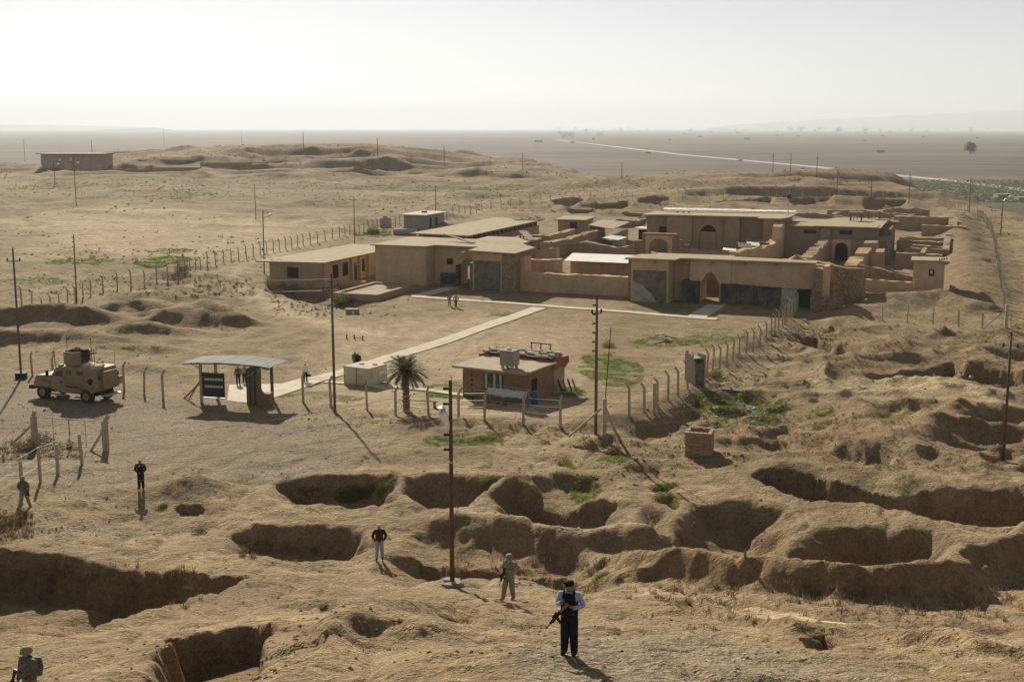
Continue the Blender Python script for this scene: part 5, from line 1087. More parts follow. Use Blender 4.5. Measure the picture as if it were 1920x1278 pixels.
# ------------------------------------------------------------------ cream steel tank
def rusty_cream():
    m, nt, b = nodemat('cream_paint_rust'); co = coord(nt)
    mp = nt.nodes.new('ShaderNodeMapping'); mp.inputs['Scale'].default_value = (2.4, 2.4, .5); nt.links.new(co, mp.inputs[0])
    c = ramp(nt, noise(nt, 1.0, 4, .6, co), [(.3, (.50, .45, .33)), (.7, (.60, .55, .42))])
    c = mix(nt, ramp(nt, noise(nt, 1.4, 7, .75, mp.outputs[0], .4), [(.57, 0), (.66, .9)]), c, (.23, .11, .055))
    nt.links.new(c, b.inputs['Base Color']); b.inputs['Roughness'].default_value = .7; return m
M_CREAM = rusty_cream()
def cream_tank():
    p = G(692, 725); r = empty('steel_tank', p, -R(30), 'cream painted steel tank box with rust streaks and two hatches', 'tank')
    W_, D, H = 2.75, 2.7, 1.6
    MB().box(-W_, 0, 0, D, .05, H).build('tank_body', M_CREAM, r); MB().box(-W_-.02, .02, -.02, D+.02, H, H+.04).build('top_sheet', M_PATH, r)
    for x, y in ((-1.9, 1.5), (-.7, 1.9)): MB().lathe([(.26, H+.04), (.26, H+.10), (.05, H+.11)], 12, (x, y, 0)).build('hatch', M_RUST, r)
    for (x, y) in ((0, 0), (-W_, 0), (0, D)): MB().box(x-.035, x+.035, y-.035, y+.035, .03, H).build('corner_edge', M_CREAM, r)
    MB().box(-1.42, -1.36, -.035, 0, .05, H).build('seam', M_RUST, r)
cream_tank()

# ------------------------------------------------------------------ guard hut
M_TARP = simple('red_tarp', (0.32, 0.075, 0.03), 0.75, 0.3, 2.5, 0.5, 5)
M_BLOCK = simple('concrete_block', (0.42, 0.37, 0.29), 0.92, 0.2, 4, 0.3, 20)
M_BLUE = simple('blue_plastic', (0.03, 0.09, 0.25), 0.45, 0.15, 3)
M_CURT = simple('pale_curtain', (0.5, 0.52, 0.5), 0.8, 0.15, 6)
M_HSLAB = plaster('hut_roof_concrete', (0.40, 0.33, 0.235), (0.25, 0.20, 0.14))
def guard_hut():
    A = atz(868, 754, .3); an = -R(29); z = ground(A.x+2, A.y); H = 2.55
    r = empty('guard_hut', (A.x, A.y, z), an, 'small brick guard hut with flat concrete slab roof', 'hut')
    Wd, Dp = 6.1, 5.0
    MB().box(0, 2.0, 0, .25, -.4, H).build('front_wall', M_HUTBRICK, r); MB().box(2.0, Wd, 0, .25, -.4, .85).build('front_wall', M_HUTBRICK, r); MB().box(4.0, Wd, 0, .25, .85, H).build('front_wall', M_HUTBRICK, r); MB().box(2.0, 4.0, 0, .25, 2.25, H).build('lintel', M_CONC, r)
    MB().box(0, .25, .25, Dp, -.4, H).build('left_wall', M_HUTBRICK, r); MB().box(Wd-.25, Wd, .25, Dp, -.4, H).build('right_wall', M_HUTBRICK, r); MB().box(.25, Wd-.25, Dp-.25, Dp, -.4, H).build('rear_wall', M_HUTBRICK, r)
    w = MB().box(2.0, 4.0, .16, .2, .85, 2.25).build('window', M_GLASS, r)
    for k, x in enumerate((2.0, 2.62, 3.3, 3.93)): MB().box(x, x+.07, .08, .155, .85, 2.25).build('window_frame', M_WOOD, w)
    for x in (2.2, 3.0, 3.6): MB().box(x-.1, x+.12, .12, .15, .9, 2.2).build('curtain', M_CURT, w)
    for k in range(4): MB().box(.8, 1.0, -.03, .0, .6+k*.42, .75+k*.42).build('vent_brick', M_DARKIN, r)
    MB().box(Wd, Wd+.05, 1.0, 1.9, .9, 1.9).build('side_window', M_DARKIN, r)
    MB().box(-.7, Wd+.3, -.6, Dp+.1, H, H+.17).build('roof_slab', M_HSLAB, r)
    # lean-to under the tarp
    x = empty('lean_to', (A.x, A.y, z), an, 'lean-to behind the guard hut under a red tarp roof', 'shed')
    MB().box(Wd-1.8, Wd-1.65, Dp+.1, Dp+2.4, -.3, 2.55).build('side_wall', M_STUC, x); MB().box(Wd-.25, Wd-.1, Dp+.25, Dp+2.3, -.3, 2.6).build('right_wall', M_STUC, x); MB().box(-.6, .0, Dp+.1, Dp+.3, -.3, 2.4).build('left_wall', M_STUC, x); MB().box(-.6, Wd-.3, Dp+2.3, Dp+2.45, -.3, 2.6).build('rear_wall', M_STUC, x)
    rn = random.Random(2); mb = MB(); nx, ny = 22, 10
    for i in range(nx+1):
        for j in range(ny+1): mb.v.append(Vector((-1.2+i*(Wd+1.3)/nx, Dp-.3+j*3.0/ny, 2.84+.07*math.sin(i*1.1)*math.sin(j*.9+1)+rn.uniform(-.03, .03))))
    mb.f = [(i*(ny+1)+j, (i+1)*(ny+1)+j, (i+1)*(ny+1)+j+1, i*(ny+1)+j+1) for i in range(nx) for j in range(ny)]
    rim = [i*(ny+1) for i in range(nx+1)] + [nx*(ny+1)+j for j in range(1, ny+1)] + [i*(ny+1)+ny for i in range(nx-1, -1, -1)] + list(range(ny-1, 0, -1)); n = len(mb.v)
    for k in rim:
        v = mb.v[k]; rt = v.x > Wd-.1; mb.v.append(v + Vector((.06 if rt else 0, 0, -(.55+.35*math.sin(k*.7)**2 if rt else .22+rn.uniform(0, .1)))))
    mb.f += [(rim[k], n+k, n+(k+1) % len(rim), rim[(k+1) % len(rim)]) for k in range(len(rim))]
    mb.build('tarp', M_TARP, x, True)
    MB().box(-1.0, Wd-.2, Dp-.05, Dp+2.45, 2.94, 2.99).build('black_sheet', M_CANVAS, x)
    M = Matrix.Translation((A.x, A.y, z)) @ Matrix.Rotation(an, 4, 'Z')
    blk = MB().box(-.28, .28, -.14, .14, 0, .2).build('concrete_block', M_BLOCK); first = True; rr = random.Random(8)
    for j in range(4):
        for i in range(9):
            if rr.random() < .12: continue
            o = blk if first else blk.copy()
            if not first: COL.objects.link(o)
            first = False
            o.location = M @ Vector((-.75+i*.74+rr.uniform(-.12, .12)+(.3 if j % 2 else 0), Dp+.12+j*.68+rr.uniform(-.1, .1), 2.995)); o.rotation_euler = (0, 0, an+rr.uniform(-.3, .3))
            tag(o, 'pale concrete block weighing down the tarp roof of the lean-to', 'block', 'blocks on the tarp roof')
    f = empty('bench_frame', M @ Vector((2.6, Dp+2.35, 2.75)), an, 'tan wooden bench frame standing on rear edge of tarp roof', 'frame')
    for q in (0, .95, 1.9): MB().box(q, q+.09, 0, .09, 0, .95).build('leg', M_WOOD, f)
    MB().box(-.05, 2.05, -.03, .12, .95, 1.05).build('top_bar', M_WOOD, f)
    t = empty('roof_water_tank', M @ Vector((4.15, .7, H+.17)), an, 'grey concrete water tank on legs on the guard hut roof', 'tank')
    for q in (-.55, .35):
        for s in (-.45, .3): MB().box(q, q+.2, s, s+.2, 0, .28).build('leg', M_BLOCK, t)
    MB().box(-.62, .62, -.55, .6, .28, 1.5).build('tank_body', M_CONC, t); MB().box(-.66, .66, -.6, .64, 1.5, 1.58).build('rim', M_CONC, t); MB().lathe([(.22, 1.58), (.22, 1.63), (.02, 1.64)], 10).build('hatch', M_DARKIN, t)
    b = empty('blue_barrel', M @ Vector((Wd+.9, -.15, 0)), 0, 'blue plastic barrel beside the guard hut corner', 'barrel')
    MB().lathe([(.27, 0), (.3, .05), (.3, .4), (.32, .43), (.3, .46), (.3, .75), (.32, .78), (.3, .81), (.29, 1.05), (.22, 1.1)], 14).build('barrel_body', M_BLUE, b, True)
    bd = empty('bed_frame', M @ Vector((3.2, -.95, 0)), an, 'silver metal bed frame with crumpled sheet before the hut window', 'bed')
    for q in (0, 3.6): MB().tube([(q, 0, 0), (q, 0, 1.55)], .035, 6).build('leg', M_GALV, bd)
    for zz in (1.05, 1.5): MB().tube([(0, 0, zz), (1.2, 0, zz+.05), (2.6, 0, zz), (3.6, 0, zz-.05)], .03, 6).build('rail', M_GALV, bd)
    for k in range(9): MB().tube([(.35+k*.36, 0, 1.05), (.35+k*.36, 0, 1.5)], .015, 5).build('bar', M_GALV, bd)
    mb = MB(); rn = random.Random(4)
    for i in range(13):
        for j in range(4): mb.v.append(Vector((-.1+i*.31, -.06-.12*rn.random()-.1*j, 1.35-.2*j+rn.uniform(-.05, .05))))
    mb.f = [(i*4+j, (i+1)*4+j, (i+1)*4+j+1, i*4+j+1) for i in range(12) for j in range(3)]; o = mb.build('sheet', M_CURT, bd, True); sm = o.modifiers.new('thick', 'SOLIDIFY'); sm.thickness = .02
    wr = empty('rubble_pile', M @ Vector((1.6, -1.3, 0)), an, 'low dark pile of scrap below the bed frame', 'rubble')
    rn = random.Random(6)
    for k in range(14): q = rn.uniform(.1, .28); o = MB().prism([(-q, -q*.6), (q*.8, -q*.7), (q, q*.4), (-q*.6, q*.7)], 0, q).build('lump', (M_CONC, M_DARKIN, M_WOOD)[k % 3], wr); o.location = (rn.uniform(0, 3.6), rn.uniform(-.5, .5), 0); o.rotation_euler = (rn.uniform(-.3, .3), rn.uniform(-.3, .3), rn.random()*6)
    pp = MB().tube([(0, 0, 0), (0, 0, 2.9)], .04, 6).build('drain_pipe', M_RUST); pp.location = M @ Vector((Wd+.45, -.5, 0)); tag(pp, 'thin rusty pipe standing at the guard hut corner', 'pipe')
    pl = empty('leaning_planks', M @ Vector((Wd+.6, Dp+.2, 0)), an, 'dark planks and scrap leaning by the lean-to wall', 'planks')
    for k in range(5): MB().bar((.2*k, -.6+.5*k, 0), (-.5+.2*k, -.4+.5*k, 1.0+.1*(k % 2)), .16, .04).build('plank', (M_WOOD, M_CANVAS)[k % 2], pl)
guard_hut()

# ------------------------------------------------------------------ sentry box, brick well head, trough, stakes
def sentry():
    p = G(1303, 716); r = empty('sentry_box', p, R(22), 'narrow grey concrete sentry box on the courtyard fence', 'sentry box'); r.scale = (.8, .85, .93)
    MB().box(-.85, -.68, -.75, .75, -.4, 2.75).build('side_panel', M_CONC, r); MB().box(.68, .85, -.75, .75, -.4, 2.7).build('side_panel', M_CONC, r); MB().box(-.68, .68, .6, .74, -.4, 2.35).build('rear_panel', M_CONC, r); MB().box(-.68, .68, -.6, -.5, -.4, 1.9).build('front_panel', M_GREYSLAB, r)
    MB().box(-.68, .68, -.4, .6, 2.25, 2.35).build('roof', M_CONC, r); MB().box(-.9, -.7, .3, .55, 2.75, 3.05).build('top_block', M_CONC, r)
sentry()
def well():
    p = G(1314, 853); p = p + Vector((0, .6, -.1)); an = -R(18)
    r = empty('brick_wellhead', p, an, 'square brick shaft standing open topped beside the rubbish hollow', 'well')
    mt = [simple('well_brick_%d' % k, c, .95, .25, 6, .4, 30) for k, c in enumerate(((.33, .215, .12), (.27, .17, .095), (.38, .26, .155)))]
    bl, bh, bt = .29, .125, .24; W2 = .86
    MB().box(-W2+.05, W2-.05, -W2+.05, -W2+bt-.04, -.6, 1.6).build('mortar_core', M_ROOF, r); MB().box(-W2+.05, W2-.05, W2-bt+.04, W2-.05, -.6, 1.6).build('mortar_core', M_ROOF, r)
    MB().box(-W2+.05, -W2+bt-.04, -W2+bt, W2-bt, -.6, 1.6).build('mortar_core', M_ROOF, r); MB().box(W2-bt+.04, W2-.05, -W2+bt, W2-bt, -.6, 1.6).build('mortar_core', M_ROOF, r)
    meshes = []
    for m in mt:
        mb = MB().box(-bl/2+.012, bl/2-.012, -bt/2, bt/2, .008, bh-.008); me = bpy.data.meshes.new('brick'); me.from_pydata([tuple(v) for v in mb.v], [], mb.f); me.materials.append(m); me.update(); meshes.append(me)
    rn = random.Random(9); n = int(2*W2/bl)
    for k in range(16):
        for side in range(4):
            for i in range(n-1+(k % 2)):
                if k == 15 and side in (2, 3) and rn.random() < .4: continue
                if side in (2, 3) and k < 10: continue                       # hidden far sides are core only low down
                t = -W2 + bl*(i+.5) + (bl/2 if k % 2 == 0 else 0); q = W2-bt/2
                x, y, a = ((t, -q, 0), (q, t, math.pi/2), (t, q, 0), (-q, t, math.pi/2))[side]
                o = bpy.data.objects.new('brick', rn.choice(meshes)); COL.objects.link(o); o.parent = r
                o.location = (x*1.005+rn.uniform(-.006, .006), y*1.005+rn.uniform(-.006, .006), -.35+k*bh+(side % 2)*.002); o.rotation_euler = (0, 0, a+rn.uniform(-.03, .03))
well()
t = empty('trough', G(661, 588), -R(10), 'small brown masonry trough on the courtyard below annex', 'trough')
MB().box(-.75, .75, -.5, .5, -.2, .55).build('body', M_MUD, t); MB().box(-.95, .75, -.55, .55, .55, .66).build('lid', M_ROOF, t); MB().box(.1, .35, -.53, -.5, .05, .4).build('plaque', M_WHITE, t)
for i, (px, py, lab) in enumerate(((650, 635, 'lone short stake in the courtyard, leftmost'), (664, 635, 'short stake at left end of the low bar'), (680, 637, 'short stake at right end of the low bar'))):
    o = MB().tube([(0, 0, -.2), (.02, 0, .5)], .09, 6).build('stake', M_WOOD); o.location = G(px, py); tag(o, lab, 'stake')
a, b = G(664, 635), G(680, 637); o = MB().tube([(0, 0, .15), (b.x-a.x, b.y-a.y, b.z-a.z+.15)], .04, 5).build('low_bar', M_WOOD); o.location = a; tag(o, 'low bar joining two short stakes in the courtyard', 'bar')
pc = G(1250, 640); r = empty('timber_heap', pc, 0, 'small heap of grey timber lying on courtyard grass', 'timber')
rn = random.Random(12)
for k in range(12): a = Vector((rn.uniform(-1.3, 1.3), rn.uniform(-1, 1), .1+.06*k)); MB().bar(a, a + Vector((rn.uniform(-1.3, 1.3), rn.uniform(-.9, .9), rn.uniform(-.1, .1))), .14).build('plank', M_POST, r)
st = empty('low_timber_rail', G(815, 764), 0, 'low rail on a stump near the palm', 'rail'); MB().box(-.12, .12, -.12, .12, -.2, .55).build('stump', M_WOOD, st); MB().bar((-3.0, 1.1, .42), (.3, 0, .5), .07).build('rail', M_WOOD, st)
# road over the plain, with two vehicles far away
def road():
    pts = [(2000, 368), (1920, 356), (1800, 340), (1640, 325), (1520, 312), (1400, 301), (1280, 290), (1160, 276), (1095, 268), (1070, 266), (1042, 262)]
    P = [atz(a, b, PLAIN+.15) for a, b in pts]; w = 7; V = []; F = []
    for i, p in enumerate(P):
        d = (P[min(i+1, len(P)-1)] - P[max(i-1, 0)]).normalized(); n = Vector((-d.y, d.x, 0))
        V += [p + n*w, p - n*w]
    F = [(2*i, 2*i+1, 2*i+3, 2*i+2) for i in range(len(P)-1)]
    o = mk('road', V, F, simple('pale_road', (.34, .31, .26), .9, .1, .05)); o['kind'] = 'structure'
road()
for (px, py, lab, c) in ((1388, 301, 'pale truck on the distant road', M_WHITE), (1073, 268, 'tiny white truck far down the distant road', M_WHITE)):
    p = atz(px, py+1, PLAIN+.2); s = p.y/2300
    r = empty('distant_truck', p, .6, lab, 'truck'); MB().box(-4*s*.8, 1.5*s, -1.3, 1.3, 1.2, 5*s*.9).build('cargo_box', c, r); MB().box(1.6*s, 3.4*s, -1.2, 1.2, 1.0, 3.6*s).build('cab', M_STUC, r)
    for x in (-2.5*s, 2.4*s):
        for y in (-1.2, 1.2): MB().tube([(x, y-.2, .7), (x, y+.2, .7)], .7, 8).build('wheel', M_BLACK, r)
# ------------------------------------------------------------------ people
def cloth(name, c, var=0.2, scale=9):
    return simple(name, c, 0.9, var, scale, 0.5, 14, spec=0.15)
def camo(name, a, b_, c_):
    m, nt, b = nodemat(name); co = coord(nt)
    f = noise(nt, 9.0, 3, 0.6, co); g = noise(nt, 16.0, 2, 0.5, co)
    x = ramp(nt, f, [(0.42, a), (0.5, b_)]); x = mix(nt, ramp(nt, g, [(0.56, 0), (0.6, 1)]), x, c_)
    nt.links.new(x, b.inputs['Base Color']); b.inputs['Roughness'].default_value = 0.92; bump(nt, b, noise(nt, 12, 3, .6, co), 0.4, .03); return m
M_SKIN = simple('skin', (0.30, 0.17, 0.105), 0.6, 0.12, 6); M_HAIR = simple('dark_hair', (0.02, 0.016, 0.013), 0.7, 0.2, 10)
M_CAMO = camo('grey_camouflage', (0.25, 0.22, 0.165), (0.19, 0.175, 0.135), (0.33, 0.295, 0.23)); M_CAMOT = camo('tan_camouflage', (0.30, 0.235, 0.15), (0.23, 0.18, 0.115), (0.36, 0.29, 0.2)); M_CAMOD = camo('shaded_camouflage', (0.13, 0.125, 0.10), (0.085, 0.085, 0.07), (0.19, 0.175, 0.145))
M_BOOT = simple('tan_boot', (0.24, 0.17, 0.10), 0.85, 0.2, 8); M_SHOE = simple('black_shoe', (0.012, 0.012, 0.012), 0.5, 0.2, 8); M_BLKC = cloth('black_cloth', (0.012, 0.012, 0.015)); M_NAVY = cloth('navy_trousers', (0.015, 0.017, 0.028))
M_SHIRTB = cloth('pale_blue_shirt', (0.30, 0.37, 0.55), .1); M_SHIRTW = cloth('white_shirt', (0.62, 0.64, 0.68), .08); M_RED = cloth('dark_red_jacket', (0.075, 0.018, 0.018)); M_JEAN = cloth('light_jeans', (0.28, 0.30, 0.34), .15); M_BROWN = cloth('brown_coat', (0.12, 0.09, 0.06)); M_GREYC = cloth('grey_hair', (0.5, 0.48, 0.45), .1); M_GUN = simple('gun_metal', (0.015, 0.014, 0.013), 0.45, 0.2, 8)

BONES = [('pelvis','spine','shirt'),('spine','chest','shirt'),('chest','neck','shirt'),('neck','head0','skin'),('head0','head1','skin'),('head1','head2','hair'),
 ('chest','shL','shirt'),('shL','elL','shirt'),('elL','wrL','shirt'),('wrL','haL','skin'),('chest','shR','shirt'),('shR','elR','shirt'),('elR','wrR','shirt'),('wrR','haR','skin'),
 ('pelvis','hiL','legs'),('hiL','knL','legs'),('knL','anL','legs'),('anL','toL','shoe'),('pelvis','hiR','legs'),('hiR','knR','legs'),('knR','anR','legs'),('anR','toR','shoe')]
REST = dict(pelvis=(0,0,.97,.15), spine=(0,.01,1.16,.14), chest=(0,0,1.38,.15), neck=(0,.01,1.50,.062), head0=(0,-.01,1.575,.072), head1=(0,-.015,1.655,.098), head2=(0,0,1.72,.082),
 shL=(.195,.0,1.435,.078), elL=(.25,.03,1.16,.055), wrL=(.25,-.05,.93,.042), haL=(.25,-.075,.85,.04), shR=(-.195,0,1.435,.078), elR=(-.25,.03,1.16,.055), wrR=(-.25,-.05,.93,.042), haR=(-.25,-.075,.85,.04),
 hiL=(.095,0,.90,.105), knL=(.11,-.01,.50,.078), anL=(.12,.02,.10,.062), toL=(.135,-.15,.045,.045), hiR=(-.095,0,.90,.105), knR=(-.11,-.01,.50,.078), anR=(-.12,.02,.10,.062), toR=(-.135,-.15,.045,.045))
def figure(pose, mats, turn=0.0, curl=0.5):
    J = dict(REST); J.update(pose); names = list(J); idx = {n: i for i, n in enumerate(names)}
    for n in list(J):
        x, y, z, r = J[n]; k = {'kn': 1.2, 'an': 1.2, 'hi': 1.1, 'el': 1.14, 'wr': 1.1, 'sh': 1.08}.get(n[:2], 1.08 if n in ('pelvis', 'spine', 'chest') else 1.0); J[n] = (x, y, z, r*k)
    if turn:
        ca, sa = math.cos(turn), math.sin(turn)
        for n in ('head0', 'head1', 'head2'): x, y, z, r = J[n]; J[n] = (x*ca-y*sa, x*sa+y*ca, z, r)
    me = bpy.data.meshes.new('body'); me.from_pydata([J[n][:3] for n in names], [(idx[a], idx[b]) for a, b, _ in BONES], [])
    o = bpy.data.objects.new('body', me); COL.objects.link(o)
    sk = o.modifiers.new('s', 'SKIN'); sk.use_smooth_shade = True
    for n in names:
        v = me.skin_vertices[0].data[idx[n]]; r = J[n][3]
        v.radius = (r, r); v.use_root = (n == 'pelvis')
        if n in ('pelvis', 'spine', 'chest'): v.radius = (r*1.12, r*.80)
    sb = o.modifiers.new('d', 'SUBSURF'); sb.levels = 2; sb.render_levels = 2
    dg = bpy.context.evaluated_depsgraph_get(); dg.update()
    em = bpy.data.meshes.new_from_object(o.evaluated_get(dg)); bpy.data.objects.remove(o); bpy.data.meshes.remove(me)
    V = [v.co.copy() for v in em.vertices]; F = [tuple(p.vertices) for p in em.polygons]; MI = []
    order = ['shirt', 'legs', 'skin', 'shoe', 'hair']
    segs = [(Vector(J[a][:3]), Vector(J[b][:3]), (J[a][3]+J[b][3])/2, t) for a, b, t in BONES]
    for f in F:
        c = sum((V[i] for i in f), Vector())/len(f); best = None
        for a, b, r, t in segs:
            d = b-a; k = max(0, min(1, (c-a).dot(d)/d.length_squared)); q = (c-a-d*k).length/r
            if best is None or q < best[0]: best = (q, t)
        t = best[1]
        if t == 'shirt' and c.z < 1.0 and abs(c.x) < .17 and c.y > -.16: t = 'legs'
        if t == 'hair' and (c.y < J['head1'][1]-.035 and c.z < J['head2'][2]-.02): t = 'skin'
        MI.append(order.index(t))
    bpy.data.meshes.remove(em)
    mb = MB(); mb.v = V; mb.f = F
    def grow(fn, mat):
        n = len(mb.f); fn(); MI.extend([order.index(mat)]*(len(mb.f)-n))
    for s in ('L', 'R'):                                   # five fingers of unequal length, thumb from the side of the palm
        w, h = Vector(J['wr'+s][:3]), Vector(J['ha'+s][:3]); d = (h-w).normalized(); side = d.cross(Vector((0, 1, .2))).normalized(); nrm = side.cross(d)
        inner = -1 if s == 'L' else 1
        for k, L in enumerate((.068, .080, .074, .058)):
            b0 = h + side*(-.030+.020*k) - d*.005; m1 = b0 + d*L*.55 + nrm*L*.25*curl; m2 = m1 + d*L*.35 + nrm*L*.6*curl
            grow(lambda: mb.tube([b0, m1, m2], [.0105, .0095, .0075], 5), 'skin')
        b0 = w + d*.03 - side*.03; m1 = b0 - side*.03 + d*.03; grow(lambda: mb.tube([b0, m1, m1 + d*.03 + nrm*.015], [.013, .011, .008], 5), 'skin')
    hc = Vector(J['head1'][:3]); fw = Vector((0, -1, 0)); fw = Vector((math.sin(turn), -math.cos(turn), 0)); rt = Vector((math.cos(turn), math.sin(turn), 0))
    grow(lambda: mb.tube([hc + fw*.075 + Vector((0, 0, .02)), hc + fw*.112 + Vector((0, 0, -.025)), hc + fw*.085 + Vector((0, 0, -.035))], [.010, .016, .008], 6), 'skin')
    for s in (-1, 1):
        grow(lambda: mb.tube([hc + fw*.085 + rt*.034*s + Vector((0, 0, .012)), hc + fw*.094 + rt*.034*s + Vector((0, 0, .012))], [.014, .010], 6), 'hair')
        grow(lambda: mb.tube([hc + rt*.085*s - Vector((0, 0, .03)), hc + rt*.10*s + Vector((0, 0, .02))], [.014, .020], 6), 'skin')
    grow(lambda: mb.tube([hc + fw*.082 - rt*.025 + Vector((0, 0, -.062)), hc + fw*.088 + Vector((0, 0, -.06)), hc + fw*.082 + rt*.025 + Vector((0, 0, -.062))], .007, 5), 'hair')
    ob = mk('person', mb.v, mb.f, None, None, True, [mats[t] for t in order])
    ob.data.polygons.foreach_set('material_index', MI)
    return ob, J
def loft(rings, n=16, closed=True):
    mb = MB()
    for (x, y, z, rx, ry) in rings:
        for k in range(n): a = 2*math.pi*k/n; mb.v.append(Vector((x+rx*math.cos(a), y+ry*math.sin(a), z)))
    for i in range(len(rings)-1):
        for k in range(n): mb.f.append((i*n+k, i*n+(k+1) % n, (i+1)*n+(k+1) % n, (i+1)*n+k))
    if closed: mb.f.append(tuple(range(n))[::-1]); mb.f.append(tuple((len(rings)-1)*n+k for k in range(n)))
    return mb
def helmet(o, J, mat, turn):
    x, y, z, r = J['head1']; mb = loft([(x, y, z-.01, .118, .138), (x, y, z+.03, .125, .145), (x, y, z+.08, .118, .136), (x, y, z+.12, .085, .10), (x, y, z+.138, .03, .035)])
    h = mb.build('helmet', mat, o, True); c = Vector((x, y, z)); h.data.transform(Matrix.Translation(c) @ Matrix.Rotation(turn, 4, 'Z') @ Matrix.Translation(-c))
    b = loft([(x, y-.012, z-.022, .124, .150), (x, y-.012, z+.0, .126, .150)]).build('brim', mat, h, True); b.data.transform(Matrix.Translation(c) @ Matrix.Rotation(turn, 4, 'Z') @ Matrix.Translation(-c))
    MB().box(x-.05, x+.05, y-.118, y-.09, z-.002, z+.03).build('goggles', M_GLASS, h)
def cap(o, J, mat, turn, brim=True):
    x, y, z, r = J['head1']; c = Vector((x, y, z)); Mx = Matrix.Translation(c) @ Matrix.Rotation(turn, 4, 'Z') @ Matrix.Translation(-c)
    h = loft([(x, y, z+.015, .105, .118), (x, y, z+.06, .108, .120), (x, y, z+.10, .092, .105), (x, y, z+.122, .04, .05)]).build('cap', mat, o, True); h.data.transform(Mx)
    if brim: b = MB().prism([(x-.085, y-.08), (x-.07, y-.165), (x, y-.195), (x+.07, y-.165), (x+.085, y-.08)], z+.018, z+.032).build('brim', mat, h); b.data.transform(Mx)
def vest(o, J, mat, d=.035):
    x, y, z, r = J['chest']; v = loft([(0, 0, 1.03, .185+d*.6, .13+d), (0, 0, 1.15, .18+d*.6, .13+d), (0, 0, 1.32, .195+d*.4, .135+d), (0, 0, 1.42, .175+d*.2, .12+d), (0, .005, 1.49, .12, .09)]).build('vest', mat, o, True)
    for s in (-1, 1): MB().tube([(s*.11, -.13, 1.40), (s*.115, -.02, 1.53), (s*.11, .12, 1.42)], .03, 6).build('strap', mat, v)
    for k in range(3): MB().box(-.15+k*.10, -.07+k*.10, -.215, -.15, 1.06, 1.2).build('pouch', mat, v)
    return v
def rifle(o, a, b, label, who, up=Vector((0, 0, 1))):
    """a rifle from butt a to muzzle b, in the bearer's own axes"""
    a, b = Vector(a), Vector(b); M = o.matrix_basis; A, B = M @ a, M @ b; d = B-A; L = d.length
    r = empty('rifle', A, 0, label, 'rifle'); r.rotation_mode = 'QUATERNION'; r.rotation_quaternion = d.to_track_quat('X', 'Z')
    MB().add([(0, -.02, .02), (.24, -.018, .03), (.24, -.018, -.02), (0, -.02, -.06), (0, .02, .02), (.24, .018, .03), (.24, .018, -.02), (0, .02, -.06)], [(0, 3, 2, 1), (4, 5, 6, 7), (0, 1, 5, 4), (1, 2, 6, 5), (2, 3, 7, 6), (3, 0, 4, 7)]).build('stock', M_WOOD if 'police' in who else M_GUN, r)
    MB().box(.24, .52, -.025, .025, -.03, .045).build('receiver', M_GUN, r); MB().tube([(.5, 0, .02), (L, 0, .02)], .011, 6).build('barrel', M_GUN, r); MB().box(.5, L*.78, -.022, .022, -.01, .045).build('handguard', M_GUN, r)
    MB().add([(.36, -.012, -.03), (.42, -.012, -.03), (.46, -.012, -.14), (.41, -.012, -.15), (.36, .012, -.03), (.42, .012, -.03), (.46, .012, -.14), (.41, .012, -.15)], [(0, 3, 2, 1), (4, 5, 6, 7), (0, 1, 5, 4), (1, 2, 6, 5), (2, 3, 7, 6), (3, 0, 4, 7)]).build('magazine', M_GUN, r)
    MB().bar((.28, 0, -.02), (.25, 0, -.11), .03).build('grip', M_GUN, r); MB().box(L-.06, L-.045, -.006, .006, .02, .07).build('front_sight', M_GUN, r); MB().box(.3, .45, -.012, .012, .045, .075).build('rear_sight', M_GUN, r)
def mats_(shirt, legs, shoe, hair=None, skin=None): return dict(shirt=shirt, legs=legs, skin=skin or M_SKIN, shoe=shoe, hair=hair or M_HAIR)
def place(o, p, face, scale, label):
    o.location = p; o.rotation_euler = (0, 0, face); o.scale = (scale,)*3; tag(o, label, 'person'); o.matrix_basis = Matrix.LocRotScale(Vector(p), o.rotation_euler, Vector((scale,)*3)); return o
def stand(px, py, ymin=12, dz=0.0): p = G(px, py, ymin); p.z += dz; return p
def scale_for(p, px, top, h):                        # figure height that reaches the pixel row of its head
    return max(.85, min(1.15, (atY(px, top, p.y).z - p.z)/h))

# policeman on the knoll
o, J = figure(dict(elL=(.32, .06, 1.19, .06), wrL=(.16, -.17, 1.20, .045), haL=(.10, -.20, 1.21, .042), elR=(-.27, -.03, 1.20, .058), wrR=(-.17, -.19, 1.29, .044), haR=(-.13, -.21, 1.33, .042), shL=(.2, 0, 1.435, .085), shR=(-.2, 0, 1.435, .085), pelvis=(0, 0, .98, .16), knL=(.10, -.005, .5, .092), knR=(-.10, -.005, .5, .092), anL=(.115, .02, .10, .078), anR=(-.115, .02, .10, .078), hiL=(.095, 0, .9, .115), hiR=(-.095, 0, .9, .115)), mats_(M_SHIRTB, M_NAVY, M_SHOE), turn=-.7)
p = stand(1067, 1227); place(o, p, -.28, scale_for(p, 1067, 1086, 1.79), 'policeman in pale blue shirt and black vest standing on the nearest knoll'); cap(o, J, M_BLKC, -.7); vest(o, J, M_BLKC); rifle(o, (.0, -.25, 1.33), (-.46, -.27, .66), 'rifle slung across the chest of the policeman', 'police')
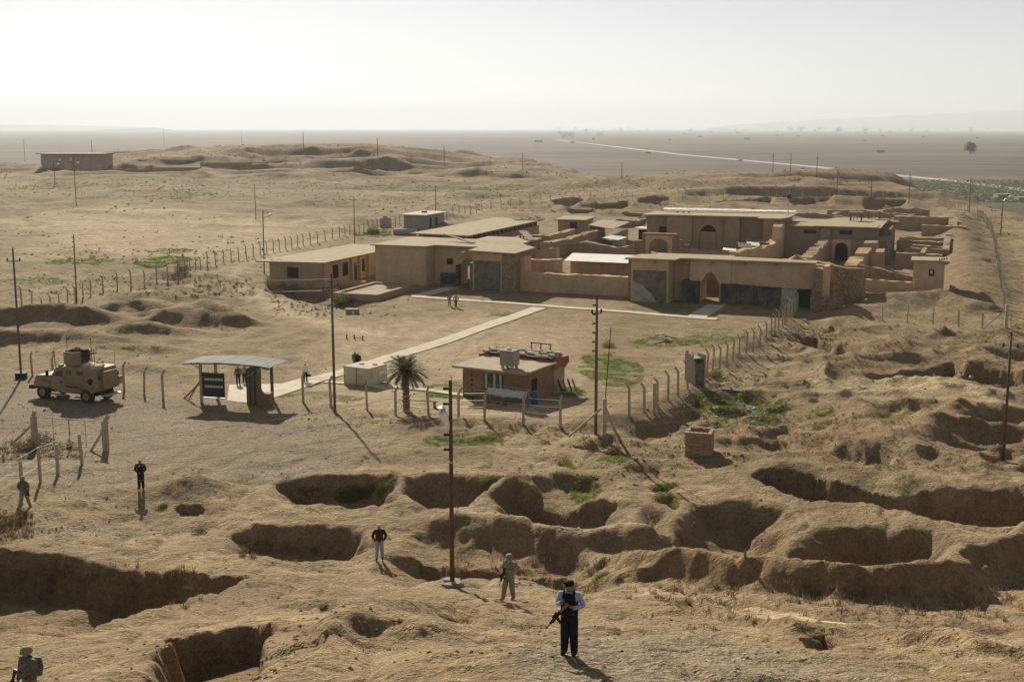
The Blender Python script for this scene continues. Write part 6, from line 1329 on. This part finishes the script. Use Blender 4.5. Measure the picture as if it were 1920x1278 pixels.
# soldier in the middle
o, J = figure(dict(elL=(.26, -.06, 1.20, .065), wrL=(.05, -.24, 1.22, .05), haL=(-.0, -.27, 1.24, .042), elR=(-.27, .0, 1.18, .065), wrR=(-.13, -.22, 1.08, .05), haR=(-.09, -.26, 1.10, .042), anR=(-.16, -.16, .11, .075), toR=(-.2, -.34, .05, .05), knR=(-.14, -.12, .5, .092), anL=(.12, .1, .10, .075), toL=(.12, -.06, .05, .05), knL=(.11, 0, .5, .092), hiL=(.095, 0, .9, .115), hiR=(-.095, 0, .9, .115)), mats_(M_CAMO, M_CAMO, M_BOOT), turn=.35)
p = stand(955, 1124); place(o, p, -.55, scale_for(p, 957, 1037, 1.80), 'soldier in pale camouflage and helmet near the foreground pole'); helmet(o, J, M_CAMO, .35); vest(o, J, M_CAMO); rifle(o, (-.02, -.30, 1.36), (-.20, -.34, .62), 'dark rifle held downward by the soldier near the pole', 'sold')
k = loft([(0, .26, 1.08, .14, .08), (0, .27, 1.2, .16, .10), (0, .26, 1.38, .13, .08)]).build('backpack', M_CAMOD, o, True)
# man in the red jacket
o, J = figure(dict(elL=(.33, .05, 1.17, .07), wrL=(.235, -.03, 1.0, .05), haL=(.19, -.05, .96, .045), elR=(-.33, .05, 1.17, .07), wrR=(-.235, -.03, 1.0, .05), haR=(-.19, -.05, .96, .045), spine=(0, .01, 1.16, .16), chest=(0, 0, 1.38, .165), shL=(.2, 0, 1.43, .09), shR=(-.2, 0, 1.43, .09), anL=(.13, .03, .10, .06), anR=(-.14, -.06, .10, .06), toR=(-.17, -.22, .045, .045)), mats_(M_RED, M_JEAN, M_SHOE, M_GREYC), turn=0)
p = stand(712, 1049); place(o, p, .12, scale_for(p, 711, 982, 1.77), 'man in dark red jacket and light jeans with hands on hips'); cap(o, J, M_GREYC, 0, False); loft([(0, 0, .92, .175, .125), (0, 0, 1.02, .185, .135), (0, 0, 1.14, .175, .13)]).build('jacket_hem', M_RED, o, True)
# soldier at far left
o, J = figure(dict(elL=(.28, .03, 1.17, .065), wrL=(.27, -.08, .95, .05), haL=(.27, -.1, .88, .042), elR=(-.27, .0, 1.17, .065), wrR=(-.12, -.18, 1.05, .05), haR=(-.08, -.2, 1.03, .042), knR=(-.13, -.06, .52, .09), anR=(-.15, -.04, .11, .07), toR=(-.2, -.2, .05, .05), knL=(.2, -.05, .5, .09), anL=(.29, .03, .1, .07), toL=(.38, -.10, .05, .05), hiL=(.1, 0, .9, .112), hiR=(-.095, 0, .9, .112)), mats_(M_CAMOD, M_CAMO, M_BOOT), turn=0)
p = stand(46, 951); place(o, p, .2, scale_for(p, 45, 892, 1.80), 'soldier in helmet striding along at the left edge'); helmet(o, J, M_CAMO, 0); vest(o, J, M_CAMOD); rifle(o, (.12, -.2, 1.2), (.34, -.2, .62), 'rifle hanging beside the soldier at left edge', 'sold')
# man in black suit
o, J = figure(dict(elL=(.30, .0, 1.17, .072), wrL=(.08, -.20, 1.02, .05), haL=(.02, -.23, 1.0, .042), elR=(-.30, 0, 1.17, .072), wrR=(-.08, -.20, 1.03, .05), haR=(-.02, -.225, 1.02, .042), shL=(.205, 0, 1.43, .09), shR=(-.205, 0, 1.43, .09), spine=(0, .01, 1.16, .16), chest=(0, 0, 1.38, .165), knL=(.1, 0, .5, .085), knR=(-.1, 0, .5, .085), anL=(.11, .02, .1, .07), anR=(-.11, .02, .1, .07)), mats_(M_BLKC, M_BLKC, M_SHOE))
p = stand(265, 917); place(o, p, .15, scale_for(p, 264, 860, 1.79), 'man in black suit standing with hands clasped on the track'); loft([(0, 0, .86, .19, .14), (0, 0, 1.0, .19, .14), (0, 0, 1.16, .18, .135)]).build('coat_skirt', M_BLKC, o, True); MB().prism([(-.035, 1.47), (.035, 1.47), (0, 1.34)], 0, .02, Matrix.Translation((0, -.155, 0)) @ Matrix.Rotation(math.pi/2, 4, 'X')).build('shirt_front', M_SHIRTW, o)
# soldier at bottom left corner
o, J = figure(dict(elL=(.26, .02, 1.16, .068), wrL=(.16, -.15, 1.02, .05), haL=(.12, -.19, 1.0, .042), elR=(-.27, 0, 1.16, .068), wrR=(-.14, -.18, 1.02, .05), haR=(-.1, -.22, 1.0, .042), shL=(.2, 0, 1.435, .092), shR=(-.2, 0, 1.435, .092), hiL=(.095, 0, .9, .115), hiR=(-.095, 0, .9, .115), knL=(.1, 0, .5, .09), knR=(-.1, 0, .5, .09)), mats_(M_CAMOD, M_CAMOD, M_BOOT), turn=-.45)
bx = atY(50, 1210, 25.3); gz = ground(bx.x, 25.3); place(o, (bx.x, 25.3, gz), -.55, max(.9, min(1.2, (bx.z-gz)/1.80)), 'soldier in helmet seen from the chest up at the bottom left'); helmet(o, J, M_CAMO, -.45); vest(o, J, M_CAMOD, .045); rifle(o, (-.12, -.27, 1.3), (-.3, -.32, .6), 'black rifle of the soldier at bottom left corner', 'sold')
loft([(0, .24, 1.0, .15, .08), (0, .26, 1.2, .17, .10), (0, .25, 1.42, .14, .08)]).build('backpack', M_CAMOD, o, True)
# white shirt on the paved path
o, J = figure(dict(wrL=(.28, -.03, .93, .042), haL=(.285, -.05, .86, .04)), mats_(M_SHIRTW, M_NAVY, M_SHOE))
p = stand(573, 717); place(o, p, .2, scale_for(p, 572, 681, 1.76), 'man in white shirt and dark trousers walking on the paved apron')
bg = empty('hand_bag', o.matrix_basis @ Vector((.31, -.05, .55)), .2, 'black bag carried by the man in white shirt', 'bag'); loft([(0, 0, 0, .17, .07), (0, 0, .1, .18, .08), (0, 0, .22, .14, .06)]).build('bag_body', M_BLKC, bg, True); MB().tube([(-.08, 0, .2), (-.05, 0, .32), (.05, 0, .32), (.08, 0, .2)], .012, 5).build('handle', M_BLKC, bg)
# two men inside the shelter
for k, (px, py, sh, lab) in enumerate(((447, 722, M_BROWN, 'man in brown top standing inside the shelter, left one'), (459, 720, M_STUC, 'man in tan top standing inside the shelter, right one'))):
    o, J = figure(dict(wrL=(.1, -.17, 1.0, .042), haL=(.05, -.2, .99, .04), elL=(.28, 0, 1.15, .055)) if k else {}, mats_(sh, M_BLKC, M_SHOE)); p = stand(px, py, dz=.06); place(o, p, .3 - .4*k, 1.0, lab)
# two people behind the cream tank
for k, (px, py, sh, lg, lab) in enumerate(((666, 692, M_BROWN, M_BROWN, 'person in long brown coat behind the cream tank'), (672, 693, M_BLKC, M_BLKC, 'person in dark clothes beside the brown coat'))):
    o, J = figure(dict(elL=(.28, .02, 1.16, .07)), mats_(sh, lg, M_SHOE)); p = stand(px, py); place(o, p, .3*k, 1.0 - .06*k, lab)
    loft([(0, 0, .55, .2, .15), (0, 0, .85, .19, .14), (0, 0, 1.15, .18, .135)]).build('coat_skirt', sh, o, True)
# two men walking in the courtyard
o, J = figure(dict(elL=(.25, .0, 1.16, .06), wrL=(.12, -.18, 1.08, .045), haL=(.07, -.2, 1.08, .04)), mats_(M_CAMOT, M_CAMOT, M_BOOT)); p = stand(843, 574); place(o, p, 0, .98, 'man in tan uniform walking in the courtyard, left of the two')
o, J = figure(dict(elL=(.33, .04, 1.17, .06), wrL=(.28, -.02, .97, .045), haL=(.24, -.03, .92, .04), elR=(-.33, .04, 1.17, .06), knL=(.08, -.1, .52, .08), anL=(.05, -.12, .14, .06), toL=(.05, -.28, .08, .045)), mats_(M_CAMOT, M_BROWN, M_BOOT)); p = stand(855, 576); place(o, p, 0, 1.0, 'man with elbows out walking in the courtyard, right of the two')
# ------------------------------------------------------------------ plants
def leafmat(name, a, b_, tr=0.25):
    m, nt, b = nodemat(name)
    oi = nt.nodes.new('ShaderNodeNewGeometry'); f = noise(nt, 1.7, 3, .6, oi.outputs['Position'])
    c = ramp(nt, f, [(.32, a), (.68, b_)]); nt.links.new(c, b.inputs['Base Color']); b.inputs['Roughness'].default_value = .75; b.inputs['Specular IOR Level'].default_value = .2
    t = nt.nodes.new('ShaderNodeBsdfTranslucent'); nt.links.new(c, t.inputs[0]); ms = nt.nodes.new('ShaderNodeMixShader'); ms.inputs[0].default_value = tr
    nt.links.new(b.outputs[0], ms.inputs[1]); nt.links.new(t.outputs[0], ms.inputs[2]); nt.links.new(ms.outputs[0], nt.nodes['Material Output'].inputs['Surface']); return m
M_GRASS = leafmat('winter_grass', (0.095, 0.15, 0.02), (0.19, 0.24, 0.05), .4); M_DRY = leafmat('dry_weed', (0.16, 0.11, 0.06), (0.28, 0.205, 0.11), .3); M_PALM = leafmat('palm_leaf', (0.07, 0.085, 0.034), (0.145, 0.155, 0.07), .2); M_FAR = leafmat('distant_foliage', (0.05, 0.055, 0.03), (0.09, 0.095, 0.05), .1)
rg_ = np.random.default_rng(5)
def tufts(name, label, mat, spots, blades=(7, 11)):
    """many small blades: spots are (x, y, height, spread)"""
    V = []; F = []
    for (x, y, h, s) in spots:
        z = ground(x, y)
        for _ in range(int(rg_.integers(*blades))):
            a = rg_.random()*6.283; r = s*rg_.random(); bx, by = x + r*math.cos(a), y + r*math.sin(a); hh = h*(.5+rg_.random()*.8); w = hh*.07 + .007*max(1, y/60); la = rg_.random()*6.283; ln = hh*(.2+.7*rg_.random())
            n = len(V); V += [(bx-w*math.sin(la), by+w*math.cos(la), z-.02), (bx+w*math.sin(la), by-w*math.cos(la), z-.02), (bx+ln*math.cos(la), by+ln*math.sin(la), z+hh)]; F.append((n, n+1, n+2))
    o = mk(name, V, F, mat); o['kind'] = 'stuff'; o['label'] = label; return o
spots = []
for (px, py, rx, ry, den, h) in GRASS:
    c = G(px, py); Y = c.y; wx = rx*Y/FPX
    n = int(min(4200, 60 + den*rx*ry*2.4)); up, dn = G(px, py-ry), G(px, py+ry); wy = max(.5, abs(up.y-dn.y)/2)
    if wy > 5*wx + 3: wy = wx
    sz = max(1.0, Y/150)
    for _ in range(n):
        a = rg_.random()*6.283; r = math.sqrt(rg_.random()); x, y = c.x + wx*r*math.cos(a)*1.05, c.y + wy*r*math.sin(a)*1.05
        f = float(vn(np.array([x]), np.array([y]), 1.1*sz, 5)[0])
        if f > -.15: spots.append((x, y, min(.45, h*sz)*.7*(.5+.6*rg_.random()), .2*sz))
tufts('grass', 'short bright green winter grass in patches', M_GRASS, spots)
spots = []
for _ in range(2600):
    Y = 40*math.exp(rg_.random()*1.9); x = (rg_.random()-.5)*.95*Y
    f = float(vn(np.array([x]), np.array([Y]), 6.0, 15)[0])
    if f > .15 and not (95 < Y < 165 and -30 < x < 30): spots.append((x, Y, .12*max(1, Y/130)*(.4+rg_.random()), .15*max(1, Y/110)))
for (px, py, rx, ry, n, h) in ((640, 925, 80, 10, 70, .35), (560, 1030, 110, 14, 60, .3), (150, 1100, 220, 40, 130, .32), (1000, 1060, 150, 14, 80, .3), (1400, 1110, 240, 25, 120, .28), (1700, 1130, 200, 30, 90, .3), (1370, 770, 90, 30, 150, .3), (1450, 630, 60, 14, 60, .4), (60, 845, 90, 18, 220, .35), (15, 985, 45, 25, 160, .35), (150, 1080, 200, 20, 60, .3), (980, 815, 120, 20, 90, .25), (700, 790, 120, 12, 60, .2), (230, 535, 180, 20, 200, .35), (420, 540, 60, 16, 120, .4), (570, 570, 60, 22, 130, .4), (300, 480, 200, 14, 120, .5), (1560, 1160, 300, 20, 60, .2), (1650, 820, 230, 60, 260, .22), (1700, 660, 200, 50, 200, .3), (1450, 800, 120, 40, 160, .22), (1200, 850, 120, 30, 120, .2), (880, 365, 300, 20, 240, .4), (1350, 355, 280, 20, 260, .4), (300, 350, 300, 20, 240, .4)):
    for _ in range(n):
        q = G(px + (rg_.random()*2-1)*rx, py + (rg_.random()*2-1)*ry); spots.append((q.x, q.y, h*.75*(.4+.8*rg_.random()), .15+.2*h))
tufts('dry_weeds', 'scattered dry brown weeds over the bare ground', M_DRY, spots, (9, 15))

def bush(px, py, r, label, mat=None, n=240, ymin=12):
    p = G(px, py, ymin); V = []; F = []; rn = random.Random(px)
    for _ in range(n):
        d = Vector((rn.gauss(0, 1), rn.gauss(0, 1), abs(rn.gauss(0, .8)))).normalized(); t = rn.uniform(.2, 1)**.6; c = d*r*t; e = Vector((rn.gauss(0, 1), rn.gauss(0, 1), rn.gauss(0, 1))).normalized()*r*.28; g = d.cross(e).normalized()*r*.05
        m = len(V); V += [c-e*.5-g, c-e*.5+g, c+e*.6]; F.append((m, m+1, m+2))
    root = empty('dry_bush', p, 0, label, 'bush'); mk('twigs', V, F, mat or M_DRY, root); mb = MB()
    for k in range(7): a = k*.9; mb.tube([(0, 0, -.05), (r*.4*math.cos(a), r*.4*math.sin(a), r*.5)], [.02, .008], 4)
    mb.build('stems', M_WOOD, root)
for b_ in ((1108, 838, .75, 'round brown dry bush on the bank below right fence'), (1152, 848, .6, 'smaller dry bush right of the round brown bush'), (1058, 873, .6, 'dry tumbleweed beside a grass patch above the pits'), (1140, 650, .8, 'rusty brown dry bush at tip of the green patch'), (507, 528, 1.1, 'dry bush left of three along the annex path'), (533, 538, 1.3, 'middle dry bush of three along the annex path'), (552, 548, 1.4, 'right dry bush of three along the annex path'), (340, 507, 1.4, 'grey dry bush at the left fence line'), (75, 830, 1.0, 'dry bush at the left gate post'), (45, 842, .8, 'yellow dry weed clump left of the gate'), (10, 985, 1.0, 'dry bush at the left picture edge'), (1340, 705, .8, 'dry bush at foot of the sentry box'), (375, 800+200, .5, 'small grey bush above the left pit'), (498, 690, .5, 'dry tuft behind the shelter roof'), (1525, 752, .5, 'dark dry bush on the right track')): bush(*b_)
for b_ in ((645, 567, 1.3, 'low bright green bush beside the brick planter'), (700, 437, 1.6, 'green bush growing along the left fence end')): bush(*b_, mat=M_GRASS, n=500)

def palm():
    p = G(762, 770); r = empty('date_palm', p, 0, 'young date palm with dark green fronds by the cream tank', 'palm tree')
    H = 3.1; mb = MB(); rings = []
    for k in range(34): z = -.3 + (H+.3)*k/33; rr = .26 - .05*k/33 + (.045 if k % 2 else 0); rings.append((rr, z))
    mb.lathe(rings, 10); mb.build('trunk', M_WOOD, r)
    rn = random.Random(21); stubs = MB()
    for k in range(60): a = k*2.4; z = .2 + (H-.3)*k/60; stubs.bar((.2*math.cos(a), .2*math.sin(a), z), (.36*math.cos(a), .36*math.sin(a), z+.18), .09, .04)
    tag(stubs.build('leaf_stubs', M_WOOD, r), kind='stuff')
    for k in range(74):
        a = k*2.399; el = R(86) - (k/74)**.9*R(100); L = rn.uniform(1.55, 2.0) if k > 8 else 1.6
        d = Vector((math.cos(a), math.sin(a), 0)); pts = []; pos = Vector((d.x*.12, d.y*.12, H)); e = el
        for q in range(9): pts.append(pos.copy()); pos = pos + (d*math.cos(e) + Vector((0, 0, math.sin(e))))*L/8; e -= R(6.5 + 3*rn.random())
        mb = MB(); mb.tube(pts, [.028-.0025*q for q in range(9)], 4, False); side = d.cross(Vector((0, 0, 1)))
        for q in range(1, 9):
            for h in (0, .33, .66):
                if q == 8 and h: continue
                c = pts[q].lerp(pts[min(q+1, 8)], h); t = (pts[min(q+1, 8)]-pts[q-1]).normalized(); ll = .42*(1-.5*abs(q+h-4.5)/4.5)
                for s in (-1, 1):
                    tip = c + (side*s*.8 + t*.75 + Vector((0, 0, rn.uniform(-.1, .25))))*ll; n_ = len(mb.v); w = t*.04
                    mb.v += [c-w, c+w, tip]; mb.f.append((n_, n_+1, n_+2))
        mb.build('frond', M_PALM, r)
palm()
def far_tree(p, h, w, label, seed, group=None, n=420):
    rn = random.Random(seed); r = empty('distant_tree', p, 0, label, 'tree', group); V = []; F = []
    lob = [(rn.uniform(-w*.5, w*.5), rn.uniform(-w*.4, w*.4), rn.uniform(h*.35, h*.9), rn.uniform(.22, .4)*w) for _ in range(9)]
    for _ in range(n):
        x, y, z, q = rn.choice(lob); c = Vector((x, y, z)) + Vector((rn.gauss(0, .5), rn.gauss(0, .5), rn.gauss(0, .45)))*q; m = len(V); s = h*.05
        for k in range(3): V.append(c + Vector((rn.gauss(0, s), rn.gauss(0, s), rn.gauss(0, s))))
        F.append((m, m+1, m+2))
    mk('crown', V, F, M_FAR, r); mb = MB().tube([(0, 0, -1), (h*.02, 0, h*.3), (0, 0, h*.6)], [h*.05, h*.035, h*.015], 6)
    for k in range(4): a = k*1.6; mb.tube([(0, 0, h*.25), (w*.25*math.cos(a), w*.25*math.sin(a), h*.6)], [h*.02, h*.008], 4)
    mb.build('trunk', M_WOOD, r)
far_tree(atz(1819, 289, PLAIN), 15, 12, 'lone broad tree on the plain at far right', 3, None, 1500)
rn = random.Random(33)
for k in range(46):
    px = rn.choice((rn.uniform(1030, 1130), rn.uniform(1380, 1760), rn.uniform(990, 1900), rn.uniform(1480, 1720))); py = rn.uniform(246, 262) if px < 1150 else rn.uniform(244, 250); p = atz(px, py, PLAIN); h = rn.uniform(9, 17)*p.y/2300*1.0
    h = min(h, p.y*rn.uniform(5, 11)/2300); far_tree(p, h, h*rn.uniform(.7, 1.6), 'hazy distant tree in the village belt near the horizon', k+50, 'trees near the horizon', 160)
for k in range(14):
    px = rn.uniform(1030, 1850); py = rn.uniform(247, 268); p = atz(px, py, PLAIN); s = p.y/2300; o = MB().box(-3*s, 3*s, -4, 4, 0, 2.2*s).build('distant_house', M_STUC); MBb = MB().box(-3.2*s, 3.2*s, -4.3, 4.3, 2.2*s, 2.45*s).build('roof', M_ROOF, o); o.location = p; tag(o, 'tiny flat roofed house far off on the hazy plain', 'house', 'houses on the far plain')
for k, (px, py, w) in enumerate(((885, 328-40, 12), (1010, 267, 14), (1650, 286, 16), (1215, 288, 10), (1880, 371, 26), (1915, 375, 20), (1400, 262, 12))):
    p = atz(px, py, PLAIN); s = p.y/2300*w/2; o = MB().box(-s, s, -3, 3, 0, s*.5).build('distant_shed', M_WHITEWALL); MB().box(-s*1.05, s*1.05, -3.3, 3.3, s*.5, s*.58).build('roof', M_ROOF, o); o.location = p; tag(o, 'low pale shed on the plain, ' + ('leftmost', 'second from left', 'below the far right hills', 'above the long road', 'near the green strip', 'at the right picture edge', 'in the middle distance')[k], 'shed')
spots = []
for _ in range(3200):
    Y = 225 + 420*rg_.random(); x = (rg_.random()-.5)*.95*Y; f = float(vn(np.array([x]), np.array([Y]), 28.0, 35)[0])
    q = Vector((x, Y, 0)) - PO; uu, vv = q.dot(PU), q.dot(PV)
    if f > .05 and not (-40 < uu < 64 and -20 < vv < 135): spots.append((x, Y, .35*(.5+rg_.random()), .5))
tufts('scrub', 'dark low scrub dotted over the tell', leafmat('dark_scrub', (0.06, 0.055, 0.03), (0.12, 0.105, 0.055), .2), spots, (10, 16))
# green strip on the plain below the tell, and the far hills
spots = []
V = []; F = []
for _ in range(7000):
    px = rg_.uniform(1690, 2010); py = rg_.uniform(338, 380); p = atz(px, py, PLAIN); h = rg_.uniform(.3, .9); a = rg_.random()*6.28; n = len(V)
    V += [(p.x-1.1*math.cos(a), p.y-1.1*math.sin(a), PLAIN), (p.x+1.1*math.cos(a), p.y+1.1*math.sin(a), PLAIN), (p.x+rg_.uniform(-1, 1), p.y+rg_.uniform(-1, 1), PLAIN+h)]; F.append((n, n+1, n+2))
o = mk('reed_bed', V, F, leafmat('dull_reeds', (0.12, 0.13, 0.06), (0.19, 0.185, 0.09), .3)); o['kind'] = 'stuff'; o['label'] = 'green reeds and crops at foot of the tell'
def hills(name, px0, px1, Y, prof_, seed):
    V = []; F = []; n = 90
    for i in range(n+1):
        t = i/n; px = px0 + (px1-px0)*t; top = prof_(t) + .8*math.sin(i*.9+seed) + .6*math.sin(i*2.3); x = (px-CPX)/FPX*Y; H = CAMZ + (240-top)/FPX*Y
        V += [(x, Y-3000, PLAIN), (x, Y-1200, PLAIN+(H-PLAIN)*.6), (x, Y, max(H, PLAIN+.5)), (x, Y+1200, PLAIN)]
    for i in range(n):
        for k in range(3): F.append((i*4+k, i*4+4+k, i*4+5+k, i*4+1+k))
    mk(name, V, F, M_STUC, None, True)['kind'] = 'structure'
hills('hills', 1330, 2300, 20000, lambda t: 239 - 24*min(1, t*1.7)**.7 - 12*t, 1)
hills('hills', -400, 300, 19000, lambda t: 231 + 8*t**2, 3)

# ------------------------------------------------------------------ stones, clods and litter
def rocks():
    V = []; F = []; ico = [(0, 0, 1), (.9, 0, .3), (.28, .85, .3), (-.72, .53, .3), (-.72, -.53, .3), (.28, -.85, .3), (.72, .53, -.3), (-.28, .85, -.3), (-.9, 0, -.3), (-.28, -.85, -.3), (.72, -.53, -.3)]
    fc = [(0, 1, 2), (0, 2, 3), (0, 3, 4), (0, 4, 5), (0, 5, 1), (1, 6, 2), (2, 7, 3), (3, 8, 4), (4, 9, 5), (5, 10, 1), (6, 7, 2), (7, 8, 3), (8, 9, 4), (9, 10, 5), (10, 6, 1)]
    def put(x, y, s):
        n = len(V); z = ground(x, y); c, d = math.cos(x*7), math.sin(x*7); k = rg_.uniform(.7, 1.3, 11)
        for q, (a, b, e) in enumerate(ico): a, b = a*s*k[q]*1.25, b*s*k[q]; V.append((x+a*c-b*d, y+a*d+b*c, z+e*s*.7*k[q]+s*.15))
        F.extend([tuple(i+n for i in f) for f in fc])
    for _ in range(5200):
        Y = 22*math.exp(rg_.random()*1.75); x = (rg_.random()-.5)*.95*Y; f = float(vn(np.array([x]), np.array([Y]), 4.0, 25)[0])
        if f > -.2: put(x, Y, (.015+.05*rg_.random()**4)*max(1, Y/50))
    for (px, py, rx, ry, n, s) in ((1100, 780+110, 160, 25, 60, .08), (1380, 715, 60, 14, 130, .10), (1225, 845, 90, 20, 60, .09), (1340, 860, 60, 14, 30, .1), (110, 985, 120, 20, 90, .05), (1010, 1092, 60, 6, 40, .06), (350, 1225, 60, 14, 40, .05), (640, 1160, 120, 40, 30, .06), (1500, 625, 60, 12, 90, .12), (1240, 690, 40, 30, 12, .1), (230, 440, 200, 40, 80, .2), (660, 585, 90, 12, 30, .15), (470, 1250, 60, 25, 30, .06)):
        for _ in range(n): q = G(px + (rg_.random()*2-1)*rx, py + (rg_.random()*2-1)*ry); put(q.x, q.y, s*(.35+rg_.random()))
    o = mk('stones', V, F, simple('clod_stone', (.25, .18, .105), .95, .4, 1.5)); o['kind'] = 'stuff'; o['label'] = 'scattered stones and earth clods on the ground'
rocks()
def litter():
    cols = [simple('litter_%d' % i, c, .6, .1) for i, c in enumerate(((.65, .64, .6), (.35, .45, .5), (.5, .4, .12), (.12, .14, .1), (.1, .3, .14)))]; B = [MB() for _ in cols]
    for (px, py, rx, ry, n, s) in ((1400, 775, 90, 26, 150, .16), (1330, 760, 60, 20, 60, .14), (1000, 990+3, 60, 5, 10, .1), (1700, 1150, 250, 30, 14, .08), (860, 831, 90, 9, 14, .1), (720, 730, 60, 10, 8, .1), (1200, 870, 120, 20, 14, .1), (700, 780, 120, 14, 10, .08), (500, 900, 300, 30, 6, .06), (1650, 700, 200, 30, 8, .14), (560, 780, 30, 10, 5, .1), (1070, 991, 30, 4, 14, .12)):
        for _ in range(n):
            q = G(px + (rg_.random()*2-1)*rx, py + (rg_.random()*2-1)*ry); mb = B[int(rg_.choice(5, p=[.22, .16, .12, .38, .12]))]; z = s*.6*(.3+rg_.random()); a = rg_.random()*6.28
            mb.prism([(z*math.cos(a+t)*(1 if i % 2 else .55), z*math.sin(a+t)*(.7 if i % 2 else 1)) for i, t in enumerate((0, 1.3, 2.6, 3.9, 5.1))], 0, z*.5, Matrix.Translation(q) @ Matrix.Rotation(rg_.uniform(-.5, .5), 4, 'X'))
    for mb, m in zip(B, cols):
        if mb.v: o = mb.build('litter', m); o['kind'] = 'stuff'; o['label'] = 'scattered scraps of rubbish on the ground'
litter()
def lump(px, py, r, mat, name, label, cat):
    p = G(px, py); rn = random.Random(px); mb = loft([(0, 0, -.05, r*.8, r*.6), (0, 0, r*.3, r, r*.75), (r*.1, 0, r*.7, r*.8, r*.6), (r*.15, 0, r*1.0, r*.25, r*.2)], 10); mb.v = [v + Vector((rn.uniform(-.1, .1), rn.uniform(-.1, .1), rn.uniform(-.06, .06)))*r for v in mb.v]
    o = mb.build(name, mat, None, True); o.location = p; tag(o, label, cat)
lump(1822, 709, .32, simple('yellow_plastic', (.6, .42, .06), .5, .1), 'plastic_bag', 'bright yellow plastic bag on the right track', 'bag')
lump(1750, 703, .16, M_WHITE, 'plastic_bag', 'small white plastic bag left of the yellow one', 'bag'); lump(1415, 768, .24, simple('bluish_plastic', (.35, .45, .5), .5, .1), 'plastic_bag', 'pale blue plastic bag among the rubbish', 'bag'); lump(1413, 793, .2, M_CURT, 'plastic_bag', 'pale crumpled bag at near edge of the rubbish', 'bag')
gb = empty('green_bottle', G(1397, 1044), 0, 'upright green glass bottle in the bowl shaped pit', 'bottle'); MB().lathe([(.05, 0), (.055, .02), (.055, .2), (.02, .28), (.02, .34)], 10).build('bottle_body', simple('green_glass', (.02, .3, .06), .2, .1), gb, True)
o = MB().box(-.33, .33, -.12, .12, 0, .06).build('concrete_lintel', M_CONC); o.location = G(358, 1103) + Vector((0, 0, .02)); o.rotation_euler = (0, .05, -.05); tag(o, 'pale slab lying at end of the left trench', 'slab')
o = MB().box(-.9, .9, -.3, .3, 0, .12).build('metal_sheet', M_GREYSLAB); o.location = G(1372, 732) + Vector((0, 0, .04)); o.rotation_euler = (.1, .05, -.3); tag(o, 'grey sheet lying on rubble by the sentry box', 'sheet')
sg = MB().box(-.35, .35, -.03, .03, .0, .9).build('green_marker', simple('lime_paint', (.12, .45, .1), .5, .1)); sg.scale = (.2, 1, .2); sg.location = G(579, 786); tag(sg, 'small bright green scrap on the gravel', 'scrap')
